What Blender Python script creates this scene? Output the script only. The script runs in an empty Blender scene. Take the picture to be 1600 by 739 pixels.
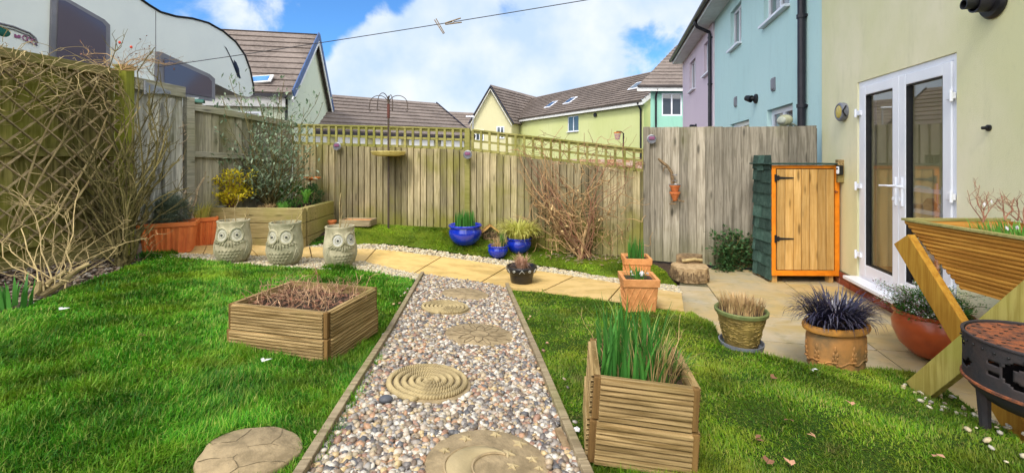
import bpy, math, random
import numpy as np
from mathutils import Vector, Matrix
from mathutils.geometry import delaunay_2d_cdt

random.seed(7)
rng = np.random.default_rng(7)
R = math.radians
scene = bpy.context.scene
col = scene.collection

# ------------------------------------------------------------------ camera
F = 690.0; HZ = 247.0; CH = 1.45          # focal length and horizon of the photograph (px), eye height (m)
cam = bpy.data.cameras.new('camera'); cam_o = bpy.data.objects.new('camera', cam); col.objects.link(cam_o)
cam_o.location = (0, 0, CH); cam_o.rotation_euler = (R(90), 0, 0)
cam.sensor_width = 36; cam.lens = F / 1600 * 36; cam.shift_y = -(369.5 - HZ) / 1600
cam.clip_start = .05; cam.clip_end = 2000
scene.camera = cam_o

# ------------------------------------------------------------------ light
scene.view_settings.view_transform = 'Standard'; scene.view_settings.look = 'None'
scene.view_settings.exposure = 0.72; scene.view_settings.gamma = 1
SUN_AZ, SUN_EL = 203, 50                  # compass bearing of the sun (deg from +Y, clockwise), elevation
w = bpy.data.worlds.new('World'); scene.world = w; w.use_nodes = True
nt = w.node_tree; nt.nodes.clear()
def N(nt, t, **kw):
    n = nt.nodes.new(t)
    for k, v in kw.items(): setattr(n, k, v)
    return n
def math_n(nt, op, a, b=None, clamp=False):
    n = N(nt, 'ShaderNodeMath', operation=op, use_clamp=clamp)
    for i, v in enumerate((a, b)):
        if v is None: continue
        if isinstance(v, (int, float)): n.inputs[i].default_value = v
        else: nt.links.new(v, n.inputs[i])
    return n.outputs[0]
def mixc(nt, fac, a, b, blend='MIX'):
    n = N(nt, 'ShaderNodeMix', data_type='RGBA', blend_type=blend)
    for sck, v in ((n.inputs[0], fac), (n.inputs[6], a), (n.inputs[7], b)):
        if isinstance(v, (int, float)): sck.default_value = v
        elif isinstance(v, tuple): sck.default_value = (*v[:3], 1)
        else: nt.links.new(v, sck)
    return n.outputs[2]
tc = N(nt, 'ShaderNodeTexCoord')
sky = N(nt, 'ShaderNodeTexSky', sky_type='NISHITA', sun_disc=False)
sky.sun_elevation = R(SUN_EL); sky.sun_rotation = R(SUN_AZ); sky.air_density = 1.0; sky.dust_density = .4; sky.ozone_density = 3
skyc = mixc(nt, 1.0, sky.outputs[0], (.54, .94, 1.30), 'MULTIPLY')
mask = None
for (x, y, ro, ri) in ((800, 95, 17, 6), (690, 95, 12, 4), (600, 130, 9, 3), (540, 150, 6, 2), (930, 70, 14, 5), (700, 25, 7, 2), (1090, 20, 12, 3),
                       (900, -60, 16, 4), (860, 165, 16, 4), (1000, 0, 8, 2), (1000, 130, 9, 2)):
    d = Vector(((x - 800) / F, 1, (HZ - y) / F)).normalized()
    dp = N(nt, 'ShaderNodeVectorMath', operation='DOT_PRODUCT'); nt.links.new(tc.outputs['Generated'], dp.inputs[0]); dp.inputs[1].default_value = d
    mr = N(nt, 'ShaderNodeMapRange', interpolation_type='SMOOTHSTEP'); nt.links.new(dp.outputs['Value'], mr.inputs[0])
    mr.inputs[1].default_value = math.cos(R(ro)); mr.inputs[2].default_value = math.cos(R(ri))
    mask = mr.outputs[0] if mask is None else math_n(nt, 'MAXIMUM', mask, mr.outputs[0])
no = N(nt, 'ShaderNodeTexNoise'); nt.links.new(tc.outputs['Generated'], no.inputs['Vector'])
no.inputs['Scale'].default_value = 5.5; no.inputs['Detail'].default_value = 9; no.inputs['Roughness'].default_value = .56; no.inputs['Distortion'].default_value = .35
# unseen clouds added everywhere behind the camera too, to soften the light
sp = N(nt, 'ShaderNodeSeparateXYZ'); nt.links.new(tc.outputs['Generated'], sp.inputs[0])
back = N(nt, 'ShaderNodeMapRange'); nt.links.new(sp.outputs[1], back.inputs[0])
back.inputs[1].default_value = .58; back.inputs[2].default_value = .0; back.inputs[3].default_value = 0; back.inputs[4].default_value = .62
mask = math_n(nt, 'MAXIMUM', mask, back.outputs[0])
def cap(x, y, ro, ri, k):      # a break (k < 0) or a thin veil (k > 0) in the cloud
    d = Vector(((x - 800) / F, 1, (HZ - y) / F)).normalized()
    dp = N(nt, 'ShaderNodeVectorMath', operation='DOT_PRODUCT'); nt.links.new(tc.outputs['Generated'], dp.inputs[0]); dp.inputs[1].default_value = d
    mr = N(nt, 'ShaderNodeMapRange', interpolation_type='SMOOTHSTEP'); nt.links.new(dp.outputs['Value'], mr.inputs[0])
    mr.inputs[1].default_value = math.cos(R(ro)); mr.inputs[2].default_value = math.cos(R(ri)); mr.inputs[4].default_value = k
    return mr.outputs[0]
for q_ in ((1030, 80, 8, .5, -.40), (800, 12, 3.5, .3, -.45), (640, 10, 3, .3, -.3), (400, -5, 6, .5, .42), (470, -8, 5, .5, .3), (300, 40, 8, 1, .12)):
    mask = math_n(nt, 'ADD', mask, cap(*q_))
m2 = math_n(nt, 'ADD', mask, math_n(nt, 'MULTIPLY', math_n(nt, 'SUBTRACT', no.outputs[0], .5), 1.9))
cr = N(nt, 'ShaderNodeMapRange', interpolation_type='SMOOTHSTEP'); nt.links.new(m2, cr.inputs[0]); cr.inputs[1].default_value = .30; cr.inputs[2].default_value = .62
no2 = N(nt, 'ShaderNodeTexNoise'); nt.links.new(tc.outputs['Generated'], no2.inputs['Vector'])
no2.inputs['Scale'].default_value = 7; no2.inputs['Detail'].default_value = 6
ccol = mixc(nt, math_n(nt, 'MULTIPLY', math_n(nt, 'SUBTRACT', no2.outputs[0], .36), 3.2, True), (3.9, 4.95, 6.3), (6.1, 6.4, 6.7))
cloud_fill = N(nt, 'ShaderNodeMapRange', interpolation_type='SMOOTHSTEP'); nt.links.new(sp.outputs[1], cloud_fill.inputs[0])   # unseen cloud behind and beside the camera, brightened as added fill light
cloud_fill.inputs[1].default_value = .60; cloud_fill.inputs[2].default_value = -.05
ccol = mixc(nt, cloud_fill.outputs[0], ccol, (19, 18.6, 18))
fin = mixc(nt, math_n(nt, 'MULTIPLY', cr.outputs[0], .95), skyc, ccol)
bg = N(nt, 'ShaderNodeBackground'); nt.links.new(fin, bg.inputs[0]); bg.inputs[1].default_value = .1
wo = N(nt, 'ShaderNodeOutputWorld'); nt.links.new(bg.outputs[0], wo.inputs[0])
sun = bpy.data.lights.new('sun', 'SUN'); sun.energy = 1.8; sun.angle = R(16); sun.color = (1, .95, .86)
sun_o = bpy.data.objects.new('sun', sun); col.objects.link(sun_o)
sd = Vector((math.sin(R(SUN_AZ)) * math.cos(R(SUN_EL)), math.cos(R(SUN_AZ)) * math.cos(R(SUN_EL)), math.sin(R(SUN_EL))))
sun_o.rotation_euler = sd.to_track_quat('Z', 'Y').to_euler()

# ------------------------------------------------------------------ terrain and pixel -> world
def ss(a, b, x):
    t = np.clip((x - a) / (b - a), 0, 1); return t * t * (3 - 2 * t)
def g(x, y):
    a = .077 * np.maximum(0, 5.47 - y) * (1 - ss(1.2, 3.2, x))
    b = .085 * np.clip(-x, 0, 4.6)
    c = np.interp(x, [-4, -2.76, -.95, .46, 1.85, 4], [.2, .24, .35, .19, .11, .03]) * ss(5.3, 6.5, y)
    m = .15 * np.exp(-((x - 2.15) ** 2 + (y - 1.7) ** 2) / (2 * .33 ** 2))
    return (a + b + c) * (1 - ss(8, 14, y)) + m
def gz(x, y): return float(g(x, y))
def P(px, py, Y): return Vector(((px - 800) / F * Y, Y, CH - (py - HZ) / F * Y))
def G(px, py, dz=0.0):
    dx = (px - 800) / F; s = (py - HZ) / F
    lo, hi = .3, 30.0
    for _ in range(50):
        m = (lo + hi) / 2
        if CH - s * m > gz(dx * m, m) + dz: lo = m
        else: hi = m
    return Vector((dx * lo, lo, gz(dx * lo, lo) + dz))
def sc(Y): return Y / F

# ------------------------------------------------------------------ mesh building
class MB:
    def __init__(s): s.v = []; s.f = []
    def add(s, vs, fs):
        o = len(s.v); s.v += [tuple(q) for q in vs]; s.f += [tuple(i + o for i in q) for q in fs]
    def box(s, c, d, M=None, taper=1.0):
        x, y, z = (q / 2 for q in d); c = Vector(c)
        vs = [Vector((sx * x * (taper if sz > 0 else 1), sy * y * (taper if sz > 0 else 1), sz * z)) for sx in (-1, 1) for sy in (-1, 1) for sz in (-1, 1)]
        if M is not None: vs = [M @ q for q in vs]
        s.add([q + c for q in vs], [(0, 1, 3, 2), (4, 6, 7, 5), (0, 4, 5, 1), (2, 3, 7, 6), (0, 2, 6, 4), (1, 5, 7, 3)])
    def bar(s, a, b, wd, ht, up=(0, 0, 1)):
        a = Vector(a); b = Vector(b); t = b - a; L = t.length
        if L < 1e-6: return
        t.normalize(); up = Vector(up)
        sd = t.cross(up)
        if sd.length < 1e-3: sd = t.cross(Vector((0, 1, 0)))
        sd.normalize(); u = sd.cross(t)
        M = Matrix((t, sd, u)).transposed()
        s.box((a + b) / 2, (L, wd, ht), M)
    def tube(s, pts, r, n=6, cap=True):
        pts = [Vector(q) for q in pts]; m = len(pts)
        if isinstance(r, (int, float)): r = [r] * m
        elif len(r) == 2 and m != 2: r = [r[0] + (r[1] - r[0]) * i / (m - 1) for i in range(m)]
        nrm = None; vs = []
        for i in range(m):
            t = pts[min(i + 1, m - 1)] - pts[max(i - 1, 0)]
            if t.length < 1e-9: t = Vector((0, 0, 1))
            t.normalize()
            if nrm is None:
                nrm = t.cross(Vector((.3, .5, .81)))
                if nrm.length < .1: nrm = t.cross(Vector((1, 0, 0)))
            nrm = nrm - t * nrm.dot(t)
            if nrm.length < 1e-6: nrm = t.orthogonal()
            nrm.normalize(); b = t.cross(nrm)
            for k in range(n):
                a = 2 * math.pi * k / n
                vs.append(pts[i] + (nrm * math.cos(a) + b * math.sin(a)) * r[i])
        fs = [(i * n + k, i * n + (k + 1) % n, (i + 1) * n + (k + 1) % n, (i + 1) * n + k) for i in range(m - 1) for k in range(n)]
        if cap: fs += [tuple(range(n - 1, -1, -1)), tuple(range((m - 1) * n, m * n))]
        s.add(vs, fs)
    def lathe(s, prof, n=28, c=(0, 0, 0), sx=1, sy=1, fn=None):
        c = Vector(c); vs = []
        for (r, z) in prof:
            for k in range(n):
                a = 2 * math.pi * k / n
                rr = r * (fn(a, z) if fn else 1)
                vs.append(c + Vector((math.cos(a) * rr * sx, math.sin(a) * rr * sy, z)))
        m = len(prof)
        fs = [(i * n + k, i * n + (k + 1) % n, (i + 1) * n + (k + 1) % n, (i + 1) * n + k) for i in range(m - 1) for k in range(n)]
        fs += [tuple(range(n - 1, -1, -1)), tuple(range((m - 1) * n, m * n))]
        s.add(vs, fs)
    def ell(s, c, r, M=None, n=10, m=6):
        c = Vector(c); vs = []; fs = []
        for i in range(m + 1):
            ph = math.pi * (i + .02 * (i == 0) - .02 * (i == m)) / m
            for k in range(n):
                a = 2 * math.pi * k / n
                q = Vector((r[0] * math.sin(ph) * math.cos(a), r[1] * math.sin(ph) * math.sin(a), r[2] * math.cos(ph)))
                vs.append(c + (M @ q if M is not None else q))
        fs = [(i * n + k, i * n + (k + 1) % n, (i + 1) * n + (k + 1) % n, (i + 1) * n + k) for i in range(m) for k in range(n)]
        s.add(vs, fs)
    def prism(s, poly, f0, f1):
        """poly: 2-D points, f0/f1 map (a,b) to 3-D for the two faces"""
        n = len(poly)
        s.add([f0(*q) for q in poly] + [f1(*q) for q in poly],
              [tuple(range(n - 1, -1, -1)), tuple(range(n, 2 * n))] + [(i, (i + 1) % n, n + (i + 1) % n, n + i) for i in range(n)])
    def leaf(s, p, d, L, W, droop=.2):
        p = Vector(p); d = Vector(d).normalized()
        side = d.cross(Vector((random.uniform(-.5, .5), random.uniform(-.5, .5), 1)))
        if side.length < .05: side = Vector((1, 0, 0))
        side.normalize(); mid = p + d * L * .5 + Vector((0, 0, -droop * L * .12)); tip = p + d * L + Vector((0, 0, -droop * L * .6))
        s.add([p, mid + side * W / 2 + Vector((0, 0, .12 * W)), tip, mid - side * W / 2 + Vector((0, 0, .12 * W)), mid], [(0, 1, 4), (1, 2, 4), (2, 3, 4), (3, 0, 4)])
    def blade(s, p, az, L, W, lean, n=5, curl=1.5):
        """strap leaf growing up from p, leaning towards azimuth az"""
        p = Vector(p); h = Vector((math.cos(az), math.sin(az), 0)); side = Vector((-h.y, h.x, 0))
        vs = []; q = p.copy(); ang = lean * .25
        for i in range(n + 1):
            t = i / n; wd = W * (1 - t ** 2.2) * .5 + .0004
            vs += [q - side * wd, q + side * wd]
            ang = lean * (.25 + curl * t * t)
            q = q + (h * math.sin(ang) + Vector((0, 0, 1)) * math.cos(ang)) * (L / n)
        s.add(vs, [(2 * i, 2 * i + 1, 2 * i + 3, 2 * i + 2) for i in range(n)])
    def build(s, name, mat, parent=None, smooth=False, bevel=0.0):
        me = bpy.data.meshes.new(name); me.from_pydata(s.v, [], s.f); me.update()
        if smooth: me.polygons.foreach_set('use_smooth', [True] * len(me.polygons))
        o = bpy.data.objects.new(name, me); col.objects.link(o)
        if mat: me.materials.append(mat)
        if parent: o.parent = parent
        if smooth and smooth != 'all':
            try:
                me.set_sharp_from_angle(angle=R(40))
            except Exception: pass
        if bevel:
            b = o.modifiers.new('bevel', 'BEVEL'); b.width = bevel; b.segments = 2; b.limit_method = 'ANGLE'; b.angle_limit = R(40)
        return o
def pattern(o, mb, m):
    """add a surface pattern to an existing part as a second material"""
    me = o.data; n0 = len(me.polygons); V = [tuple(v.co) for v in me.vertices]; Fc = [tuple(p.vertices) for p in me.polygons]; sm = [p.use_smooth for p in me.polygons]
    k = len(V); me2 = bpy.data.meshes.new(me.name); me2.from_pydata(V + mb.v, [], Fc + [tuple(i + k for i in f) for f in mb.f]); me2.update()
    for q in me.materials: me2.materials.append(q)
    me2.materials.append(m)
    for i, p in enumerate(me2.polygons): p.material_index = 1 if i >= n0 else 0; p.use_smooth = sm[i] if i < n0 else True
    o.data = me2
def tag(o, label, cat, group=None, kind=None):
    if label: o['label'] = label
    if cat: o['category'] = cat
    if group: o['group'] = group
    if kind: o['kind'] = kind
    return o
def thing(name, label, cat, loc=(0, 0, 0), rz=0.0, group=None):
    o = bpy.data.objects.new(name, None); col.objects.link(o); o.location = loc; o.rotation_euler = (0, 0, rz)
    o.empty_display_size = .1
    return tag(o, label, cat, group)
def at(o, loc, rz=0.0): o.location = loc; o.rotation_euler = (0, 0, rz); return o
def U(a, b): return random.uniform(a, b)

# ------------------------------------------------------------------ materials
def base_mat(name, rough=.8, spec=.3):
    m = bpy.data.materials.new(name); m.use_nodes = True
    b = m.node_tree.nodes['Principled BSDF']; b.inputs['Roughness'].default_value = rough
    b.inputs['Specular IOR Level'].default_value = spec
    return m, m.node_tree, b
def noise(nt, scale, detail=4, rough=.55, vec=None, mp=None, dist=0):
    n = N(nt, 'ShaderNodeTexNoise'); n.inputs['Scale'].default_value = scale; n.inputs['Detail'].default_value = detail; n.inputs['Roughness'].default_value = rough
    n.inputs['Distortion'].default_value = dist
    t = N(nt, 'ShaderNodeTexCoord')
    src = vec or t.outputs['Object']
    if mp:
        k = N(nt, 'ShaderNodeMapping'); k.inputs['Scale'].default_value = mp; nt.links.new(src, k.inputs[0]); src = k.outputs[0]
    nt.links.new(src, n.inputs['Vector'])
    return n.outputs[0]
def ramp(nt, f, a, b): 
    n = N(nt, 'ShaderNodeMapRange', interpolation_type='SMOOTHSTEP'); nt.links.new(f, n.inputs[0]); n.inputs[1].default_value = a; n.inputs[2].default_value = b
    return n.outputs[0]
def bump(nt, b, h, s=.3, d=.01):
    n = N(nt, 'ShaderNodeBump'); n.inputs['Strength'].default_value = s; n.inputs['Distance'].default_value = d
    nt.links.new(h, n.inputs['Height']); nt.links.new(n.outputs[0], b.inputs['Normal'])
def island(nt): return N(nt, 'ShaderNodeNewGeometry').outputs['Random Per Island']
def mat(name, c, c2=None, scale=8, rough=.8, bmp=.2, bscale=None, spec=.3, metal=0, isl=0.0, coat=0):
    m, nt, b = base_mat(name, rough, spec)
    c2 = c2 or tuple(q * .7 for q in c)
    f = ramp(nt, noise(nt, scale, 6, .62), .35, .68)
    cc = mixc(nt, f, c, c2)
    if name == 'owl_stone':   # each pot weathered a little differently, damp at the foot
        cc = mixc(nt, 1.0, cc, mixc(nt, N(nt, 'ShaderNodeObjectInfo').outputs['Random'], (.82, .84, .78), (1.1, 1.06, 1.0)), 'MULTIPLY')
        sz = N(nt, 'ShaderNodeSeparateXYZ'); nt.links.new(N(nt, 'ShaderNodeTexCoord').outputs['Object'], sz.inputs[0])
        cc = mixc(nt, math_n(nt, 'MULTIPLY', ramp(nt, math_n(nt, 'ADD', sz.outputs[2], math_n(nt, 'MULTIPLY', noise(nt, 9, 5), .2)), .28, .08), .55), cc, (.13, .14, .06))
    if isl: cc = mixc(nt, 1.0, cc, mixc(nt, island(nt), (1 - isl,) * 3, (1 + isl * .8,) * 3), 'MULTIPLY')
    nt.links.new(cc, b.inputs['Base Color']); b.inputs['Metallic'].default_value = metal; b.inputs['Coat Weight'].default_value = coat
    if bmp: bump(nt, b, noise(nt, bscale or scale * 6, 5, .6), bmp, .006)
    return m
def wood(name, ax, c1, c2, green=None, gr=.4, isl=.25, rough=.85, knots=True, gz_bias=None):
    """weathered timber, the grain along axis ax; green = algae colour"""
    m, nt, b = base_mat(name, rough, .2)
    s = {'x': (1.2, 22, 22), 'y': (22, 1.2, 22), 'z': (22, 22, 1.2)}[ax]
    t = N(nt, 'ShaderNodeTexCoord'); isd = island(nt)
    off = N(nt, 'ShaderNodeCombineXYZ'); 
    for i in range(3): nt.links.new(math_n(nt, 'MULTIPLY', isd, 7.3 + 3 * i), off.inputs[i])
    va = N(nt, 'ShaderNodeVectorMath', operation='ADD'); nt.links.new(t.outputs['Object'], va.inputs[0]); nt.links.new(off.outputs[0], va.inputs[1])
    gr1 = noise(nt, 2.2, 8, .62, vec=va.outputs[0], mp=s, dist=.6)
    cc = mixc(nt, ramp(nt, gr1, .36, .64), c1, c2)
    big = noise(nt, 1.6, 4, .6, vec=va.outputs[0])
    cc = mixc(nt, math_n(nt, 'MULTIPLY', ramp(nt, big, .4, .7), .45), cc, tuple(q * .62 for q in c1))
    if isl: cc = mixc(nt, 1.0, cc, mixc(nt, isd, (1 - isl,) * 3, (1 + isl * .7, 1 + isl * .65, 1 + isl * .6)), 'MULTIPLY')
    if knots:
        k = N(nt, 'ShaderNodeTexVoronoi'); mp = N(nt, 'ShaderNodeMapping')
        mp.inputs['Scale'].default_value = {'x': (2.2, 9, 9), 'y': (9, 2.2, 9), 'z': (9, 9, 2.2)}[ax]
        nt.links.new(va.outputs[0], mp.inputs[0]); nt.links.new(mp.outputs[0], k.inputs['Vector']); k.inputs['Scale'].default_value = 1.0
        kf = ramp(nt, k.outputs['Distance'], .20, .07)
        cc = mixc(nt, math_n(nt, 'MULTIPLY', kf, .75), cc, tuple(q * .25 for q in c1))
    if green:
        f = ramp(nt, noise(nt, 1.3, 5, .6), .62 - gr * .5, .92 - gr * .5)
        if gz_bias is not None:      # algae gathers low on the boards
            sx = N(nt, 'ShaderNodeSeparateXYZ'); nt.links.new(t.outputs['Object'], sx.inputs[0])
            zr = N(nt, 'ShaderNodeMapRange'); nt.links.new(sx.outputs[2], zr.inputs[0]); zr.inputs[1].default_value = gz_bias; zr.inputs[2].default_value = 0; 
            f = math_n(nt, 'ADD', f, math_n(nt, 'MULTIPLY', zr.outputs[0], .7), True)
        cc = mixc(nt, math_n(nt, 'MULTIPLY', f, .8), cc, green)
    nt.links.new(cc, b.inputs['Base Color'])
    bump(nt, b, gr1, .35, .004)
    return m
def leafm(name, c1, c2, trans=.3, rough=.6, spec=.3):
    m, nt, b = base_mat(name, rough, spec)
    cc = mixc(nt, island(nt), c1, c2)
    nt.links.new(cc, b.inputs['Base Color'])
    tr = N(nt, 'ShaderNodeBsdfTranslucent'); nt.links.new(cc, tr.inputs[0])
    mx = N(nt, 'ShaderNodeMixShader'); mx.inputs[0].default_value = trans
    nt.links.new(b.outputs[0], mx.inputs[1]); nt.links.new(tr.outputs[0], mx.inputs[2])
    nt.links.new(mx.outputs[0], nt.nodes['Material Output'].inputs[0])
    return m
def rampisl(name, cols, rough=.6, bmp=.15, spec=.4):
    """one colour per loose piece, picked from a list"""
    m, nt, b = base_mat(name, rough, spec)
    r = N(nt, 'ShaderNodeValToRGB'); r.color_ramp.interpolation = 'CONSTANT'
    el = r.color_ramp.elements
    while len(el) < len(cols): el.new(.5)
    for i, c in enumerate(cols): el[i].position = i / len(cols); el[i].color = (*c, 1)
    nt.links.new(island(nt), r.inputs[0])
    cc = mixc(nt, ramp(nt, noise(nt, 60, 4), .3, .7), r.outputs[0], mixc(nt, 1.0, r.outputs[0], (.72, .7, .68), 'MULTIPLY'))
    nt.links.new(cc, b.inputs['Base Color'])
    if bmp: bump(nt, b, noise(nt, 150, 3), bmp, .002)
    return m
def glass(name, tint=(.75, .8, .8), refl=1.45):
    m = bpy.data.materials.new(name); m.use_nodes = True; nt = m.node_tree; nt.nodes.clear()
    ge = N(nt, 'ShaderNodeNewGeometry'); dt = N(nt, 'ShaderNodeVectorMath', operation='DOT_PRODUCT'); nt.links.new(ge.outputs['Incoming'], dt.inputs[0]); nt.links.new(ge.outputs['Normal'], dt.inputs[1])
    fr = math_n(nt, 'ADD', math_n(nt, 'MULTIPLY', math_n(nt, 'POWER', math_n(nt, 'SUBTRACT', 1.0, math_n(nt, 'ABSOLUTE', dt.outputs['Value'])), 3.5), .9), refl)
    t = N(nt, 'ShaderNodeBsdfTransparent'); t.inputs[0].default_value = (*tint, 1)
    gl = N(nt, 'ShaderNodeBsdfGlossy'); gl.inputs['Roughness'].default_value = .01
    mx = N(nt, 'ShaderNodeMixShader'); nt.links.new(fr, mx.inputs[0]); nt.links.new(t.outputs[0], mx.inputs[1]); nt.links.new(gl.outputs[0], mx.inputs[2])
    o = N(nt, 'ShaderNodeOutputMaterial'); nt.links.new(mx.outputs[0], o.inputs[0])
    return m
def render_wall(name, c, c2, gscale=.9):
    m, nt, b = base_mat(name, .9, .15)
    f1 = ramp(nt, noise(nt, gscale, 5, .55, mp=(1, 1, .6)), .35, .7); cc = mixc(nt, f1, c, c2)
    f2 = ramp(nt, noise(nt, 3.2, 6, .65, mp=(1.6, 1.6, .35)), .5, .8)
    cc = mixc(nt, math_n(nt, 'MULTIPLY', f2, .5), cc, tuple(q * .78 for q in c))
    f3 = ramp(nt, noise(nt, 26, 6, .7, mp=(1, 1, .5)), .5, .8); cc = mixc(nt, math_n(nt, 'MULTIPLY', f3, .22), cc, tuple(q * .7 for q in c))
    nt.links.new(cc, b.inputs['Base Color']); bump(nt, b, noise(nt, 110, 5, .7), .5, .005)
    return m

M = {}
OL = (.155, .165, .03)
M['fence_back'] = wood('fence_back', 'z', (.25, .21, .12), (.45, .385, .235), (.20, .19, .03), .42, .5, gz_bias=.75)
M['fence_grey'] = wood('fence_grey', 'z', (.20, .19, .14), (.34, .32, .24), (.18, .18, .05), .3, .4)
M['fence_tall'] = wood('fence_tall', 'z', (.22, .195, .15), (.40, .36, .29), (.15, .15, .05), .2, .4, gz_bias=.55)
M['fence_left'] = wood('fence_left', 'z', (.11, .095, .035), (.36, .31, .12), (.22, .23, .03), .5, .5)
M['fence_left_x'] = wood('fence_left_x', 'x', (.17, .15, .06), (.30, .26, .11), (.16, .17, .02), .5, .3)
M['gate'] = wood('gate', 'z', (.28, .28, .25), (.56, .56, .51), (.22, .22, .09), .2, .35)
M['gate_x'] = wood('gate_x', 'x', (.27, .26, .2), (.46, .44, .35), (.2, .2, .07), .35, .2)
M['trellis'] = wood('trellis', 'x', (.24, .22, .07), (.40, .36, .14), (.20, .20, .04), .5, .2, knots=False)
M['lattice'] = wood('lattice', 'x', (.25, .19, .1), (.43, .34, .2), (.2, .19, .05), .3, .3, knots=False)
M['deck'] = wood('deck', 'x', (.17, .11, .04), (.44, .31, .145), (.28, .24, .07), .35, .2, knots=False)
M['deck_post'] = wood('deck_post', 'z', (.13, .07, .022), (.26, .15, .05), None)
M['gap'] = mat('gap_shadow_board', (.05, .042, .025), (.03, .025, .015), 12, .95, .1)
M['sleeper'] = wood('sleeper', 'x', (.30, .235, .10), (.47, .38, .18), (.24, .23, .05), .5, .2)
M['edging'] = wood('edging', 'x', (.22, .17, .10), (.40, .32, .20), (.2, .2, .06), .15, .2, knots=False)
M['trough'] = wood('trough', 'x', (.29, .125, .02), (.48, .24, .05), (.30, .24, .04), .2, .1, knots=False)
M['trough_leg'] = wood('trough_leg', 'z', (.40, .19, .02), (.55, .30, .04), (.36, .30, .04), .0, .5, knots=False)
M['pine'] = wood('pine', 'z', (.54, .30, .085), (.68, .43, .16), None, 0, .30, .6)
M['orange'] = mat('orange_paint', (.85, .26, .012), (.70, .20, .01), 12, .5, .1)
M['felt'] = mat('felt', (.03, .065, .05), (.055, .10, .08), 20, .85, .4, 150, isl=.55)
M['black'] = mat('black_metal', (.012, .012, .014), (.02, .02, .02), 20, .45, .1)
M['gutter'] = mat('black_gutter', (.018, .016, .022), (.03, .028, .035), 5, .35, .05)
M['soil'] = mat('soil', (.07, .045, .028), (.03, .02, .013), 30, .95, .9, 60)
M['terracotta'] = mat('terracotta', (.62, .19, .06), (.46, .13, .04), 9, .7, .2)
M['terra_plastic'] = mat('terracotta_plastic', (.74, .21, .06), (.60, .15, .045), 5, .45, .05)
M['terra_square'] = mat('terracotta_square', (.66, .30, .11), (.50, .21, .07), 12, .75, .3)
M['terra_glaze'] = mat('terracotta_glazed', (.42, .08, .02), (.30, .055, .015), 6, .3, .08, spec=.5)
M['terra_rim'] = mat('terracotta_rim', (.62, .28, .05), (.34, .17, .05), 8, .6, .4, 30)
M['terra_old'] = mat('terracotta_old', (.42, .20, .06), (.15, .10, .045), 6, .7, .5, 30)
M['blue'] = mat('blue_glaze', (.006, .03, .46), (.004, .02, .30), 4, .12, .03, spec=.6, coat=.5)
M['blackpot'] = mat('black_glaze', (.014, .014, .016), (.03, .025, .022), 6, .28, .08, spec=.5)
M['khaki'] = mat('khaki_glaze', (.34, .24, .07), (.17, .12, .035), 14, .6, .6, 40)
M['leg_green'] = wood('leg_green', 'z', (.34, .27, .06), (.50, .42, .12), (.34, .34, .06), .5, .1, knots=False)
M['greenrim'] = mat('green_rim', (.12, .15, .05), (.18, .2, .07), 14, .6, .3)
M['owl'] = mat('owl_stone', (.50, .46, .33), (.31, .29, .19), 7, .85, .5, 40)
M['owl_eye2'] = mat('owl_eye_stone', (.50, .48, .38), (.36, .35, .26), 10, .8, .3)
M['owl_eye'] = mat('owl_eye', (.54, .53, .48), (.40, .39, .33), 12, .7, .2)
M['pupil'] = mat('pupil', (.05, .05, .04), None, 12, .3, 0, spec=.6)
M['slab'] = None
M['stone'] = mat('step_stone', (.38, .285, .16), (.22, .165, .09), 11, .95, 1.0, 28)
M['stone_y'] = mat('step_stone_moon', (.42, .33, .18), (.32, .25, .13), 6, .9, .3, 60)
M['rope'] = mat('step_stone_rope', (.42, .33, .17), (.27, .21, .11), 8, .9, .4, 80)
M['white'] = mat('white_upvc', (.78, .80, .86), (.72, .75, .82), 3, .3, .02, spec=.5)
M['whitewood'] = mat('white_fascia', (.72, .72, .70), (.6, .6, .58), 3, .6, .05)
M['brick'] = mat('red_brick', (.34, .10, .05), (.22, .07, .04), 14, .9, .4)
M['rust'] = mat('rust', (.28, .085, .03), (.07, .035, .025), 26, .95, .7, 60)
M['drum'] = mat('burnt_steel', (.028, .027, .03), (.055, .038, .034), 6, .75, .35, 50)
M['twig_olive'] = mat('twig_olive', (.085, .075, .022), (.20, .16, .06), 14, .8, .2, isl=.4)
M['twig_pale'] = mat('twig_pale', (.46, .36, .17), (.30, .22, .10), 14, .8, .2, isl=.4)
M['twig_brown'] = mat('twig_brown', (.30, .18, .08), (.46, .31, .15), 14, .8, .2, isl=.45)
M['twig_red'] = mat('twig_red', (.24, .10, .06), (.36, .20, .12), 14, .8, .2, isl=.4)
M['twig_white'] = mat('twig_white', (.60, .48, .34), (.36, .28, .19), 14, .8, .2, isl=.2)
M['bark'] = mat('bark', (.28, .19, .10), (.10, .065, .035), 22, .95, .9, 40)
M['logend'] = mat('log_end', (.50, .36, .20), (.30, .20, .10), 18, .9, .4)
M['straw'] = leafm('straw', (.62, .44, .20), (.38, .24, .11), .15)
M['pinkstraw'] = leafm('pink_straw', (.62, .38, .26), (.42, .24, .16), .15)
M['daff'] = leafm('daffodil_leaf', (.045, .17, .03), (.09, .29, .045), .25, .45)
M['daff_pale'] = leafm('daffodil_tip', (.40, .48, .12), (.30, .42, .10), .25)
M['grey_leaf'] = leafm('grey_green_leaf', (.10, .17, .09), (.34, .42, .28), .3)
M['yellow_leaf'] = leafm('yellow_leaf', (.85, .68, .03), (.42, .40, .03), .35)
M['green_leaf'] = leafm('green_leaf', (.04, .14, .02), (.11, .28, .04), .25)
M['lime_leaf'] = leafm('lime_leaf', (.10, .32, .04), (.22, .48, .08), .3)
M['dark_leaf'] = leafm('dark_leaf', (.03, .085, .03), (.08, .17, .05), .2)
M['black_leaf'] = leafm('black_leaf', (.012, .010, .022), (.05, .045, .085), .03, .3, .6)
M['gold_leaf'] = leafm('golden_sedge', (.72, .66, .20), (.42, .46, .08), .3)
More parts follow.
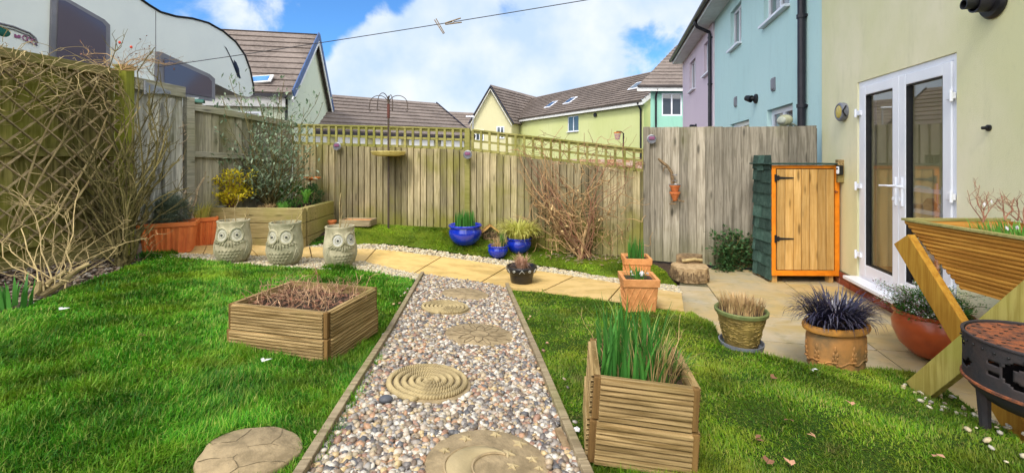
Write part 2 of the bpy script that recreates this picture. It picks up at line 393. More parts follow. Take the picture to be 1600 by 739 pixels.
M['lav_leaf'] = leafm('lavender_leaf', (.10, .14, .10), (.17, .21, .15), .15)
M['flower'] = leafm('white_flower', (.82, .82, .80), (.62, .60, .62), .2)
M['red_berry'] = mat('red_berry', (.65, .06, .02), None, 8, .4, 0)
M['dead_leaf'] = leafm('dead_leaf', (.30, .13, .07), (.14, .07, .045), .1)
M['metal'] = mat('galvanised', (.42, .43, .45), (.3, .3, .32), 20, .45, .1, metal=.7)
M['pole'] = mat('pole_metal', (.05, .04, .035), (.09, .06, .04), 20, .6, .2)
M['green_plastic'] = mat('green_plastic', (.015, .12, .08), None, 8, .35, .05)
M['lamp_grey'] = mat('lamp_grey', (.20, .21, .25), None, 8, .3, .05)
M['lamp_pink'] = mat('lamp_mauve', (.28, .10, .2), None, 8, .3, .05)
M['lens'] = mat('lamp_lens', (.55, .42, .09), (.42, .32, .06), 30, .25, .2, spec=.6)
M['wire'] = mat('wire', (.03, .03, .035), None, 8, .5, 0)
M['peg'] = mat('peg_wood', (.28, .2, .11), (.18, .12, .06), 40, .8, .1)
M['glass'] = glass('glass', (.92, .94, .94), .10)
def dark_glass():
    m, nt, b = base_mat('window_glass', .04, .9); b.inputs['Base Color'].default_value = (.06, .075, .09, 1); b.inputs['Coat Weight'].default_value = .6; b.inputs['Coat Roughness'].default_value = .02
    return m
M['dglass'] = dark_glass()
M['caravan'] = mat('caravan_body', (.72, .77, .72), (.68, .73, .69), 2, .35, .02, spec=.4)
M['caravan_grey'] = mat('caravan_grey', (.22, .22, .24), None, 2, .4, 0)
def cwin():
    m, nt, b = base_mat('caravan_window', .08, .6); b.inputs['Base Color'].default_value = (.095, .085, .11, 1)
    return m
M['cwin'] = cwin()
M['navy'] = mat('navy_decal', (.02, .025, .05), None, 8, .4, 0)
def rooftile(name, c, c2):
    m, nt, b = base_mat(name, .9, .15)
    f = ramp(nt, noise(nt, 7, 6, .75), .3, .7); cc = mixc(nt, f, c, c2)
    cc = mixc(nt, math_n(nt, 'MULTIPLY', ramp(nt, noise(nt, .7, 4), .4, .7), .5), cc, tuple(q * 1.25 for q in c2))
    nt.links.new(cc, b.inputs['Base Color']); bump(nt, b, noise(nt, 30, 4), .4, .02); return m
M['roof'] = rooftile('roof_tile', (.10, .082, .072), (.20, .165, .145))
M['w_green'] = render_wall('render_green', (.66, .65, .38), (.78, .73, .53))
M['w_blue'] = render_wall('render_blue', (.49, .71, .69), (.53, .74, .72), .4)
M['w_pink'] = render_wall('render_pink', (.64, .53, .60), (.67, .56, .62), .4)
M['w_mint'] = render_wall('render_mint', (.28, .56, .44), (.31, .58, .47), .4)
M['w_lime'] = render_wall('render_lime', (.50, .54, .23), (.55, .58, .28), .3)
M['w_cream'] = render_wall('render_cream', (.58, .54, .32), (.60, .57, .36), .3)
M['w_pale'] = render_wall('render_pale', (.60, .66, .50), (.64, .69, .54), .3)
M['w_orange'] = render_wall('render_orange', (.62, .14, .04), (.55, .12, .035), .3)
M['w_white'] = render_wall('render_white', (.62, .62, .60), (.55, .55, .54), .3)
M['room'] = mat('room_wall', (.80, .74, .66), (.75, .70, .62), 2, .9, .05)
M['room_floor'] = mat('room_floor', (.42, .30, .2), (.16, .09, .05), 4, .5, .05)
M['plate'] = mat('china', (.75, .74, .70), (.55, .45, .36), 30, .25, 0, spec=.5)
# ------------------------------------------------------------------ polygons on the ground
def inpoly(x, y, poly):
    x = np.asarray(x); y = np.asarray(y); ins = np.zeros(x.shape, bool); n = len(poly)
    for i in range(n):
        x1, y1 = poly[i]; x2, y2 = poly[(i + 1) % n]
        c = ((y1 > y) != (y2 > y)); 
        with np.errstate(divide='ignore', invalid='ignore'): xi = (x2 - x1) * (y - y1) / (y2 - y1 + 1e-12) + x1
        ins ^= c & (x < xi)
    return ins
def poly_px(pts): return [tuple(G(*p)[:2]) for p in pts]
def densify(poly, step):
    out = []
    for i in range(len(poly)):
        a = Vector(poly[i]); b = Vector(poly[(i + 1) % len(poly)]); n = max(1, int((b - a).length / step))
        out += [tuple(a + (b - a) * k / n) for k in range(n)]
    return out
def patch(name, poly, m, dz, step=.12, zf=None, kind='structure'):
    bd = densify(poly, step); xs = [p[0] for p in bd]; ys = [p[1] for p in bd]
    gx, gy = np.meshgrid(np.arange(min(xs), max(xs), step), np.arange(min(ys), max(ys), step)); gx = gx.ravel() + .01; gy = gy.ravel() + .01
    k = inpoly(gx, gy, poly); pts = [Vector(p) for p in bd] + [Vector((a, b)) for a, b in zip(gx[k], gy[k])]
    n = len(bd); r = delaunay_2d_cdt(pts, [(i, (i + 1) % n) for i in range(n)], [], 1, 1e-4)
    mb = MB(); mb.v = [(v.x, v.y, (zf or gz)(v.x, v.y) + dz) for v in r[0]]; mb.f = [tuple(f) for f in r[2]]
    o = mb.build(name, m); o['kind'] = kind
    return o

L1 = poly_px([(648, 439), (482, 739), (278, 1100), (-900, 1100), (-900, 600), (-400, 560), (0, 494), (60, 474), (120, 447), (180, 425), (236, 404), (262, 397), (300, 404), (335, 412), (450, 420), (560, 424)])
L2 = poly_px([(797, 455), (832, 452), (900, 464), (975, 474), (1068, 490), (1105, 502), (1128, 540), (1200, 557), (1262, 572), (1350, 579), (1425, 582), (1470, 600), (1520, 640), (1600, 700), (1900, 900), (1500, 1100), (1049, 1100), (905, 739)])
FENCE_BASE = [(1.84, 6.02), (-2.76, 6.74), (-3.4, 6.84)]
L3 = poly_px([(520, 384), (600, 381), (700, 394), (800, 407), (900, 423), (968, 436), (1012, 447), (1062, 452)]) + [(1.95, 5.6), (1.80, 6.0), (-2.45, 6.68), (-2.6, 6.2)]
PATH = poly_px([(657, 430), (790, 450), (905, 739), (1049, 1100), (278, 1100), (482, 739)])
STRIP1 = poly_px([(236, 404), (262, 396), (330, 399), (500, 403), (580, 411), (655, 430), (650, 438), (560, 424), (450, 420), (335, 412), (300, 405)])
STRIP2 = poly_px([(476, 386), (520, 382), (600, 383), (700, 396), (800, 409), (900, 425), (968, 437), (1060, 449), (1066, 460), (972, 446), (900, 434), (800, 419), (700, 404), (600, 392), (500, 389)])

# base sheet: soil, to the horizon
mb = MB()
ax = sorted(set(list(np.round(np.arange(-7, 7.01, .2), 3)) + [-400, -150, -60, -30, -18, -12, -9, 9, 12, 18, 30, 60, 150, 400]))
ay = sorted(set(list(np.round(np.arange(-1, 9.01, .2), 3)) + [-400, -100, -30, -10, -5, -3, 10, 11, 12, 13, 14, 20, 30, 60, 150, 500]))
for yy in ay:
    for xx in ax: mb.v.append((xx, yy, (-.09 if (1.25 < xx < 4.6 and -1 < yy < 5.45) else gz(xx, yy) - .035)))
nx = len(ax)
mb.f = [(j * nx + i, j * nx + i + 1, (j + 1) * nx + i + 1, (j + 1) * nx + i) for j in range(len(ay) - 1) for i in range(nx - 1)]
mb.build('ground', M['soil'], smooth='all')['kind'] = 'structure'

def lawn_mat(name, c1, c2, c3):
    m, nt, b = base_mat(name, .9, .1)
    cc = mixc(nt, ramp(nt, noise(nt, 2.2, 5), .35, .65), c1, c2); cc = mixc(nt, ramp(nt, noise(nt, 40, 6, .7), .45, .7), cc, c3)
    nt.links.new(cc, b.inputs['Base Color']); bump(nt, b, noise(nt, 70, 5, .7), 1, .03); return m
M['turf'] = lawn_mat('turf', (.035, .09, .01), (.07, .13, .015), (.03, .035, .01))
M['moss'] = lawn_mat('moss', (.13, .19, .012), (.075, .14, .012), (.16, .16, .02))
patch('lawn_ground', L1, M['turf'], .004, .15)
patch('lawn_ground', L2, M['turf'], .004, .15)
patch('mossy_bank', L3, M['moss'], .004, .1)
M['gravelbed'] = mat('gravel_bed', (.22, .17, .12), (.10, .08, .06), 60, .95, .9, 90)
patch('gravel_path', PATH, M['gravelbed'], .0, .15)
patch('gravel_strip', STRIP1, M['gravelbed'], .002, .15); patch('gravel_strip', STRIP2, M['gravelbed'], .006, .15)

# ---- paving
def slab_mat():
    m, nt, b = base_mat('sandstone_slab', .85, .25)
    r = N(nt, 'ShaderNodeValToRGB'); nt.links.new(island(nt), r.inputs[0]); el = r.color_ramp.elements
    el[0].color = (.44, .33, .17, 1); el[1].color = (.50, .40, .26, 1); e = el.new(.5); e.color = (.48, .34, .14, 1); e = el.new(.75); e.color = (.40, .33, .23, 1)
    cc = mixc(nt, ramp(nt, noise(nt, 1.8, 6, .6, mp=(1, 2.2, 1), dist=1), .38, .7), r.outputs[0], (.38, .28, .11))
    cc = mixc(nt, math_n(nt, 'MULTIPLY', ramp(nt, noise(nt, 1.4, 6, .65), .42, .66), .75), cc, (.33, .30, .22))
    cc = mixc(nt, math_n(nt, 'MULTIPLY', ramp(nt, noise(nt, 7, 6, .7), .52, .70), .55), cc, (.22, .20, .10))
    nt.links.new(cc, b.inputs['Base Color']); bump(nt, b, noise(nt, 12, 8, .6), .4, .01); return m
M['slab'] = slab_mat()
def slab_mat2():
    m, nt, b = base_mat('honey_slab', .85, .25)
    cc = mixc(nt, island(nt), (.64, .43, .15), (.56, .40, .18))
    cc = mixc(nt, ramp(nt, noise(nt, 3, 6, .6, mp=(1, 2, 1)), .4, .7), cc, (.44, .30, .10))
    cc = mixc(nt, math_n(nt, 'MULTIPLY', ramp(nt, noise(nt, 9, 6, .7), .52, .72), .55), cc, (.26, .21, .09))
    nt.links.new(cc, b.inputs['Base Color']); bump(nt, b, noise(nt, 14, 8, .6), .4, .01); return m
M['slab2'] = slab_mat2()
def lerp(a, b, t): return a + (b - a) * t
# slab path across the garden
far = [G(*p) for p in [(296, 386), (330, 385), (400, 385), (500, 388), (600, 392), (700, 404), (800, 419), (900, 434), (972, 446), (1066, 460)]]
near = [G(*p) for p in [(262, 397), (330, 399), (420, 402), (500, 404), (580, 412), (655, 431), (755, 446), (850, 458), (950, 471), (1070, 489)]]
def along(line, t):
    n = len(line) - 1; t = max(0, min(.9999, t)) * n; i = int(t); return line[i].lerp(line[i + 1], t - i)
mb = MB(); ts = [0, .09, .20, .315, .43, .545, .66, .775, .89, 1.0]
for i in range(9):
    a, b_ = ts[i] + .0012, ts[i + 1] - .0012; n = 4
    lo = [along(near, lerp(a, b_, k / n)) for k in range(n + 1)]; hi = [along(far, lerp(a, b_, k / n)) for k in range(n + 1)]
    ring = lo + hi[::-1]; m_ = len(ring)
    top = [q + Vector((0, 0, .018)) for q in ring]; bot = [q - Vector((0, 0, .03)) for q in ring]
    mb.add(top + bot, [(k, k + 1, 2 * n - k, 2 * n + 1 - k) for k in range(n)] + [(k, (k + 1) % m_, m_ + (k + 1) % m_, m_ + k) for k in range(m_)])
mb.build('paving_path', M['slab2'])['kind'] = 'structure'
# patio slabs, laid square to the house
WA = math.atan2(1, .232); WX = Vector((math.cos(WA), math.sin(WA), 0)); WN = Vector((-math.sin(WA), math.cos(WA), 0)); W0 = Vector((2.62, 0, 0))
PATIO = [tuple(q) for q in ([G(1062, 440)[:2], G(1075, 492)[:2], G(1075, 520)[:2], G(1085, 600)[:2], G(1210, 640)[:2], G(1480, 680)[:2]] + [(3.3, 1.9), (4.3, 5.52), (2.9, 5.55), (2.2, 5.62)])]
mb = MB(); row = 0; d = 0.02
mb_j = MB()
while d < 3.0:
    h = (.6, .9, .6, .6)[row % 4]; s_ = 1.2 + (row % 3) * .27
    while s_ < 5.65:
        L = random.choice((.6, .9, .6)); e = min(s_ + L, 5.66)
        c = W0 + WX * (s_ + e) / 2 + WN * (d + h / 2)
        if inpoly(c.x, c.y, PATIO) and e - s_ > .15:
            z0 = U(-.002, .002)
            q = [W0 + WX * a + WN * b for a, b in ((s_ + .005, d + .005), (e - .005, d + .005), (e - .005, d + h - .005), (s_ + .005, d + h - .005))]
            mb.add([Vector((p.x, p.y, z0 + .004)) for p in q] + [Vector((p.x, p.y, -.04)) for p in q], [(0, 1, 2, 3), (0, 4, 5, 1), (1, 5, 6, 2), (2, 6, 7, 3), (3, 7, 4, 0)])
        s_ = e
    d += h; row += 1
mb.build('patio_paving', M['slab'], bevel=.004)['kind'] = 'structure'
mortar = mat('mortar', (.14, .12, .07), (.08, .08, .04), 30, .95, .5)
mb = MB(); mb.add([Vector((p[0], p[1], -.006)) for p in PATIO], [tuple(range(len(PATIO)))]); mb.build('patio_bed', mortar)['kind'] = 'structure'

# ------------------------------------------------------------------ building helpers
def facade(mb, x0, x1, z0, z1, holes=(), y=0.0, dep=.1):
    xs = sorted({x0, x1, *[h[0] for h in holes], *[h[1] for h in holes]}); zs = sorted({z0, z1, *[h[2] for h in holes], *[h[3] for h in holes]})
    for i in range(len(xs) - 1):
        for j in range(len(zs) - 1):
            cx, cz = (xs[i] + xs[i + 1]) / 2, (zs[j] + zs[j + 1]) / 2
            if any(h[0] < cx < h[1] and h[2] < cz < h[3] for h in holes): continue
            mb.add([(xs[i], y, zs[j]), (xs[i + 1], y, zs[j]), (xs[i + 1], y, zs[j + 1]), (xs[i], y, zs[j + 1])], [(0, 1, 2, 3)])
    for (a, b, c, d) in holes:
        mb.add([(a, y, c), (b, y, c), (b, y, d), (a, y, d), (a, y - dep, c), (b, y - dep, c), (b, y - dep, d), (a, y - dep, d)], [(0, 1, 5, 4), (1, 2, 6, 5), (2, 3, 7, 6), (3, 0, 4, 7)])
def window(root, x0, x1, z0, z1, y, lights=2, fw=.06, glassm=None, sill=True, name='window', bars=0):
    mb = MB(); t = .05
    mb.box(((x0 + x1) / 2, y, z0 + fw / 2), (x1 - x0, t, fw)); mb.box(((x0 + x1) / 2, y, z1 - fw / 2), (x1 - x0, t, fw))
    for k in range(lights + 1):
        cx = x0 + fw / 2 + (x1 - x0 - fw) * k / lights
        mb.box((cx, y + .001, (z0 + z1) / 2), (fw, t, z1 - z0 - 2 * fw))
    for k in range(bars): mb.box(((x0 + x1) / 2, y, z0 + (z1 - z0) * (k + 1) / (bars + 1)), (x1 - x0 - 2 * fw, t * .8, fw * .6))
    w_ = mb.build(name, M['white'], root)
    mb = MB(); mb.box(((x0 + x1) / 2, y - .006, (z0 + z1) / 2), (x1 - x0 - fw, .012, z1 - z0 - fw)); mb.build('pane', glassm or M['dglass'], w_)
    if sill:
        mb = MB(); mb.box(((x0 + x1) / 2, y + .09, z0 - .02), (x1 - x0 + .06, .2, .04)); mb.build('sill', M['white'], w_)
    return w_
def roofplane(mb, A, B, C, D, n, t=.03):
    """A,B eave ends, C,D ridge ends (C above B): overlapping courses of tiles"""
    A, B, C, D = map(Vector, (A, B, C, D)); nm = (B - A).cross(D - A).normalized()
    if nm.z < 0: nm = -nm
    for i in range(n):
        a, b = i / n, (i + 1) / n
        p = [A.lerp(D, a) + nm * t, B.lerp(C, a) + nm * t, B.lerp(C, b + .2 / n) + nm * .0, A.lerp(D, b + .2 / n)]
        q = [A.lerp(D, a) - nm * t, B.lerp(C, a) - nm * t]
        mb.add(p + q, [(0, 1, 2, 3), (0, 1, 5, 4)])
def tubeobj(name, pts, r, m, parent=None, n=10):
    mb = MB(); mb.tube(pts, r, n); return mb.build(name, m, parent, smooth=True)

# ------------------------------------------------------------------ the terrace on the right
def px_s(x, X0=2.62): return X0 / ((x - 800) / F - .232) * 1.0266
NH = thing('house', 'pale green rendered house with white double patio doors on the right', 'house', W0, WA)
DS0, DS1, DZ0, DZ1 = 3.47, 4.89, .15, 2.26
mb = MB(); facade(mb, -4, 5.73, -.1, 5.2, [(DS0, DS1, DZ0, DZ1)], 0, .16)
mb.add([(5.73, 0, -.1), (5.73, -6, -.1), (5.73, -6, 5.2), (5.73, 0, 5.2)], [(0, 1, 2, 3)])
mb.add([(-4, 0, -.1), (-4, -6, -.1), (-4, -6, 5.2), (-4, 0, 5.2)], [(0, 1, 2, 3)])
mb.build('wall', M['w_green'], NH)
mb = MB()   # brick plinth, each brick its own piece
for r_ in range(2):
    s_ = -1 + (r_ % 2) * .11
    while s_ < 5.7: mb.box((s_ + .107, .010, .035 + r_ * .075), (.208, .03, .064)); s_ += .222
pm = rampisl('brick_mix', [(.36, .10, .05), (.30, .08, .04), (.42, .14, .07), (.25, .07, .04)], .9, .4, .2)
pl = mb.build('plinth', pm, NH)
mb = MB(); mb.box((2.3, .006, .075), (6.9, .024, .15)); mb.build('mortar_course', mortar, NH)
# room behind the doors
mb = MB(); a, b, c, d = DS0 - 1.0, DS1 + 1.3, -.18, -3.2
mb.add([(a, c, .12), (b, c, .12), (b, d, .12), (a, d, .12), (a, c, 2.5), (b, c, 2.5), (b, d, 2.5), (a, d, 2.5)], [(1, 2, 6, 5), (3, 0, 4, 7), (4, 5, 6, 7)])
facade(mb, a, b, .12, 2.5, [(a + .4, b - .4, .9, 2.3)], d, .1)   # unseen opening added in the rear wall to let skylight in
mb.add([(a, c, .12), (DS0, c, .12), (DS0, c, 2.5), (a, c, 2.5)], [(0, 1, 2, 3)]); mb.add([(b, c, .12), (DS1, c, .12), (DS1, c, 2.5), (b, c, 2.5)], [(0, 1, 2, 3)]); mb.add([(DS0, c, 2.27), (DS1, c, 2.27), (DS1, c, 2.5), (DS0, c, 2.5)], [(0, 1, 2, 3)])
mb.build('room', M['room'], NH)
mb = MB(); mb.add([(a, c, .121), (b, c, .121), (b, d, .121), (a, d, .121)], [(0, 1, 2, 3)]); mb.build('room_floor', M['room_floor'], NH)
# door frame and two leaves
yD = -.05
mb = MB(); fw = .055
mb.box((DS0 + fw / 2, yD, (DZ0 + DZ1) / 2), (fw, .07, DZ1 - DZ0)); mb.box((DS1 - fw / 2, yD, (DZ0 + DZ1) / 2), (fw, .07, DZ1 - DZ0))
mb.box(((DS0 + DS1) / 2, yD, DZ1 - fw / 2), (DS1 - DS0 - 2 * fw, .069, fw)); mb.build('door_frame', M['white'], NH, bevel=.004)
mb = MB(); mb.box(((DS0 + DS1) / 2, .03, DZ0 + .01), (DS1 - DS0 + .04, .2, .035)); mb.box(((DS0 + DS1) / 2, yD, DZ0 + .045), (DS1 - DS0 - 2 * fw, .07, .035)); mb.build('door_sill', M['white'], NH, bevel=.005)
mid = (DS0 + DS1) / 2
for k, (x0, x1) in enumerate(((DS0 + fw + .003, mid - .002), (mid + .002, DS1 - fw - .003))):
    mb = MB(); z0, z1 = DZ0 + .066, DZ1 - fw - .003; st = .095
    mb.box((x0 + st / 2, yD + .02, (z0 + z1) / 2), (st, .06, z1 - z0)); mb.box((x1 - st / 2, yD + .02, (z0 + z1) / 2), (st, .06, z1 - z0))
    mb.box(((x0 + x1) / 2, yD + .02, z1 - st / 2), (x1 - x0 - 2 * st, .059, st)); mb.box(((x0 + x1) / 2, yD + .02, z0 + .06), (x1 - x0 - 2 * st, .059, .12))
    leaf_ = mb.build('door', M['white'], NH, bevel=.006)
    mb = MB()  # black gasket line
    for (cx, cz, sx, sz) in ((x0 + st + .004, (z0 + z1) / 2, .008, z1 - z0 - st - .12), (x1 - st - .004, (z0 + z1) / 2, .008, z1 - z0 - st - .12), ((x0 + x1) / 2, z1 - st - .004, x1 - x0 - 2 * st, .008), ((x0 + x1) / 2, z0 + .124, x1 - x0 - 2 * st, .008)):
        mb.box((cx, yD + .02, cz), (sx, .05, sz))
    mb.build('gasket', M['black'], leaf_)
    mb = MB(); mb.box(((x0 + x1) / 2, yD + .012, (z0 + z1) / 2 + .012), (x1 - x0 - 2 * st - .002, .006, z1 - z0 - st - .124)); mb.build('pane', M['glass'], leaf_)
    hx = (x1 - .045) if k == 0 else (x0 + .045); sg = -1 if k == 0 else 1
    mb = MB(); mb.box((hx, yD + .056, 1.14), (.032, .014, .26)); mb.tube([(hx, yD + .06, 1.19), (hx, yD + .105, 1.19), (hx + sg * .03, yD + .11, 1.19), (hx + sg * .14, yD + .108, 1.185)], .010, 8)
    mb.box((hx, yD + .07, 1.07), (.016, .012, .03)); mb.build('handle', M['white'], leaf_, bevel=.003)
    for hz in (.42, 1.15, 1.93):
        xh = x0 - .01 if k == 0 else x1 + .01
        mb = MB(); mb.box((xh, yD + .058, hz), (.075, .02, .05)); mb.tube([(xh + (-.03 if k == 0 else .03), yD + .075, hz - .045), (xh + (-.03 if k == 0 else .03), yD + .075, hz + .045)], .012, 8)
        mb.build('hinge', M['white'], leaf_, bevel=.002)
# things seen through the glass
TB = W0 + WX * 3.95 + WN * -1.0
t = thing('table', 'wooden table seen through the near pane of the patio doors', 'table', (TB.x, TB.y, .12), WA)
mb = MB(); mb.box((0, 0, .74), (.9, .7, .04)); mb.build('table_top', M['orange'], t)
tl = MB(); tl.tube([(0, 0, 0), (0, 0, .72)], .03, 8)
for sx in (-1, 1):
    for sy in (-1, 1):
        o = tl.build('leg', M['pine'], t); o.location = (sx * .38, sy * .28, 0)
mb = MB(); mb.box((0, 0, .02), (.42, .3, .045)); mb.box((.01, .005, .06), (.38, .27, .03))
o = mb.build('folded_towel', mat('towel', (.55, .56, .66), None, 30, .95, .4), bevel=.015); at(o, (TB.x, TB.y, .882), WA); tag(o, 'folded pale grey towel lying on the table behind the glass', 'towel')
SH = W0 + WX * 4.85 + WN * -.72
t = thing('shelf_unit', 'wire shelf unit stacked with crockery behind the far patio door pane', 'shelf', (SH.x, SH.y, .12), WA)
mb = MB()
for sx in (-1, 1):
    for sy in (-1, 1): mb.tube([(sx * .32, sy * .17, 0), (sx * .32, sy * .17, 1.05)], .009, 6)
mb.build('frame', M['white'], t)
for k in range(5):
    mb = MB(); mb.box((0, 0, .10 + .22 * k), (.66, .36, .012)); mb.box((0, .178, .12 + .22 * k), (.66, .006, .035)); mb.build('shelf', M['white'], t)
j = 0
for k in range(4):
    for i in range(4):
        mb = MB(); x = -.24 + .16 * i; zz = .107 + .22 * k
        if (i + k) % 3 == 0: mb.lathe([(.03, 0), (.075, .02), (.078, .024), (.03, .006)], 14, (0, 0, 0)); [mb.lathe([(.03, q), (.075, .02 + q), (.078, .024 + q), (.03, .006 + q)], 14) for q in (.012, .024, .036)]
        elif (i + k) % 3 == 1: mb.lathe([(.035, 0), (.06, .05), (.065, .09), (.058, .09), (.03, .01)], 14)
        else: mb.lathe([(.02, 0), (.05, .02), (.06, .08), (.035, .12), (.03, .14)], 14)
        q = SH + WX * x + WN * U(-.05, .05); o = mb.build('crockery', [M['plate'], mat('stoneware%d' % j, (U(.3, .6), U(.25, .4), U(.15, .35)), None, 20, .3, 0)][(i + k) % 2], smooth=True); j += 1
        at(o, (q.x, q.y, .12 + zz)); tag(o, 'small bowl, cup or stack of plates on the wire shelves indoors', 'crockery', 'crockery on the shelves behind the door')
# fittings on the wall
def on_wall(s_, z, y=.0): q = W0 + WX * s_ + WN * y; return (q.x, q.y, z)
Ry = Matrix.Rotation(-math.pi / 2, 4, 'X')
def disc_parts(spec, root):
    for nm, prof, m, n in spec:
        mb = MB(); mb.lathe(prof, n); mb.v = [tuple(Ry @ Vector(q)) for q in mb.v]; mb.build(nm, m, root, smooth=True)
t = thing('bulkhead_lamp', 'round dark bulkhead wall lamp with yellowed lens beside the patio doors', 'wall lamp', on_wall(5.03 * 1.0266, 1.975), WA)
disc_parts([('housing', [(.0, 0), (.10, 0), (.105, .02), (.105, .05), (.092, .062), (.078, .062), (.075, .05)], M['lamp_grey'], 28), ('lens', [(.0, .045), (.078, .045), (.07, .06), (.04, .068), (0.001, .07)], M['lens'], 24)], t)
mb = MB(); mb.tube([(-.105, .03, -.06), (-.105, .065, 0), (-.105, .03, .06)], .008, 6); mb.build('clip', M['black'], t)
t = thing('boiler_flue', 'black round boiler flue high on the green wall', 'flue', on_wall(3.04 * 1.0266, 2.52), WA)
disc_parts([('wall_plate', [(.0, 0), (.105, 0), (.112, .015), (.095, .035), (.06, .04)], M['black'], 28), ('outer_pipe', [(.06, .0), (.062, .12), (.052, .12), (.05, .02)], M['gutter'], 22), ('inner_pipe', [(.035, .0), (.036, .18), (.028, .18), (.027, .05)], M['black'], 18)], t)
t = thing('wall_bracket', 'small dark bracket screwed to the wall right of the doors', 'bracket', on_wall(3.085 * 1.0266, 1.66), WA)
disc_parts([('base', [(0, 0), (.022, 0), (.022, .012), (.01, .016)], M['black'], 12)], t)
mb = MB(); mb.tube([(-.012, .014, 0), (.02, .03, 0)], .012, 8); mb.build('arm', M['black'], t)
t = thing('door_camera', 'small white and black doorbell camera on a wooden block', 'camera', on_wall(5.02 * 1.0266, 1.31, .07), WA + .5)
mb = MB(); mb.box((0, -.03, 0), (.05, .05, .11)); mb.build('housing', M['black'], t, bevel=.008)
mb = MB(); mb.box((.0, .002, .0), (.03, .02, .085)); mb.build('face', M['white'], t, bevel=.008)
mb = MB(); mb.lathe([(.011, 0), (.009, .006), (.001, .008)], 14); mb.v = [tuple(Ry @ Vector(q) + Vector((0, .012, .018))) for q in mb.v]; mb.build('camera_lens', M['black'], t, smooth=True)
mb = MB(); mb.box((0, 0, 0), (.07, .06, .26)); o = mb.build('timber_block', M['deck'], bevel=.003); at(o, on_wall(5.07 * 1.0266, 1.30, .03), WA); tag(o, 'weathered timber block on the wall behind the cupboard', 'wood block')

# blue and pink houses
def gutter_run(root, s0, s1, zz=5.05, y=.0):
    mb = MB(); mb.box(((s0 + s1) / 2, y + .17, zz + .02), (s1 - s0, .38, .02)); mb.build('soffit', M['whitewood'], root)
    mb = MB(); mb.box(((s0 + s1) / 2, y + .37, zz + .10), (s1 - s0, .02, .18)); mb.build('fascia', M['whitewood'], root)
    mb = MB(); n = 8
    for s_ in np.arange(s0, s1, .3): pass
    prof = [(y + .385 + .06 + .06 * math.cos(a), zz + .16 - .085 * math.sin(a)) for a in np.linspace(math.pi, 0, 9)[::-1]]
    vs = [(s0, p, q) for p, q in prof] + [(s1, p, q) for p, q in prof]
    mb.add(vs, [(i, i + 1, 10 + i, 9 + i) for i in range(8)])
    mb.build('gutter', M['gutter'], root, smooth='all')
    mb = MB(); roofplane(mb, (s0, y + .42, zz + .2), (s1, y + .42, zz + .2), (s1, y - 3.2, zz + 2.9), (s0, y - 3.2, zz + 2.9), 12); mb.build('roof', M['roof'], root)
gutter_run(NH, -4, 5.73)
def downpipe(root, s_, z0, z1, y, r=.038, neck=True):
    pts = [(s_, y + .06, z0), (s_, y + .06, z1 - .35 if neck else z1)]
    if neck: pts += [(s_, y + .07, z1 - .28), (s_ - .02, y + .38, z1 - .12), (s_ - .02, y + .43, z1 - .02), (s_ - .02, y + .43, z1 + .08)]
    o = tubeobj('downpipe', pts, r, M['gutter'], root, 12)
    for zz in np.arange(z0 + .9, z1 - .4, 1.25): mb = MB(); mb.tube([(s_, y + .06, zz), (s_, y + .06, zz + .05)], r * 1.25, 12); mb.box((s_, y + .015, zz + .025), (.12, .03, .03)); mb.build('bracket', M['gutter'], o)
def sx(x): return px_s(x, 2.67)
BH = thing('house', 'light turquoise rendered terrace house beyond the tall fence', 'house', W0, WA)
oy = -.05
hol = [(sx(1158), sx(1141), 3.9, 4.78), (sx(1233), sx(1193), 3.8, 4.78), (sx(1170), sx(1141), .15, 2.22), (sx(1238), sx(1198), .15, 2.28)]
mb = MB(); facade(mb, 5.73, 12.1, -.1, 5.1, hol, oy, .14); mb.build('wall', M['w_blue'], BH)
window(BH, *hol[0], oy - .1, 2); window(BH, *hol[1], oy - .1, 2)
window(BH, *hol[2], oy - .1, 2, .09, name='door', bars=2, sill=False); window(BH, *hol[3], oy - .1, 2, .09, name='door', sill=False)
gutter_run(BH, 5.732, 12.1); downpipe(BH, sx(1259), 0, 5.1, oy, .05, neck=False)
for x in (1150, 1209):
    mb = MB(); mb.box((sx(x), oy + .012, 2.68), (.16, .025, .22)); mb.box((sx(x), oy + .03, 2.68), (.11, .02, .17)); mb.build('air_vent', M['lamp_grey'], BH, bevel=.004)
def sec_light(s_, z, label):
    q = W0 + WX * s_ + WN * oy; t = thing('security_light', label, 'security light', (q.x, q.y, z), WA)
    disc_parts([('base', [(0, 0), (.09, 0), (.09, .03), (.05, .06)], M['black'], 16)], t)
    mb = MB(); mb.tube([(0, .05, 0), (.03, .1, .01)], .03, 8); mb.tube([(.02, .09, .0), (.10, .16, .03)], [.07, .05], 12); mb.build('lamp_head', M['black'], t, smooth=True)
sec_light(sx(1182), 2.56, 'black security light on the turquoise wall')
q = W0 + WX * sx(1246) + WN * .12
t = thing('satellite_dish', 'small rounded beige dish showing above the tall fence', 'satellite dish', (q.x, q.y, 2.0), WA + .5)
mb = MB(); mb.ell((0, 0, 0), (.13, .05, .085), None, 18, 10); mb.build('dish', mat('dish', (.42, .42, .26), (.3, .3, .18), 8, .6, .1), t, smooth=True)
mb = MB(); mb.ell((.02, .035, 0), (.085, .03, .055), None, 16, 8); mb.tube([(0, -.03, 0), (-.05, -.2, -.1)], .015, 8); mb.build('dish_face', mat('dish_face', (.5, .52, .42), None, 8, .6, .1), t, smooth=True)
PH = thing('house', 'pale pink rendered house at the far end of the terrace', 'house', W0, WA)
hol = [(px_s(1086.5), px_s(1077.5), 3.72, 4.72), (px_s(1111), px_s(1100), 3.82, 4.75)]
mb = MB(); facade(mb, 12.1, 17.4, -.1, 5.1, hol, 0, .14); mb.add([(12.1, 0, -.1), (12.1, -.05, -.1), (12.1, -.05, 5.1), (12.1, 0, 5.1)], [(0, 1, 2, 3)])
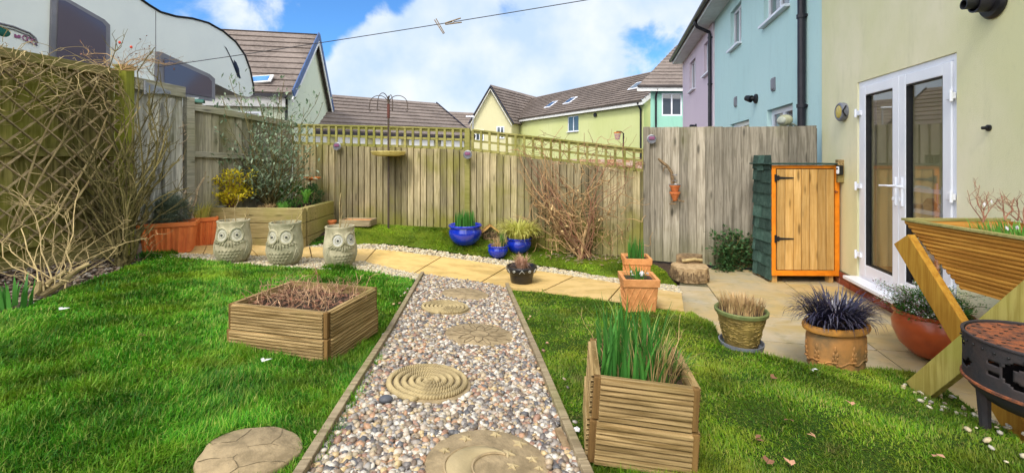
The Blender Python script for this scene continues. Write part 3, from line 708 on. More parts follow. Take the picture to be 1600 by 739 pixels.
mb.add([(17.4, 0, -.1), (17.4, -6, -.1), (17.4, -6, 5.2), (17.4, 0, 5.2)], [(0, 1, 2, 3)]); mb.build('wall', M['w_pink'], PH)
for h in hol: window(PH, *h, -.1, 2, .05)
gutter_run(PH, 12.102, 17.4); downpipe(PH, 12.16, 0, 5.1, .0, .045)
q = px_s(1088); oy2 = oy; oy = 0.0; sec_light(q, 2.45, 'small black security light on the pink wall'); oy = oy2

# mint house beyond
MH = thing('house', 'mint green rendered house end beyond the pink house', 'house', (6.9, 22, 0))
mb = MB(); facade(mb, 0, 3.2, -.1, 4.9, [(.56, 1.58, 3.55, 4.68)], 0, -.1); mb.v = [(a, b, c) for a, b, c in mb.v]; mb.add([(0, 0, -.1), (1.95, 6, -.1), (1.95, 6, 4.9), (0, 0, 4.9)], [(0, 1, 2, 3)]); mb.build('wall', M['w_mint'], MH)
window(MH, .56, 1.58, 3.55, 4.68, .06, 2, .07, sill=False)
mb = MB(); mb.box((1.3, -.3, 4.86), (4.1, .03, .26)); mb.build('fascia', M['whitewood'], MH)
mb = MB(); mb.box((1.3, -.36, 4.99), (4.1, .1, .07)); mb.build('gutter', M['gutter'], MH)
mb = MB(); roofplane(mb, (-.75, -.4, 4.95), (3.3, -.4, 4.95), (5.5, 4.2, 8.1), (2.85, 4.2, 8.1), 13, .04); mb.build('roof', M['roof'], MH)
tubeobj('downpipe', [(.25, -.06, 0), (.25, -.06, 4.5), (.25, -.3, 4.85)], .05, M['gutter'], MH)
# long lime house
lx = Vector((-.496, .868, 0)); LA = math.atan2(.868, -.496)
LH = thing('house', 'long lime green house with a long brown tiled roof and skylights', 'house', (8.36, 28, 0), LA)
def ls(x): t = (x - 800) / F; return (8.36 - 28 * t) / (.496 + .868 * t)
hol = [(ls(904), ls(886.5), 3.5, 4.72)]
mb = MB(); facade(mb, 0, 17.6, -.1, 5.0, hol, 0, .12); mb.add([(0, 0, -.1), (0, -5, -.1), (0, -5, 8.0), (0, -4, 8.2), (0, 0, 5)], [(0, 1, 2, 3, 4)]); mb.build('wall', M['w_lime'], LH)
window(LH, *hol[0], -.08, 2, .07)
mb = MB(); mb.box((8.7, .3, 4.93), (17.8, .03, .28)); mb.build('fascia', M['whitewood'], LH)
mb = MB(); roofplane(mb, (-.2, .4, 5.05), (20, .4, 5.05), (20, -3.8, 7.75), (-.2, -3.8, 7.75), 13, .085); mb.build('roof', M['roof'], LH)
mb = MB(); mb.bar((-.15, .3, 4.95), (-.15, -3.8, 7.6), .06, .28); mb.build('bargeboard', M['whitewood'], LH)
tubeobj('downpipe', [(.2, .07, 0), (.2, .07, 4.5), (.2, .35, 4.95)], .06, M['gutter'], LH)
for x, f_ in ((843, .38), (871, .40), (966, .50)):
    s_ = ls(x) ; c = Vector((s_, .4 - 4.2 * f_, 5.05 + 2.7 * f_ + .09)); u = Vector((0, -4.2, 2.7)).normalized()
    mb = MB(); mb.bar(c - u * .55, c + u * .55, .85, .06, (0, 2.7, 4.2)); w_ = mb.build('skylight', M['white'], LH)
    mb = MB(); mb.bar(c - u * .42 + Vector((0, .02, .035)), c + u * .42 + Vector((0, .02, .035)), .66, .02, (0, 2.7, 4.2)); mb.build('pane', M['dglass'], w_)
mb = MB(); mb.tube([(ls(931), .0, 4.55), (ls(931), .12, 4.55)], .14, 12); mb.build('flue', M['black'], LH)
q = P(974, 230, 27); t = thing('basketball_hoop', 'basketball hoop with a red net in front of the lime green house', 'basketball hoop', (q.x, q.y, 0), 0)
mb = MB(); mb.tube([(0, 0, 0), (0, 0, 2.95), (-.15, 0, 3.05), (-.42, 0, 3.05)], .045, 8); mb.build('post', M['black'], t)
mb = MB(); mb.tube([(-.42 + .2 * math.cos(a), -.25 + .2 * math.sin(a), 2.98) for a in np.linspace(0, 6.283, 17)], .025, 6); mb.build('ring', M['orange'], t)
mb = MB()
for a in np.linspace(0, 6.283, 13)[:-1]: mb.tube([(-.42 + .2 * math.cos(a), -.25 + .2 * math.sin(a), 2.97), (-.42 + .11 * math.cos(a + .5), -.25 + .11 * math.sin(a + .5), 2.55)], .014, 4); mb.tube([(-.42 + .2 * math.cos(a), -.25 + .2 * math.sin(a), 2.97), (-.42 + .11 * math.cos(a - .5), -.25 + .11 * math.sin(a - .5), 2.55)], .014, 4)
mb.build('net', mat('net', (.6, .3, .35), None, 5, .8, 0), t)
# cream gable
CG = thing('house', 'cream gabled house at the left end of the lime green row', 'house', (-2.0, 40, 0), 0)
pts = [(-1.75, 0), (-1.75, 4.7), (.05, 7.85), (1.95, 4.7), (1.95, 0)]
hol = [(-1.05 + 0, -.15, 3.0, 4.4), (.75, 1.45, 3.0, 4.5)]
mb = MB(); mb.prism(pts, lambda a, b: (a, 0, b), lambda a, b: (a + 5, 9, b)); mb.build('wall', M['w_cream'], CG)
for k, h in enumerate(((-1.3, -.55, 3.0, 4.0), (.6, 1.3, 3.2, 4.3))): window(CG, *h, -.05, 2, .08, sill=False)
mb = MB(); roofplane(mb, (2.15, -.25, 4.55), (7.3, 9, 4.55), (5.3, 9, 8.0), (.05, -.25, 8.0), 12, .09); mb.add([(-1.95, -.25, 4.55), (.05, -.25, 8.0), (5.1, 9, 8.0), (3, 9, 4.55)], [(0, 1, 2, 3)]); mb.build('roof', M['roof'], CG)
mb = MB(); mb.bar((2.15, -.3, 4.5), (.05, -.3, 7.93), .05, .26, (0, -1, 0)); mb.bar((-1.95, -.3, 4.5), (.05, -.3, 7.93), .05, .26, (0, -1, 0)); mb.v = [(a, b, c) for a, b, c in mb.v]; mb.build('bargeboard', mat('dark_fascia', (.04, .05, .10), None, 3, .5, 0), CG)
mb = MB(); mb.bar((2.0, -.27, 4.35), (.05, -.27, 7.65), .05, .16, (0, -1, 0)); mb.bar((-1.8, -.27, 4.35), (.05, -.27, 7.65), .05, .16, (0, -1, 0)); mb.build('trim', M['whitewood'], CG)
# orange house + roof far away
OH = thing('house', 'distant house with an orange end wall and brown roof', 'house', (-6.2, 55, 0), 0)
mb = MB(); mb.add([(-.6, 0, 0), (3.0, 0, 0), (3.0, 0, 5.0), (.9, 0, 4.6), (-.6, 0, 2.8)], [(0, 1, 2, 3, 4)]); mb.add([(-.6, 0, 0), (-9, 3, 0), (-9, 3, 3), (-.6, 0, 2.8)], [(0, 1, 2, 3)]); mb.build('wall', M['w_orange'], OH)
mb = MB(); roofplane(mb, (-9, 0, 2.9), (.2, -.4, 3.0), (1.2, 4, 7.4), (-9, 4, 7.9), 13, .06); roofplane(mb, (.2, -.4, 3.0), (3.6, -1, 6.6), (3.6, 4, 8.2), (1.2, 4, 7.4), 10, .06); mb.build('roof', M['roof'], OH)
mb = MB(); mb.bar((.0, -.6, 2.6), (3.4, -1.0, 6.2), .05, .35, (0, -1, 0)); mb.build('bargeboard', M['whitewood'], OH)
q = P(739, 225, 30); t = thing('street_lamp', 'slim white street lamp in front of the orange wall', 'street lamp', (q.x, q.y, 0), 0)
mb = MB(); mb.tube([(0, 0, 0), (0, 0, 4.2)], [.07, .045], 8); mb.build('post', M['metal'], t); mb = MB(); mb.box((-.2, 0, 4.25), (.55, .2, .1)); mb.build('lamp_head', M['white'], t, bevel=.02)
# garage row
GH = thing('garage', 'low pale garage block with a long brown tiled roof behind the trellis', 'garage', (0, 0, 0), 0)
mb = MB(); A_ = Vector((-12.9, 22.5, 2.95)); B_ = Vector((-2.5, 29.5, 2.85)); C_ = Vector((-5.95, 34.5, 5.7)); D_ = Vector((-16.3, 27.4, 5.75))
roofplane(mb, A_, B_, C_, D_, 10, .085); mb.build('roof', M['roof'], GH)
mb = MB(); e = Vector((.0, .3, 0)); mb.add([A_ + e - Vector((0, 0, 3.2)), B_ + e - Vector((0.3, 0, 3.2)), B_ + e - Vector((0.3, 0, .1)), A_ + e - Vector((0, 0, .1))], [(0, 1, 2, 3)])
mb.add([B_ + e - Vector((.3, 0, 3.2)), C_ - Vector((.3, 0, 5.8)), C_ - Vector((.3, 0, .15)), B_ + e - Vector((0.3, 0, .1))], [(0, 1, 2, 3)]); mb.build('wall', M['w_cream'], GH)
mb = MB(); mb.bar(A_ - Vector((0, 0, .12)), B_ - Vector((0, 0, .12)), .04, .2); mb.bar(B_ + Vector((.04, 0, .02)), C_ + Vector((.04, 0, .02)), .06, .2); mb.build('fascia', M['gutter'], GH)
for k in range(5):
    a = lerp(A_, B_, .12 + .17 * k); b_ = lerp(A_, B_, .12 + .17 * k + .13); n_ = Vector((.02, .2, 0))
    mb = MB(); mb.bar(a + n_ - Vector((0, 0, 1.35)), b_ + n_ - Vector((0, 0, 1.35)), .05, 2.1); mb.build('garage_door', M['w_white'], GH)
# left gable house
HL = thing('house', 'white gabled house with steep brown tiled roof behind the caravan', 'house', (0, 0, 0), 0)
E1 = Vector((-9.95, 19.6, 4.5)); E2 = Vector((-11.4, 27.6, 4.1)); AP = Vector((-10.62, 23.6, 8.0)); LD = Vector((-4.6, -.95, 0)).normalized()
mb = MB(); mb.add([E1 - Vector((0, 0, 4.6)), E2 - Vector((0, 0, 4.2)), E2, AP, E1], [(0, 1, 2, 3, 4)])
f_ = E1 + LD * 9 + Vector((0, .3, 0)); mb.add([E1 + Vector((-.05, .3, -4.6)), f_ - Vector((0, 0, 4.6)), f_, E1 + Vector((-.05, .3, 0))], [(0, 1, 2, 3)]); mb.build('wall', M['w_pale'], HL)
mb = MB(); o_ = -LD * .25; sl = (AP - E1); dn = -sl.normalized() * .35
roofplane(mb, E1 + LD * 9 + dn, E1 + o_ + dn, AP + o_, AP + LD * 9, 11, .07)
roofplane(mb, E2 + o_, E2 + LD * 9, AP + LD * 9, AP + o_, 12, .045); mb.build('roof', M['roof'], HL)
bb = MB(); k_ = -LD * .30; bb.bar(E1 + k_ + dn, AP + k_ + Vector((0, 0, .02)), .05, .34, (0, 0, 1)); bb.bar(E2 + k_ - (AP - E2).normalized() * .2, AP + k_ + Vector((0, 0, .02)), .05, .3); bb.build('bargeboard', mat('blue_fascia', (.06, .11, .25), None, 3, .5, 0), HL)
bb = MB(); k_ = -LD * .28; dz_ = Vector((0, 0, -.32)); bb.bar(E1 + k_ + dn + dz_, AP + k_ + dz_, .04, .2); bb.bar(E2 + k_ + dz_, AP + k_ + dz_, .04, .2); bb.build('trim', M['whitewood'], HL)
bb = MB(); bb.bar(E1 + dn + Vector((.1, -.08, -.1)), E1 + dn + LD * 9 + Vector((0, -.08, -.1)), .12, .12); bb.build('gutter', M['gutter'], HL)
bb = MB(); bb.bar(E1 + Vector((-.1, -.02, -.55)), E1 + LD * 9 + Vector((0, -.02, -.55)), .08, .5); bb.build('fascia', M['whitewood'], HL)
tubeobj('downpipe', [E1 + Vector((-.15, .2, -4.4)), E1 + Vector((-.15, .15, -.5)), E1 + Vector((-.05, -.2, -.25))], .06, M['gutter'], HL)
c = E1.lerp(AP, .10) + LD * 1.3 + Vector((0, -.05, .1)); u = sl.normalized()
mb = MB(); mb.bar(c - u * .28, c + u * .28, 1.15, .06, Vector((0, -1, 1))); w_ = mb.build('skylight', M['whitewood'], HL)
mb = MB(); mb.bar(c - u * .2 + Vector((0, -.03, .03)), c + u * .2 + Vector((0, -.03, .03)), .9, .02, Vector((0, -1, 1))); mb.build('pane', mat('skylight_glass', (.10, .25, .55), None, 2, .05, 0, spec=1), w_)
mb = MB(); a = E1 + LD * 1.2 + Vector((0, .22, -1.5)); mb.bar(a, a + LD * .9, .06, 1.0); w_ = mb.build('window', M['white'], HL); mb = MB(); mb.bar(a + LD * .08 + Vector((0, -.04, 0)), a + LD * .82 + Vector((0, -.04, 0)), .02, .84); mb.build('pane', M['dglass'], w_)
# reddish garden wall seen through the trellis
mb = MB(); a = P(800, 245, 14); b_ = P(1040, 250, 12)
for r_ in range(14):
    for k in range(22): 
        p = a.lerp(b_, (k + .5 * (r_ % 2)) / 22); q = a.lerp(b_, (k + .96 + .5 * (r_ % 2)) / 22); p.z = q.z = .2 + r_ * .09; mb.bar(p, q, .1, .08)
o = mb.build('brick_wall', rampisl('tan_brick', [(.52, .27, .15), (.56, .34, .2), (.46, .26, .16), (.6, .42, .34)], .9, .3, .2)); tag(o, 'low orange brick wall glimpsed through the right trellis', 'wall')
# ------------------------------------------------------------------ fences
def fence(name, label, p0, p1, zt, zb, mb_, mr, bw=.1, post_at=(), rails=(), thick=.018, front=-1, jitter=.006, rail_mat=None, gb=None):
    """p0 -> p1 left to right; zt, zb: (z at p0, z at p1); front -1 = garden side is local -y"""
    p0 = Vector((*p0, 0)); p1 = Vector((*p1, 0)); L = (p1 - p0).length; d = (p1 - p0) / L; rz = math.atan2(d.y, d.x)
    t = thing(name, label, 'fence', (p0.x, p0.y, 0), rz); x = 0
    mb = MB()
    while x < L - .02:
        w_ = min(bw * U(.94, 1.06), L - x); k = (x + w_ / 2) / L; top = lerp(zt[0], zt[1], k) + U(-jitter, jitter); bot = lerp(zb[0], zb[1], k)
        a = U(.0, .006)
        y0, y1 = front * thick, front * (thick + .017)
        vs = [(x + .003, y0 * .6 - a * 0, bot), (x + w_ - .003, y1, bot), (x + w_ - .003, 0.004, bot), (x + .003, 0.004, bot)]
        mb.add(vs + [(q[0], q[1], top) for q in vs], [(0, 1, 5, 4), (1, 2, 6, 5), (2, 3, 7, 6), (3, 0, 4, 7), (4, 5, 6, 7)])
        x += w_
    mb.build('boards', mb_, t)
    mb = MB(); mb.add([(0, .004, zb[0]), (L, .004, zb[1]), (L, .004, zt[1] - .03), (0, .004, zt[0] - .03), (0, .014, zb[0]), (L, .014, zb[1]), (L, .014, zt[1] - .03), (0, .014, zt[0] - .03)], [(0, 1, 2, 3), (4, 5, 6, 7), (3, 2, 6, 7), (0, 1, 5, 4), (0, 3, 7, 4), (1, 2, 6, 5)]); mb.build('gap_shade', M['gap'], t)  # added dark sheet, stands in for shade in the gaps between boards
    for px_, w_, zz, ex in post_at:
        mb = MB(); mb.box((px_, front * .04, (zz[0] + zz[1]) / 2), (w_, w_, zz[1] - zz[0])); mb.build('post', mr, t, bevel=.004)
    for (za, zb_, y, w_, h_) in rails:
        mb = MB(); mb.bar((0, y, za), (L, y, zb_), w_, h_); mb.build('rail', rail_mat or mr, t, bevel=.003)
    if gb:
        mb = MB(); mb.bar((0, 0, gb[0]), (L, 0, gb[1]), .03, gb[2]); mb.build('gravel_board', mr, t)
    return t, L
BL = (-3.40, 6.86); BM = (-.62, 6.42); BR = (1.80, 6.045)
fence('fence', 'left run of the greenish closeboard back fence behind the bird feeder', BL, BM, (1.665, 1.565), (.38, .26), M['fence_back'], M['trellis'], post_at=((2.80, .075, (.2, 1.87), 0),))
fence('fence', 'right run of the greenish closeboard back fence behind the bare climber', (BM[0] + .004, BM[1] - .001), BR, (1.555, 1.262), (.25, .02), M['fence_back'], M['trellis'])
def trellis(label, p0, p1, z0, z1, h=.29, pitch=.122):
    p0 = Vector((*p0, z0)); p1 = Vector((*p1, z1)); L = (p1 - p0).length; d = p1 - p0
    t = thing('trellis_panel', label, 'trellis', p0, math.atan2(d.y, d.x)); dz = z1 - z0
    mb = MB(); n = int(L / pitch)
    for k in range(n + 1):
        x = L * k / n; zz = dz * k / n; wd = .04 if k in (0, n) else .034
        mb.bar((x, -.014, zz + .0), (x, -.014, zz + h), wd, .018, (0, 1, 0))
    for k in range(4) if h > .4 else (0, 1, 2):
        zz = .014 + (h - .028) * k / 2; wd = .045 if k in (0, 2) else .032
        mb.bar((0, .006, zz), (L, .006, zz + dz), .019, wd)
    mb.build('lattice', M['trellis'], t)
    mb = MB(); mb.bar((0, 0, h + .012), (L, 0, h + .012 + dz), .05, .022); mb.build('cap', M['trellis'], t)
trellis('left length of square trellis on the back fence above the bird table', BL, BM, 1.668, 1.568)
trellis('right length of square trellis on the back fence tangled with bare climber stems', (BM[0] + .05, BM[1] - .007), (BR[0] - .02, BR[1]), 1.556, 1.264)
TL = (1.835, 6.04); TRr = (3.86, 5.585)
fence('fence', 'tall grey weathered closeboard fence panel between garden and turquoise house', TL, TRr, (1.865, 1.855), (.06, .0), M['fence_tall'], M['fence_tall'], bw=.108, thick=.02, post_at=((.0, .08, (-.1, 1.87), 0),))
# left side
def lf(Y): return (-4.2 + .17 * (Y - 4.8), Y)
S1a, S1b = lf(.4), lf(4.66)
t1, L1_ = fence('fence', 'mossy olive side fence on the left with diamond lattice fixed over it', S1a, S1b, (2.40, 2.37), (.66, .66), M['fence_left'], M['fence_left_x'], bw=.11,
      rails=((2.36, 2.34, -.05, .05, .09), (1.50, 1.50, -.05, .05, .07), (.70, .70, -.05, .05, .09)), gb=(.5, .5, .3), front=-1)
mb = MB(); sp_ = .21
zlo, zhi = .68, 2.3
for s_, y_ in ((1, -.083), (-1, -.095)):
    x = -3
    while x < L1_ + 2.5:
        a0 = x; a1 = x + s_ * (zhi - zlo) * 1.05; p = [(a0, zlo), (a1, zhi)]
        def cl(p, q):
            (xa, za), (xb, zb_) = p, q; t0, t1_ = 0, 1
            for lim, sg in ((0, 1), (L1_, -1)):
                da = sg * (xa - lim); db = sg * (xb - lim)
                if da < 0 and db < 0: return None
                if da < 0: t0 = max(t0, da / (da - db))
                if db < 0: t1_ = min(t1_, da / (da - db))
            if t0 >= t1_: return None
            f = lambda t: (xa + (xb - xa) * t, za + (zb_ - za) * t); return f(t0), f(t1_)
        r_ = cl(*p)
        if r_: mb.bar((r_[0][0], y_, r_[0][1]), (r_[1][0], y_, r_[1][1]), .010, .026, (0, 1, 0)); 
        x += sp_
mb.v = mb.v; mb.build('diamond_lattice', M['lattice'], t1)
tb, _ = lf(4.72), 0
mb = MB(); mb.box((0, 0, .9), (.12, .12, 3.06)); 
pt = thing('fence_post', 'thick mossy fence post between lattice fence and grey gate', 'post', (lf(4.76)[0] + .03, 4.76, 0), .1)
mb.build('post', wood('post_moss', 'z', (.14, .13, .03), (.25, .24, .06), (.30, .33, .03), .6, 0), pt, bevel=.006)
mb = MB(); mb.box((0, 0, 2.435), (.14, .14, .02)); mb.build('cap', M['fence_left_x'], pt)
# gate
GA, GB = (lf(4.84)[0], 4.84), (-4.07, 5.42)
t, L = fence('gate', 'weathered grey board gate with strap hinge and diagonal brace', GA, GB, (2.34, 2.30), (.5, .5), M['gate'], M['gate_x'], bw=.1,
      rails=((2.27, 2.25, -.055, .05, .13), (.62, .62, -.05, .05, .11)))
t['category'] = 'gate'
mb = MB(); mb.bar((.40, -.075, 2.15), (.14, -.075, .75), .04, .085, (0, 1, 0)); mb.build('brace', M['gate'], t, bevel=.003)
mb = MB(); mb.box((.36, -.05, 1.4), (.05, .05, 1.4)); mb.build('stile', M['gate'], t, bevel=.003)
mb = MB(); mb.add([(.1, -.083, 2.17), (.1, -.083, 2.30), (.40, -.083, 2.235), (.40, -.083, 2.205), (.1, -.087, 2.17), (.1, -.087, 2.30), (.40, -.087, 2.235), (.40, -.087, 2.205)], [(4, 5, 6, 7), (0, 3, 2, 1), (0, 1, 5, 4), (1, 2, 6, 5), (2, 3, 7, 6), (3, 0, 4, 7)])
mb.tube([(.1, -.085, 2.16), (.1, -.085, 2.31)], .014, 8); mb.build('hinge', M['metal'], t)
fence('fence', 'grey weathered side fence section behind the leafy shrub', (-4.06, 5.47), (-3.42, 6.86), (2.12, 1.99), (.45, .42), M['fence_grey'], M['gate_x'], bw=.1,
      rails=((2.09, 1.97, -.04, .05, .08), (1.50, 1.44, -.045, .06, .07), (.62, .60, -.045, .05, .08)), post_at=((.03, .09, (.3, 2.2), 0),))

# ------------------------------------------------------------------ motorhome beyond the left fence
def cv(px, py, off=0.0):
    t = (px - 800) / F; Y = -6.5 / (t - .1); return Vector((.1 * Y - 6.5 + off, Y, CH - (py - HZ) / F * Y))
CVd = Vector((.1, 1, 0)).normalized(); CVn = Vector((1, -.1, 0)).normalized()
t = thing('motorhome', 'pale motorhome with dark windows parked behind the left fence', 'motorhome', (-6.4, 6.0, 0), 0)
loc = Vector((-6.4, 6.0, 0))
top = [cv(*p) for p in ((215, -4), (232, 8), (250, 19), (275, 26), (300, 29), (325, 36), (348, 49), (368, 66), (382, 86), (390, 108), (395, 132), (396, 148), (389, 152), (374, 149), (330, 128))]
low = [Vector((top[-1].x, top[-1].y - .5, 2.35)), Vector((.1 * 2.0 - 6.5, 2.0, 2.3))]
tp = [Vector((.1 * 2.0 - 6.5, 2.0, top[0].z + .02))]
ring = tp + top + low
mb = MB(); nrm = Vector((-2.2, .22, 0)); n = len(ring)
mb.add([p - loc for p in ring] + [p + nrm - loc for p in ring], [tuple(range(n)), tuple(range(2 * n - 1, n - 1, -1))] + [(i, (i + 1) % n, n + (i + 1) % n, n + i) for i in range(n)])
mb.build('body', M['caravan'], t)
mb = MB(); mb.tube([p + CVn * .01 - loc for p in tp + top[:12]], .018, 6); mb.build('trim', M['black'], t)
mb = MB(); mb.box(Vector((-6.75, 6.1, 1.3)) - loc, (1.7, 6.6, 2.2)); mb.build('underbody', M['caravan_grey'], t)
def cvpanel(pts, off, m, name, thick=.03, parent=None):
    a = [cv(*p) - loc + CVn * off for p in pts]; mb = MB(); n = len(a)
    mb.add([p + CVn * thick for p in a] + a, [tuple(range(n)), tuple(range(2 * n - 1, n - 1, -1))] + [(i, (i + 1) % n, n + (i + 1) % n, n + i) for i in range(n)])
    return mb.build(name, m, parent or t, bevel=.01)
f = cvpanel([(80, -14), (96, -4), (160, 32), (168, 40), (168, 140), (76, 140)], .002, M['caravan_grey'], 'window_frame'); cvpanel([(88, 2), (97, 3), (155, 36), (160, 42), (160, 138), (84, 138)], .025, M['cwin'], 'pane', .02, None)
f = cvpanel([(243, 82), (250, 83), (325, 117), (333, 124), (333, 158), (240, 150)], .002, M['caravan_grey'], 'window_frame'); cvpanel([(254, 92), (322, 122), (327, 128), (327, 152), (254, 140)], .025, M['cwin'], 'pane', .02, None)
mb = MB(); a = cv(244, 0) - loc; b_ = cv(244, 150) - loc; mb.bar(cv(243, 18) - loc, cv(243, 150) - loc, .008, .012, CVn); mb.build('seam', M['caravan_grey'], t)
cvpanel([(350, 72), (354, 76), (371, 120), (376, 122), (368, 104)], .002, M['navy'], 'stripe', .004)
cvpanel([(365, 94), (369, 98), (373, 108), (375, 123), (371, 121), (367, 108)], .002, M['navy'], 'stripe', .004)
# club badges seen over the fence on the left: a rounded outline, a green badge, a red mark
o = [cv(*p) - loc + CVn * .01 for p in ((-5, 36), (20, 42), (45, 52), (54, 60), (57, 68))]
mb = MB(); mb.tube(o, .012, 6); mb.tube([p + Vector((0, 0, -.035)) for p in o], .006, 6); mb.build('badge_outline', M['caravan_grey'], t)
mb = MB(); c = cv(5, 50) - loc; mb.ell(c, (.012, .09, .06), None, 14, 8); mb.build('badge', M['green_plastic'], t, smooth=True)
cvpanel([(22, 54), (24, 54), (26, 58), (28, 55), (31, 56), (31, 60), (22, 59)], .004, M['lamp_pink'], 'badge_mark', .004)
mb = MB(); 
for a in range(3): c = cv(38 + 7 * a, 60 + 3 * a) - loc; mb.tube([c + CVn * .012 + Vector((0, math.cos(q) * .03, math.sin(q) * .03)) for q in np.linspace(0, 6.28, 10)], .006, 5)
mb.build('badge_mark', M['lamp_pink'], t)

# ------------------------------------------------------------------ lamps and ornaments on the fences
def fence_lamp(px, py, Y, label):
    q = P(px, py, Y); t = thing('solar_lamp', label, 'solar lamp', q, -.13 if px < 1015 else -.2, 'round solar lamps on the fences')
    disc_parts([], t); Rn = Matrix.Rotation(math.pi / 2, 4, 'X')
    for nm, prof, m in (('rim', [(0, 0), (.062, 0), (.064, .012), (.055, .02), (.05, .012)], M['metal']), ('face', [(0, .008), (.05, .008), (.046, .016), (.001, .018)], M['lamp_grey'])):
        mb = MB(); mb.lathe(prof, 24); mb.v = [tuple(Rn @ Vector(v)) for v in mb.v]; mb.build(nm, m, t, smooth=True)
    mb = MB(); mb.box((0, -.022, .016), (.075, .01, .042)); mb.build('solar_panel', M['lamp_pink'], t, bevel=.004)
fence_lamp(527, 229, 6.66, 'solar lamp on the back fence nearest the raised bed')
fence_lamp(731, 242, 6.27, 'solar lamp at the middle post of the back fence')
fence_lamp(1018, 218, 5.96, 'solar lamp at the top left corner of the tall grey fence')
# driftwood hanging with little pots
q = P(1050, 290, 5.90); t = thing('hanging_ornament', 'driftwood branch hung on the tall fence with tied terracotta pots', 'ornament', q, -.2)
s = sc(5.9)
def o_(px, py, dy=-.03): return Vector(((px - 1050) * s, dy, (290 - py) * s))
mb = MB(); mb.tube([o_(1029, 248), o_(1035, 254), o_(1043, 260), o_(1049, 270), o_(1050, 282), o_(1051, 300)], [.012, .022, .018, .02, .022, .016], 8); mb.tube([o_(1046, 262), o_(1038, 262), o_(1036, 268)], [.012, .005], 6); mb.build('branch', M['bark'], t, smooth=True)
for i, (y_, r_) in enumerate(((291, 7.5), (302, 7))):
    mb = MB(); mb.lathe([(.4 * r_ * s, -11 * s), (r_ * s, 0), (1.1 * r_ * s, .0), (1.1 * r_ * s, 3 * s), (.9 * r_ * s, 3 * s), (.7 * r_ * s, -4 * s)], 18, o_(1053, y_, -.07)); mb.build('pot', M['terracotta'], t, smooth=True)
mb = MB(); c = o_(1053, 288, -.07); mb.tube([c + Vector((math.cos(a) * 8.6 * s, math.sin(a) * 8.6 * s, 0)) for a in np.linspace(0, 6.28, 18)], .006, 5)
for k in range(4): c = o_(1053, 274 + 9 * k, -.04); mb.tube([c + Vector((math.cos(a) * 4 * s, math.sin(a) * 4 * s, a * .002)) for a in np.linspace(0, 6.28, 10)], .004, 5)
mb.build('cord', M['metal'], t)
mb = MB(); mb.tube([o_(1048, 315, -.06), o_(1056, 312, -.06), o_(1067, 314, -.06)], [.012, .008], 6); mb.tube([o_(1045, 318, -.06), o_(1055, 318, -.06)], .009, 6); mb.build('stick', M['bark'], t)

# ------------------------------------------------------------------ clothes line and pegs
A_ = Vector(P(246, 105, 5.02)); B_ = Vector(P(1500, -101, 3.4))
lp = []
for k in range(25):
    u = k / 24; p = A_.lerp(B_, u); p.z -= .10 * 4 * u * (1 - u) * .35; lp.append(p)
o = tubeobj('clothes_line', lp, .0042, M['wire'], None, 6); tag(o, 'thin grey clothes line strung high across the garden', 'clothes line')
def on_line(px):
    for a, b in zip(lp, lp[1:]):
        xa, xb = 800 + F * a.x / a.y, 800 + F * b.x / b.y
        if xa <= px <= xb: return a.lerp(b, (px - xa) / (xb - xa))
def peg(px, ang, label, open_=.12):
    q = on_line(px); t = thing('clothes_peg', label, 'clothes peg', q, 0); s = sc(q.y); D = Vector((math.sin(ang), 0, -math.cos(ang)))
    S = Vector((D.z, 0, -D.x)); L = 26 * s
    for sg in (-1, 1):
        mb = MB(); mb.bar(D * (-L * .35) + S * sg * (.004 + open_ * L * .35) + Vector((0, 0, 0)), D * (L * .65) + S * sg * .006, .014, .009, (S.x, 0, S.z)); mb.build('prong', M['peg'], t, bevel=.001)
    mb = MB(); c = D * L * .15; mb.tube([c + Vector((0, -.01, 0)), c + Vector((0, .01, 0))], .007, 8); mb.build('spring', M['metal'], t)
peg(685, .55, 'wooden clothes peg hanging straight down on the line, the left one', .10)
peg(712, -1.35, 'wooden clothes peg twisted sideways with open jaws on the line, the right one', .30)

# ------------------------------------------------------------------ plants: helpers
def wander(a, b, n=8, wob=.08, sag=0.0, up=0.0):
    a = Vector(a); b = Vector(b); L = (b - a).length; pts = []; off = Vector((0, 0, 0)); ph = [U(0, 6.28) for _ in range(3)]; fr = [U(2, 6) for _ in range(3)]
    for i in range(n + 1):
        u = i / n; e = math.sin(math.pi * u)
        o = Vector([math.sin(ph[k] + fr[k] * u) * wob * L * e for k in range(3)])
        jit = Vector((U(-1, 1), U(-1, 1), U(-1, 1))) * wob * L * .12 * (0 < i < n)
        p = a.lerp(b, u) + o + jit; p.z += (up - sag) * e * L
        pts.append(p)
    return pts
def canes(mb, items, twigs=4, tw_len=(.08, .25), r=.006, wob=.1, n=8, up=.1, sub=True, ends=None, th=.45, sides=5):
    for a, b in items:
        pts = wander(a, b, n, wob, up=up); r0 = r * U(.7, 1.2)
        mb.tube(pts, [r0, r0 * .45], sides)
        if ends is not None: ends.append((pts[-1], pts[-1] - pts[-2]))
        for _ in range(twigs):
            i = random.randint(2, n - 1); d = (pts[i] - pts[i - 1]).normalized(); k = Vector((U(-1, 1), U(-1, 1), U(-.3, 1))).normalized()
            L = U(*tw_len); e = pts[i] + (d + k * 1.1).normalized() * L
            q = wander(pts[i], e, 4, .12); mb.tube(q, [r0 * th, r0 * th * .4], 4)
            if ends is not None: ends.append((q[-1], q[-1] - q[-2])); ends.append((q[2], q[2] - q[1]))
            if sub and U(0, 1) < .6:
                e2 = q[2] + (d + Vector((U(-1, 1), U(-1, 1), U(-.4, 1)))).normalized() * L * .5; mb.tube([q[2], (q[2] + e2) / 2 + Vector((U(-.01, .01),) * 3), e2], [r0 * th * .7, r0 * th * .3], 4)
def shift(mb, o): mb.v = [(a - o.x, b - o.y, c - o.z) for a, b, c in mb.v]
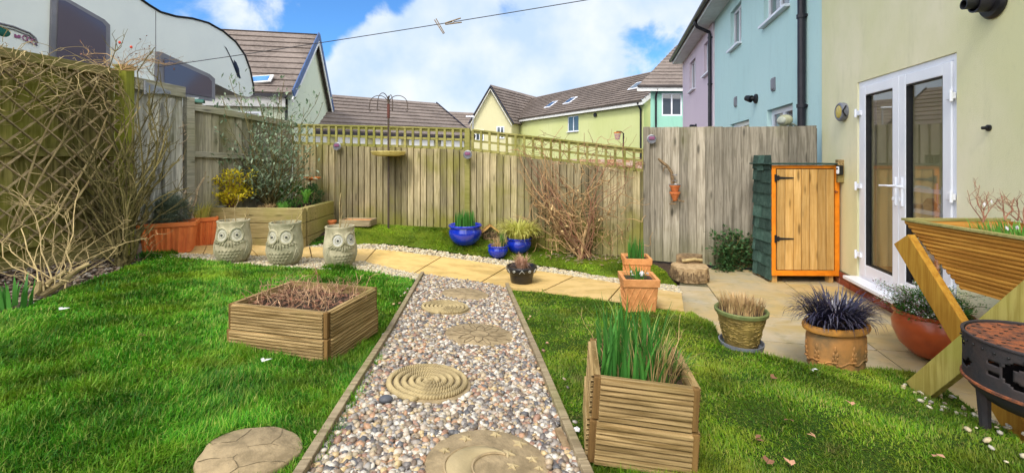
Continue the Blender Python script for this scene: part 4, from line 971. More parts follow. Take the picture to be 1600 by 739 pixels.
def clump(mb, n, c, rad, L, W, lean=(.2, 1.1), seg=5, curl=1.4):
    for _ in range(n):
        a = U(0, 6.283); rr = rad * math.sqrt(U(0, 1)); p = Vector(c) + Vector((math.cos(a) * rr, math.sin(a) * rr, 0)); mb.blade(p, a + U(-.6, .6), L * U(.6, 1.1), W * U(.7, 1.2), U(*lean) * (.4 + .6 * rr / max(rad, 1e-3)), seg, curl)
def leafcloud(mb, n, c, rad, L, W, squash=(1, 1, 1)):
    for _ in range(n):
        d = Vector((random.gauss(0, 1), random.gauss(0, 1), random.gauss(0, 1))).normalized(); q = Vector(c) + Vector([d[i] * rad * squash[i] * U(.35, 1) for i in range(3)])
        mb.leaf(q, d + Vector((U(-.6, .6), U(-.6, .6), U(-.2, .8))), L * U(.6, 1.2), W * U(.7, 1.2))
def leaves_at(mb, ends, n, L, W, spread=.05):
    for p, d in ends:
        for _ in range(n): mb.leaf(p + Vector((U(-1, 1), U(-1, 1), U(-1, .6))) * spread, d.normalized() + Vector((U(-1, 1), U(-1, 1), U(-.6, .9))), L * U(.6, 1.2), W * U(.7, 1.2))

# thorny rose by the post
b0 = G(192, 412); t = thing('rose_bush', 'bare thorny rose bush with olive stems against the left gate post', 'bush', b0, 0)
items = []
for k in range(46):
    ex = random.choice((U(20, 130), U(60, 200), U(200, 310), U(210, 300))); ey = U(140, 385); Y = U(4.0, 4.72)
    if ex > 200: Y = U(4.3, 5.0); ey = U(130, 310)
    items.append((b0 + Vector((U(-.08, .08), U(-.08, .08), U(0, .12))), P(ex, ey, Y)))
for k in range(7): items.append((b0 + Vector((U(-.05, .05), 0, .02)), P(U(150, 250), U(60, 130), U(4.5, 4.75))))
mb = MB(); canes(mb, items, 9, (.08, .32), .0095, .07, 10, .08)
for k in range(5): mb.tube(wander(b0 + Vector((U(-.06, .06), U(-.05, .05), -.05)), b0 + Vector((U(-.14, .14), U(-.1, .1), U(.3, .5))), 5, .05), [.028, .012], 8)
shift(mb, b0); mb.build('stems', M['twig_olive'], t)
e = []; mb = MB(); items = [(P(190, 110, 4.6), P(U(120, 290), U(65, 125), U(4.4, 5.0))) for _ in range(22)]; canes(mb, items, 5, (.05, .16), .0035, .12, 7, .05, ends=e)
shift(mb, b0); mb.build('thin_twigs', M['twig_brown'], t)
mb = MB(); leaves_at(mb, [(a - b0, d) for a, d in e[::4]], 1, .03, .014, .01); mb.build('leaves', M['dead_leaf'], t)
mb = MB()
for p in ((40, 167), (55, 163), (4, 199), (187, 67), (147, 134), (205, 74), (157, 172)): q = P(p[0], p[1], 4.2 if p[0] < 100 else 4.6) - b0; mb.ell(q, (.012, .012, .016))
mb.build('hips', M['red_berry'], t, smooth=True)
# pale dead climber
b0 = G(48, 462); t = thing('dead_climber', 'pale dried out climber sprawling over the left lattice fence', 'climber', b0, 0)
mb = MB()
for k in range(3): mb.tube(wander(b0 + Vector((U(-.03, .03), 0, -.03)), G(60 + 40 * k, 440 - 14 * k, .10 + .05 * k), 5, .06), [.03, .014], 8)
def onf(px, py, out=.15):
    t_ = (px - 800) / F; Y = -5.016 / (t_ - .17); Y = Y * (1 - out / 4.2); return P(px, py, Y)
items = [(b0 + Vector((U(0, .2), U(0, .15), U(.03, .15))), onf(U(-60, 260), U(240, 425), U(.1, .5))) for _ in range(17)]
canes(mb, items, 7, (.1, .35), .0042, .11, 9, .04)
for k in range(190):
    x = U(-120, 180); y = (75 + x * .22 + abs(random.gauss(0, 1)) * 38) if U(0, 1) < .75 else U(80, 330); a = onf(x, y - 8, U(-.02, .3)); x2 = x + U(-90, 90); b_ = onf(min(x2, 195), y + U(-30, 45), U(0, .3)); mb.tube(wander(a, b_, 7, .16, up=U(-.1, .2)), [U(.002, .0042), .0015], 4)
shift(mb, b0); mb.build('stems', M['twig_pale'], t)
mb = MB()
for k in range(4): p = (U(-20, 160)); a = onf(p, 360 - p * .2, .1); mb.tube(wander(a, onf(p + U(90, 150), 150 + U(-40, 40), .1), 6, .02), [.010, .006], 6)
shift(mb, b0); mb.build('old_stems', M['twig_pale'], t)

# bare climber on the back fence
b0 = G(912, 404); t = thing('climber', 'bare reddish climbing plant sprawling up the back fence', 'climber', b0, 0)
def onb(px, py, out=.08):
    tt = (px - 800) / F; sl = (BL[1] - BR[1]) / (BL[0] - BR[0]); Y = (BR[1] - sl * BR[0]) / (1 - sl * tt); return P(px, py, Y - out)
mb = MB(); mb2 = MB()
for k in range(18):
    e = onb(U(815, 1000), U(205, 260), U(.05, .25)) if k % 3 else onb(U(800, 1005), U(250, 345), U(.05, .35))
    canes(mb if k % 2 else mb2, [(b0 + Vector((U(-.12, .12), U(-.08, .08), U(0, .05))), e)], 5, (.08, .3), .0062, .11, 9, .03)
for k in range(22): canes(mb2 if k % 2 else mb, [(b0 + Vector((U(-.15, .12), U(-.1, .1), U(0, .12))), onb(U(808, 860), U(215, 300), U(.05, .2)))], 5, (.08, .3), .0068, .06, 9, -.06)
for k in range(60):
    x = U(835, 930); y = U(290, 375); mb.tube(wander(onb(x, y, U(.05, .35)), onb(x + U(-45, 55), y + U(-40, 45), U(.05, .35)), 8, .25), [.006, .003], 4)
for k in range(80):
    x = U(850, 985); y = U(270, 395); a = onb(x, y, U(.05, .4)); mb.tube(wander(a, onb(x + U(-50, 50), y + U(-45, 30), U(.05, .4)), 8, .22), [.0055, .0025], 4)
for k in range(70):
    x = U(815, 1008); y = 215 + (x - 815) * .19 + U(-15, 30); mb2.tube(wander(onb(x, y, U(-.05, .1)), onb(min(x + U(-60, 60), 1008), y + U(-28, 25), U(-.05, .12)), 7, .2), [.004, .002], 4)
for k in range(4): mb.tube(wander(b0 + Vector((U(-.1, .1), U(-.06, .06), -.04)), b0 + Vector((U(-.12, .12), 0, U(.25, .55))), 5, .06), [.022, .012], 8)
shift(mb, b0); mb.build('stems', M['twig_brown'], t); shift(mb2, b0); mb2.build('red_stems', M['twig_red'], t)
mb = MB()
for k in range(60): q = onb(U(860, 960), U(300, 400), U(.1, .4)) - b0; mb.leaf(q, (U(-1, 1), U(-1, 1), U(-1, 1)), .05, .025)
mb.build('dead_leaves', M['straw'], t)

# ------------------------------------------------------------------ raised bed
c = G(468, 389); Zb = c.z; A = Vector((c.x, c.y, 0)); ZT = .80
FL = Vector((-4.0, 5.72, 0)); BRr = Vector((-2.72, 6.62, 0))
t = thing('raised_bed', 'raised bed of stacked timber sleepers in the far left corner', 'raised bed', (A.x, A.y, Zb), 0)
o0 = Vector((A.x, A.y, Zb))
topA = P(468, 325, A.y).z; h = (topA - Zb + .05) / 3
for r_ in range(3):
    z = Zb - .05 + h * (r_ + .5)
    mb = MB(); a = FL + Vector((0, 0, z)); b_ = A + Vector((.06, 0, z)); mb.bar(a - o0, b_ - o0, .10, h - .006); mb.build('sleeper', M['sleeper'], t, bevel=.006)
    mb = MB(); a = A + Vector((.02, .085, z)); b_ = BRr + Vector((0, 0, z)); mb.bar(a - o0, b_ - o0, .10, h - .008); o = mb.build('sleeper', M['sleeper'], t, bevel=.006)
SZ = topA - .06
mb = MB(); mb.add([Vector((*q, SZ)) - o0 for q in ((FL.x, FL.y + .03), (A.x, A.y + .03), (BRr.x - .03, BRr.y), (BRr.x, 6.72), (-3.4, 6.8), (-3.95, 5.9))], [(0, 1, 2, 3, 4, 5)]); mb.build('soil', M['soil'], t)
def on_bed(px, Y): return Vector(((px - 800) / F * Y, Y, SZ))
# big grey leaved shrub
b0 = on_bed(425, 6.15); t = thing('shrub', 'tall loose shrub with small grey green leaves in the raised bed', 'shrub', b0, 0)
e = []; mb = MB()
items = [(b0 + Vector((U(-.08, .08), U(-.08, .08), 0)), P(*p, U(5.7, 6.4))) for p in [(335, 150), (350, 170), (372, 128), (368, 190), (390, 150), (402, 165), (408, 200), (425, 160), (440, 150), (452, 185), (460, 170), (470, 205), (330, 205), (345, 235), (375, 245), (460, 240), (480, 230), (395, 225), (430, 220), (447, 130), (345, 265), (470, 262), (498, 152), (418, 250), (400, 270), (322, 240)] * 2]
items = [(a, b_ + Vector((U(-.1, .1), U(-.1, .1), U(-.12, .06)))) for a, b_ in items]
canes(mb, items, 7, (.08, .28), .0065, .05, 9, -.02, ends=e); shift(mb, b0); mb.build('stems', M['twig_olive'], t)
for k in range(5):
    mb2 = None
mb = MB(); leaves_at(mb, [(a - b0, d) for a, d in e], 3, .085, .028, .10); mb.build('leaves', M['grey_leaf'], t)
# yellow shrub
b0 = on_bed(362, 5.86); t = thing('shrub', 'low shrub with bright yellow and orange leaves in the raised bed', 'shrub', b0, 0)
e = []; mb = MB(); canes(mb, [(b0, P(U(318, 395), U(268, 312), U(5.7, 6.0))) for _ in range(30)], 4, (.04, .12), .004, .05, 6, ends=e); shift(mb, b0); mb.build('stems', M['twig_red'], t)
mb = MB(); leaves_at(mb, [(a - b0, d) for a, d in e], 6, .055, .022, .06); mb.build('leaves', M['yellow_leaf'], t)
for (px, Y, w_, h_, n_, m, lab, kind) in ((455, 6.3, .30, .24, 260, 'green_leaf', 'feathery green plant under the orange bird dish in the raised bed', 'c'), (478, 6.0, .12, .11, 34, 'lime_leaf', 'bright green leafy rosette near the corner of the raised bed', 'r'),
                                           (442, 5.98, .09, .13, 60, 'lime_leaf', 'small clump of upright green shoots in the raised bed', 'b'), (420, 5.95, .15, .10, 90, 'straw', 'withered brown plant in the raised bed', 's'), (490, 6.4, .14, .2, 150, 'dark_leaf', 'dark green tufted plant at the back of the raised bed', 'c')):
    b0 = on_bed(px, Y); t = thing('plant', lab, 'plant', b0, 0); mb = MB()
    if kind == 'c': leafcloud(mb, n_ * 3, (0, 0, h_ * .75), w_, .06, .02, (1, .7, h_ / w_ * .8)); mb.build('leaves', M[m], t)
    elif kind == 'r':
        for k in range(n_): mb.blade((0, 0, .09), U(0, 6.28), .20, .05, U(.6, 1.5), 5, .6)
        mb.build('leaves', M[m], t)
    elif kind == 'b': clump(mb, n_, (0, 0, 0), w_, h_, .012, (.1, .7)); mb.build('leaves', M[m], t)
    else: clump(mb, n_, (0, 0, 0), w_, h_, .01, (.3, 1.8)); mb.build('leaves', M[m], t)
    mb = MB(); mb.tube([(0, 0, -.01), (0, 0, .05)], .008, 6); mb.build('stem', M['twig_brown'], t)
# glass/white disc on a stick, orange bird dish
b0 = on_bed(347, 5.78); t = thing('garden_disc', 'small white disc on a stick at the front of the raised bed', 'ornament', b0, 0)
mb = MB(); mb.tube([(0, 0, 0), (0, 0, .06)], .005, 6); mb.build('stick', M['pole'], t); mb = MB(); mb.lathe([(0, .06), (.05, .065), (.055, .075), (.02, .07)], 20); mb.build('disc', M['owl_eye'], t, smooth=True)
q = P(485, 280, 6.45); t = thing('bird_dish', 'shallow orange terracotta bird dish held on a rod by the back fence', 'bird bath', (q.x, q.y, SZ), 0); z = q.z - SZ
mb = MB(); mb.tube([(0, 0, 0), (0, 0, z)], .008, 6); mb.build('rod', M['pole'], t)
mb = MB(); mb.lathe([(.03, z - .02), (.12, z + .0), (.145, z + .022), (.14, z + .026), (.1, z + .008), (.01, z)], 26); mb.build('dish', mat('orange_dish', (.72, .2, .04), None, 10, .5, .1), t, smooth=True)
# corkscrew stems by the gate
b0 = G(303, 378) + Vector((0, 0, .0)); b0 = Vector((P(302, 330, 5.6).x, 5.6, gz(-4, 5.6))); t = thing('climber', 'twisted pale corkscrew stems beside the grey gate', 'climber', b0, 0)
mb = MB(); s = sc(5.5)
path = [(302, 345), (298, 325), (290, 308), (281, 290), (277, 268), (284, 250), (279, 232), (274, 215), (280, 200), (272, 188)]
for ph in (0, 2.2, 4.2):
    pts = []
    for i in range(40):
        u = i / 39 * (len(path) - 1.001); k = int(u); x = lerp(path[k][0], path[k + 1][0], u - k); y = lerp(path[k][1], path[k + 1][1], u - k); q = P(x, y, 5.45); a = i * .55 + ph
        r_ = .045 * min(1, i / 8) * (1 + .4 * math.sin(i * 1.3 + ph)); pts.append(q + Vector((math.cos(a) * r_, math.sin(a) * r_, U(-.01, .01))))
    mb.tube(pts, [.016, .006], 7)
mb.tube([P(302, 400, 5.5) , P(302, 345, 5.45)], .022, 8)
mb.tube(wander(P(300, 325, 5.45), P(318, 278, 5.4), 6, .05), [.014, .007], 6); mb.tube(wander(P(306, 300, 5.45), P(322, 268, 5.4), 6, .05), [.009, .004], 6)
for k in range(9): mb.tube(wander(P(U(272, 290), U(190, 240), 5.45), P(U(255, 300), U(185, 230), 5.4), 6, .2), [.007, .003], 5)
shift(mb, b0); mb.build('stems', M['twig_white'], t, smooth=True)
# little bird feeder tube on the fence, bird perch
q = P(306, 161, 5.6); t = thing('bird_feeder', 'green half pipe shelter fixed on top of the side fence', 'bird feeder', q, .4)
mb = MB(); n = 10; s = sc(5.6); L_ = 11 * s; rr = 5.5 * s
pr = [(math.cos(a) * rr, math.sin(a) * rr) for a in np.linspace(0, math.pi, n)]
mb.add([(-L_, a, b) for a, b in pr] + [(L_, a, b) for a, b in pr] + [(-L_, a * .88, b * .88) for a, b in pr] + [(L_, a * .88, b * .88) for a, b in pr], [(i, i + 1, n + i + 1, n + i) for i in range(n - 1)] + [(2 * n + i, 3 * n + i, 3 * n + i + 1, 2 * n + i + 1) for i in range(n - 1)])
mb.build('roof', M['green_plastic'], t, smooth='all'); mb = MB(); mb.box((0, 0, -.02), (L_ * 1.5, .03, .06)); mb.build('base', M['gate_x'], t)

# ------------------------------------------------------------------ pots
def soil_disc(t, r, z, sx=1, sy=1, m='soil'):
    mb = MB(); n = 18; vs = [(0, 0, z + .012)] + [(math.cos(a) * r * sx, math.sin(a) * r * sy, z + U(-.004, .006)) for a in np.linspace(0, 6.283, n + 1)[:-1]]
    mb.add(vs, [(0, i, i % n + 1) for i in range(1, n + 1)]); return mb.build('soil', M[m], t)
# owls
def owl(px, by, ty, rot, label, em='owl_eye2'):
    b0 = G(px, by - 2); s = sc(b0.y); H = (by - ty) * s * 1.0; b0.z = gz(b0.x, b0.y) - .0
    t = thing('owl_planter', label, 'planter', b0, -math.atan2(b0.x, b0.y) * 1 + rot, 'owl planters in a row')
    prof = [(.22, 0), (.30, .015), (.37, .09), (.42, .22), (.445, .38), (.435, .55), (.405, .72), (.385, .86), (.385, .95), (.40, .985), (.395, 1.0), (.345, 1.0), (.335, .93), (.34, .86), (.1, .85)]
    prof = [(r_ * .88, z) for r_, z in prof]
    def rad(z):
        for (r1, z1), (r2, z2) in zip(prof[:9], prof[1:10]):
            if z1 <= z <= z2: return lerp(r1, r2, (z - z1) / (z2 - z1 + 1e-9))
        return prof[9][0]
    def S(a, z, off=0.0):      # a: angle from the front (-y), to the right
        r_ = (rad(z) + off); return Vector((math.sin(a) * r_ * H, -math.cos(a) * r_ * H, z * H))
    mb = MB(); mb.lathe([(r_ * H, z * H) for r_, z in prof], 40); mb.build('body', M['owl'], t, smooth=True)
    for sg in (-1, 1):
        a0 = sg * .43; z0 = .70; er = .155
        mb = MB(); n = 22; mb.add([S(a0, z0, .012)] + [S(a0 + math.cos(q) * er / .42, z0 + math.sin(q) * er, .010) for q in np.linspace(0, 6.283, n + 1)[:-1]], [(0, i, i % n + 1) for i in range(1, n + 1)])
        ey = mb.build('eye', M[em], t, smooth='all')
        mb = MB(); mb.tube([S(a0 + math.cos(q) * er / .42, z0 + math.sin(q) * er, .012) for q in np.linspace(0, 6.283, 25)], .022 * H, 6)
        mb.tube([S(a0 + math.cos(q) * er * .45 / .42, z0 + math.sin(q) * er * .45, .012) for q in np.linspace(0, 6.283, 17)], .006 * H, 5); mb.build('eye_ring', M['owl'], ey, smooth=True)
        mb = MB(); mb.ell(S(a0, z0, .02), (.026 * H,) * 3, None, 12, 8); mb.build('pupil', M['pupil'], ey, smooth=True)
        mb = MB(); mb.tube([S(sg * q, z, .014) for q, z in ((.03, .72), (.16, .83), (.38, .87), (.62, .84), (.80, .89), (.9, .95))], [.02 * H, .012 * H], 6); mb.build('brow', M['owl'], t, smooth=True)
    mb = MB(); mb.tube([S(0, .69, .02), S(0, .64, .035), S(0, .58, .012)], [.022 * H, .006 * H], 8); mb.build('beak', M['owl'], t, smooth=True)
    mb = MB()
    for k in range(-6, 7):
        a = k * .15; ln = .12 + .02 * (k % 2)
        mb.tube([S(a * .85, .53 + abs(k) * .008, .004), S(a * 1.05, .53 - ln * .5 + abs(k) * .012, .014), S(a * 1.15 + .03 * k / 6, .53 - ln + abs(k) * .02, .002)], [.016 * H, .024 * H, .006 * H], 5)
    for sg in (-1, 1):
        for j in range(4): mb.tube([S(sg * (.95 + .1 * j), .60 - .05 * j, .003), S(sg * (1.0 + .08 * j), .42 - .05 * j, .012), S(sg * (.85 + .06 * j), .2 - .03 * j, .006), S(sg * (.62 + .1 * j), .08, .0)], [.014 * H, .018 * H, .015 * H, .006 * H], 5)
    for r_ in range(4):
        for k in range(-3, 4):
            a = (k + .5 * (r_ % 2)) * .2; z = .36 - r_ * .07
            if abs(a) > .62 - .08 * r_: continue
            mb.tube([S(a + .09 * math.cos(q), z + .035 * math.sin(q), .004) for q in np.linspace(math.pi, 2 * math.pi, 7)], .015 * H, 5)
    mb.build('feathers', M['owl'], t, smooth=True)
    soil_disc(t, .34 * H, .87 * H)
    return t, H
def sticks(t, pts, z0, s, m='twig_pale', r=.005, name='dead_stems'):
    mb = MB()
    for (x0, x1, h_) in pts:
        p = wander((x0 * s, 0, z0 - .03), (x1 * s, U(-.03, .03), z0 + h_ * s), 6, .05); mb.tube(p, [r, r * .6], 6)
        if U(0, 1) < .6: mb.tube([p[3], p[3] + Vector((U(-.04, .04), 0, .05))], [r * .7, r * .4], 5)
    mb.build(name, M[m], t)
t, H = owl(365, 411, 346, -.26, 'stone owl planter nearest the terracotta troughs, leftmost of three'); sticks(t, [(-9, -14, 26), (2, 6, 45), (12, 22, 20), (-5, -3, 10), (14, 18, 28)], H * .88, sc(5), r=.006)
t, H = owl(446, 415, 349, -.40, 'middle stone owl planter of three, in front of the bed corner'); sticks(t, [(-12, -17, 12), (0, 1, 14), (5, 9, 22), (14, 22, 24), (8, 30, 34), (-4, -5, 12)], H * .88, sc(5), r=.005)
t, H = owl(531, 418, 355, .30, 'stone owl planter with white eyes, rightmost of three', 'owl_eye'); sticks(t, [(0, 3, 60), (-2, 4, 44), (4, 14, 24), (6, 20, 18)], H * .88, sc(5), r=.006)

# terracotta troughs
def rr(hx, hy, rd, n=6):
    out = []
    for cx, cy, a0 in ((hx - rd, hy - rd, 0), (-hx + rd, hy - rd, 90), (-hx + rd, -hy + rd, 180), (hx - rd, -hy + rd, 270)):
        for k in range(n + 1): a = R(a0 + 90 * k / n); out.append((cx + rd * math.cos(a), cy + rd * math.sin(a)))
    return out
def loft(mb, levels, rd=.03):
    rings = [[(x, y, z) for x, y in rr(hx, hy, min(rd, hx * .9, hy * .9))] for hx, hy, z in levels]; n = len(rings[0]); vs = sum(rings, [])
    mb.add(vs, [(i * n + k, i * n + (k + 1) % n, (i + 1) * n + (k + 1) % n, (i + 1) * n + k) for i in range(len(levels) - 1) for k in range(n)] + [tuple(range(n - 1, -1, -1)), tuple(range((len(levels) - 1) * n, len(levels) * n))])
def trough(px, by, wpx, hpx, rz, label, yaw_d):
    b0 = G(px, by - 4); s = sc(b0.y); W = wpx * s / 2; H = hpx * s; D = yaw_d
    t = thing('terracotta_trough', label, 'planter', b0 + Vector((0, D * .4, 0)), rz)
    mb = MB(); loft(mb, [(W * .8, D * .8, 0), (W * .93, D * .93, H * .86)]); mb.build('body', M['terra_plastic'], t, smooth=True)
    mb = MB(); loft(mb, [(W * .93, D * .93, H * .86), (W * 1.04, D * 1.06, H * .87), (W * 1.06, D * 1.08, H), (W * .96, D * .94, H), (W * .91, D * .91, H * .86)]); mb.build('rim', M['terra_plastic'], t, smooth=True)
    mb = MB()
    for k in range(-4, 5):
        for sg in (-1, 1): mb.tube([(k * W * .18, -sg * D * .80, .01), (k * W * .205, -sg * D * .92, H * .84)], .015 if k % 2 else .026, 6)
    for k in range(-2, 3):
        for sg in (-1, 1): mb.tube([(sg * W * .80, k * D * .3, .01), (sg * W * .92, k * D * .34, H * .84)], .014, 6)
    mb.build('ribs', M['terra_plastic'], t, smooth=True)
    mb = MB(); mb.add([(-W * .92, -D * .92, H * .9), (W * .92, -D * .92, H * .9), (W * .92, D * .92, H * .9), (-W * .92, D * .92, H * .9)], [(0, 1, 2, 3)]); mb.build('soil', M['soil'], t)
    return t, W, H, D
t, W, H, D = trough(305, 388, 46, 44, .75, 'smaller terracotta trough of pale green grass behind the larger one', .14)
mb = MB(); clump(mb, 260, (0, 0, H * .9), .12, .25, .010, (.4, 1.6)); mb.build('grass', M['gold_leaf'], t)
t, W, H, D = trough(258, 399, 72, 48, .52, 'large ribbed terracotta trough holding a rounded dark lavender', .17)
mb = MB()
for _ in range(900):
    a = U(0, 6.28); e = Vector((math.cos(a) * U(0, .24), math.sin(a) * U(0, .17), H + U(.08, .27))); mb.blade((e.x * .25, e.y * .25, H * .88), a, (e - Vector((0, 0, H))).length * 1.1, .006, U(.2, 1.2), 4, .6)
leafcloud(mb, 5200, (0, 0, H + .12), .26, .04, .007, (1, .75, .8)); mb.build('lavender', M['lav_leaf'], t)

# generic round pots
def pot_at(px, by, top_w, label, name, prof, m, rimm=None, rz=0, sx=1, sy=1, n=36, cat='plant pot', soilz=.88, fn=None, group=None):
    """prof in units of the top radius; z up from the base"""
    b0 = G(px, by); s = sc(b0.y); r_ = top_w * s / 2; b0 = b0 + Vector((b0.x, b0.y, 0)).normalized() * r_ * prof[0][0] * sy
    if b0.z > 0 or True: b0.z = max(gz(b0.x, b0.y), 0.004 if inpoly(b0.x, b0.y, PATIO) else -1)
    t = thing(name, label, cat, b0, rz, group)
    mb = MB(); mb.lathe([(a * r_, z * r_) for a, z in prof], n, (0, 0, 0), sx, sy, fn); mb.build('pot', m, t, smooth=True)
    return t, r_
P_BOWL = [(.5, 0), (.62, .03), (.86, .3), (.98, .6), (.99, .8), (.9, .98), (.9, 1.02), (1.0, 1.06), (1.02, 1.14), (.97, 1.18), (.9, 1.12), (.85, 1.0), (.6, .9)]
t, r_ = pot_at(727, 389, 53, 'large cobalt blue glazed bowl of green shoots, biggest of the blue pots', 'blue_pot', P_BOWL, M['blue'])
soil_disc(t, r_ * .84, r_ * 1.02); mb = MB()
for _ in range(150): a = U(0, 6.28); q = math.sqrt(U(0, 1)) * r_ * .6; mb.blade((math.cos(a) * q, math.sin(a) * q * .7, r_), U(0, 6.28), U(.14, .26), .013, U(0, .35), 4, .6)
mb.build('daffodil_shoots', M['daff'], t)
t, r_ = pot_at(778, 406, 32, 'small blue glazed pot of dry heather in front of the golden grass', 'blue_pot', P_BOWL, M['blue'])
soil_disc(t, r_ * .84, r_ * 1.02); mb = MB(); clump(mb, 130, (0, 0, r_), r_ * .7, .13, .006, (.2, 1.5)); mb.build('dry_plant', M['straw'], t); mb = MB(); leafcloud(mb, 260, (0, 0, r_ * 1.2), r_ * .9, .025, .006, (1, 1, .6)); mb.build('leaves', M['lav_leaf'], t)
mb = MB(); clump(mb, 14, (.06, 0, r_), .03, .2, .012, (.1, .4)); mb.build('shoots', M['daff'], t)
t, r_ = pot_at(811, 399, 40, 'blue glazed pot hidden under arching yellow striped grass', 'blue_pot', P_BOWL, M['blue'])
soil_disc(t, r_ * .84, r_ * 1.02); mb = MB(); clump(mb, 620, (0, 0, r_), r_ * .8, .36, .012, (1.1, 2.3), 8, 1.7); mb.build('grass', M['gold_leaf'], t)
t, r_ = pot_at(815, 449, 48, 'black glazed pot with pale rim pattern and dry grass tuft', 'black_pot', [(.62, 0), (.66, .02), (.80, .75), (.84, .95), (.98, .96), (1.02, 1.28), (.99, 1.33), (.92, 1.3), (.88, 1.1)], M['blackpot'])
soil_disc(t, r_ * .84, r_ * 1.12); mb = MB(); clump(mb, 260, (0, 0, r_ * 1.1), r_ * .3, .17, .006, (.3, 2.3), 6, 1.2); mb.build('dry_grass', M['pinkstraw'], t)
mb = MB()
for k in range(12):
    a0 = k * math.pi / 6
    def rp(a, z): q = r_ * (1.0 + (z - 1.05) * .12) + .003; return (math.cos(a) * q, math.sin(a) * q, z * r_)
    if k % 2: mb.tube([rp(a0 - .18, 1.0), rp(a0, 1.22), rp(a0 + .18, 1.0)], .0035, 5)
    else: mb.tube([rp(a0 + .10 * math.cos(q) * (1 - q / 12), 1.12 + .09 * math.sin(q) * (1 - q / 12)) for q in np.linspace(0, 8, 14)], .0035, 5)
pattern([o for o in t.children if o.name.startswith('pot')][0], mb, M['owl_eye'])
# cone pot with saucer
t, r_ = pot_at(1158, 549, 80, 'khaki textured cone pot with green rim on a saucer', 'cone_pot', [(.60, .04), (.62, .06), (.90, 1.30), (.9, 1.34), (.8, 1.3), (.7, 1.15)], M['khaki'])
mb = MB(); mb.lathe([(.90 * r_, 1.28 * r_), (.98 * r_, 1.30 * r_), (1.0 * r_, 1.42 * r_), (.96 * r_, 1.46 * r_), (.90 * r_, 1.44 * r_), (.84 * r_, 1.3 * r_)], 36); mb.build('rim', M['greenrim'], t, smooth=True)
mb = MB(); rnd = random.Random(3)
for _ in range(170):
    a = rnd.uniform(0, 6.28); z = rnd.uniform(.12, 1.2); q = (.625 + (z - .06) * .225); L_ = rnd.uniform(.08, .2)
    mb.tube([((math.cos(a + d_)) * q * r_, math.sin(a + d_) * q * r_, (z + dz_) * r_) for d_, dz_ in ((-L_, 0), (0, .05), (L_, 0))], .012 * r_ + .002, 5)
mb.build('texture_relief', M['khaki'], t, smooth='all')
soil_disc(t, r_ * .86, r_ * 1.34); mb = MB(); clump(mb, 230, (0, 0, r_ * 1.3), r_ * .8, .12, .006, (.1, 1.3)); mb.build('dry_stems', M['straw'], t)
mb = MB(); clump(mb, 150, (0, 0, r_ * 1.3), r_ * .8, .11, .007, (0, 1.3)); mb.build('leaves', M['twig_brown'], t)
b_ = t.location.copy(); t2 = thing('saucer', 'grey green saucer under the khaki cone pot', 'saucer', b_, 0); mb = MB(); mb.lathe([(.70 * r_, 0), (.80 * r_, .012), (.84 * r_, .045), (.80 * r_, .045), (.74 * r_, .02), (.1, .018)], 32); mb.build('dish', M['lamp_grey'], t2, smooth=True)
t.location.z += .018
# oval embossed terracotta pot
t, r_ = pot_at(1306, 576, 111, 'wide oval embossed terracotta pot of black mondo grass', 'oval_pot', [(.80, 0), (.84, .02), (.86, .08), (.84, .12), (.90, .5), (.89, .85), (.84, 1.0), (.90, 1.03), (.98, 1.06), (1.0, 1.13), (.97, 1.20), (.88, 1.21), (.83, 1.1), (.8, 1.05)], M['terra_old'], rz=.25, sy=.66)
mb = MB(); mb.lathe([(.86 * r_, 1.0 * r_), (.915 * r_, 1.03 * r_), (.99 * r_, 1.06 * r_), (1.012 * r_, 1.13 * r_), (.985 * r_, 1.205 * r_), (.88 * r_, 1.22 * r_), (.83 * r_, 1.1 * r_)], 40, (0, 0, 0), 1, .66); mb.build('rim', M['terra_rim'], t, smooth=True)
mb = MB()
for k in range(10):
    a = k * math.pi / 5 + .25; q = .885
    for (da, z, w_, h_) in ((0, .66, .045, .10), (-.06, .52, .04, .07), (.06, .52, .04, .07), (-.07, .40, .03, .06), (.07, .40, .03, .06), (0, .45, .03, .10), (0, .30, .07, .02)): mb.ell((math.cos(a + da) * q * r_, math.sin(a + da) * q * r_ * .66, z * r_), (w_ * r_, w_ * r_ * .8, h_ * r_), None, 8, 6)
    mb.tube([(math.cos(a + .31 * u) * (q - .01) * r_, math.sin(a + .31 * u) * (q - .01) * r_ * .66, (.30 - .10 * math.sin(math.pi * u * .5 + .8) ** 2) * r_) for u in np.linspace(0, 2, 9)], .022 * r_, 6)
mb.build('embossing', M['terra_old'], t, smooth='all')
soil_disc(t, r_ * .82, r_ * 1.12, 1, .66)
mb = MB()
for _ in range(760): a = U(0, 6.28); q = math.sqrt(U(0, 1)) * .66; mb.blade((math.cos(a) * q * r_ * 1.1, math.sin(a) * q * r_ * .66, r_ * 1.1), a + U(-.9, .9), U(.14, .30), .009, U(1.0, 2.2) * (.6 + q), 6, 1.2)
mb.build('black_grass', M['black_leaf'], t)
# orange glazed pot with heather
t, r_ = pot_at(1457, 568, 104, 'round glossy orange pot of white heather beside the trough leg', 'orange_pot', [(.45, 0), (.52, .02), (.80, .3), (.96, .7), (.98, .95), (.90, 1.15), (.88, 1.22), (.96, 1.26), (.98, 1.32), (.93, 1.35), (.85, 1.28)], M['terra_glaze'])
t.location.z += .03
soil_disc(t, r_ * .86, r_ * 1.3); mb = MB(); e = []
canes(mb, [((U(-.1, .1), U(-.1, .1), r_ * 1.2), (U(-1, 1) * r_ * 1.05, U(-1, 1) * r_ * .9, r_ * 1.2 + U(.06, .2))) for _ in range(120)], 2, (.03, .08), .002, .04, 5, .1, ends=e, sides=4); mb.build('stems', M['twig_olive'], t)
mb = MB(); leaves_at(mb, e, 7, .02, .006, .02); leafcloud(mb, 4200, (0, 0, r_ * 1.38), r_ * 1.0, .034, .010, (1, 1, .55)); mb.build('foliage', M['green_leaf'], t)
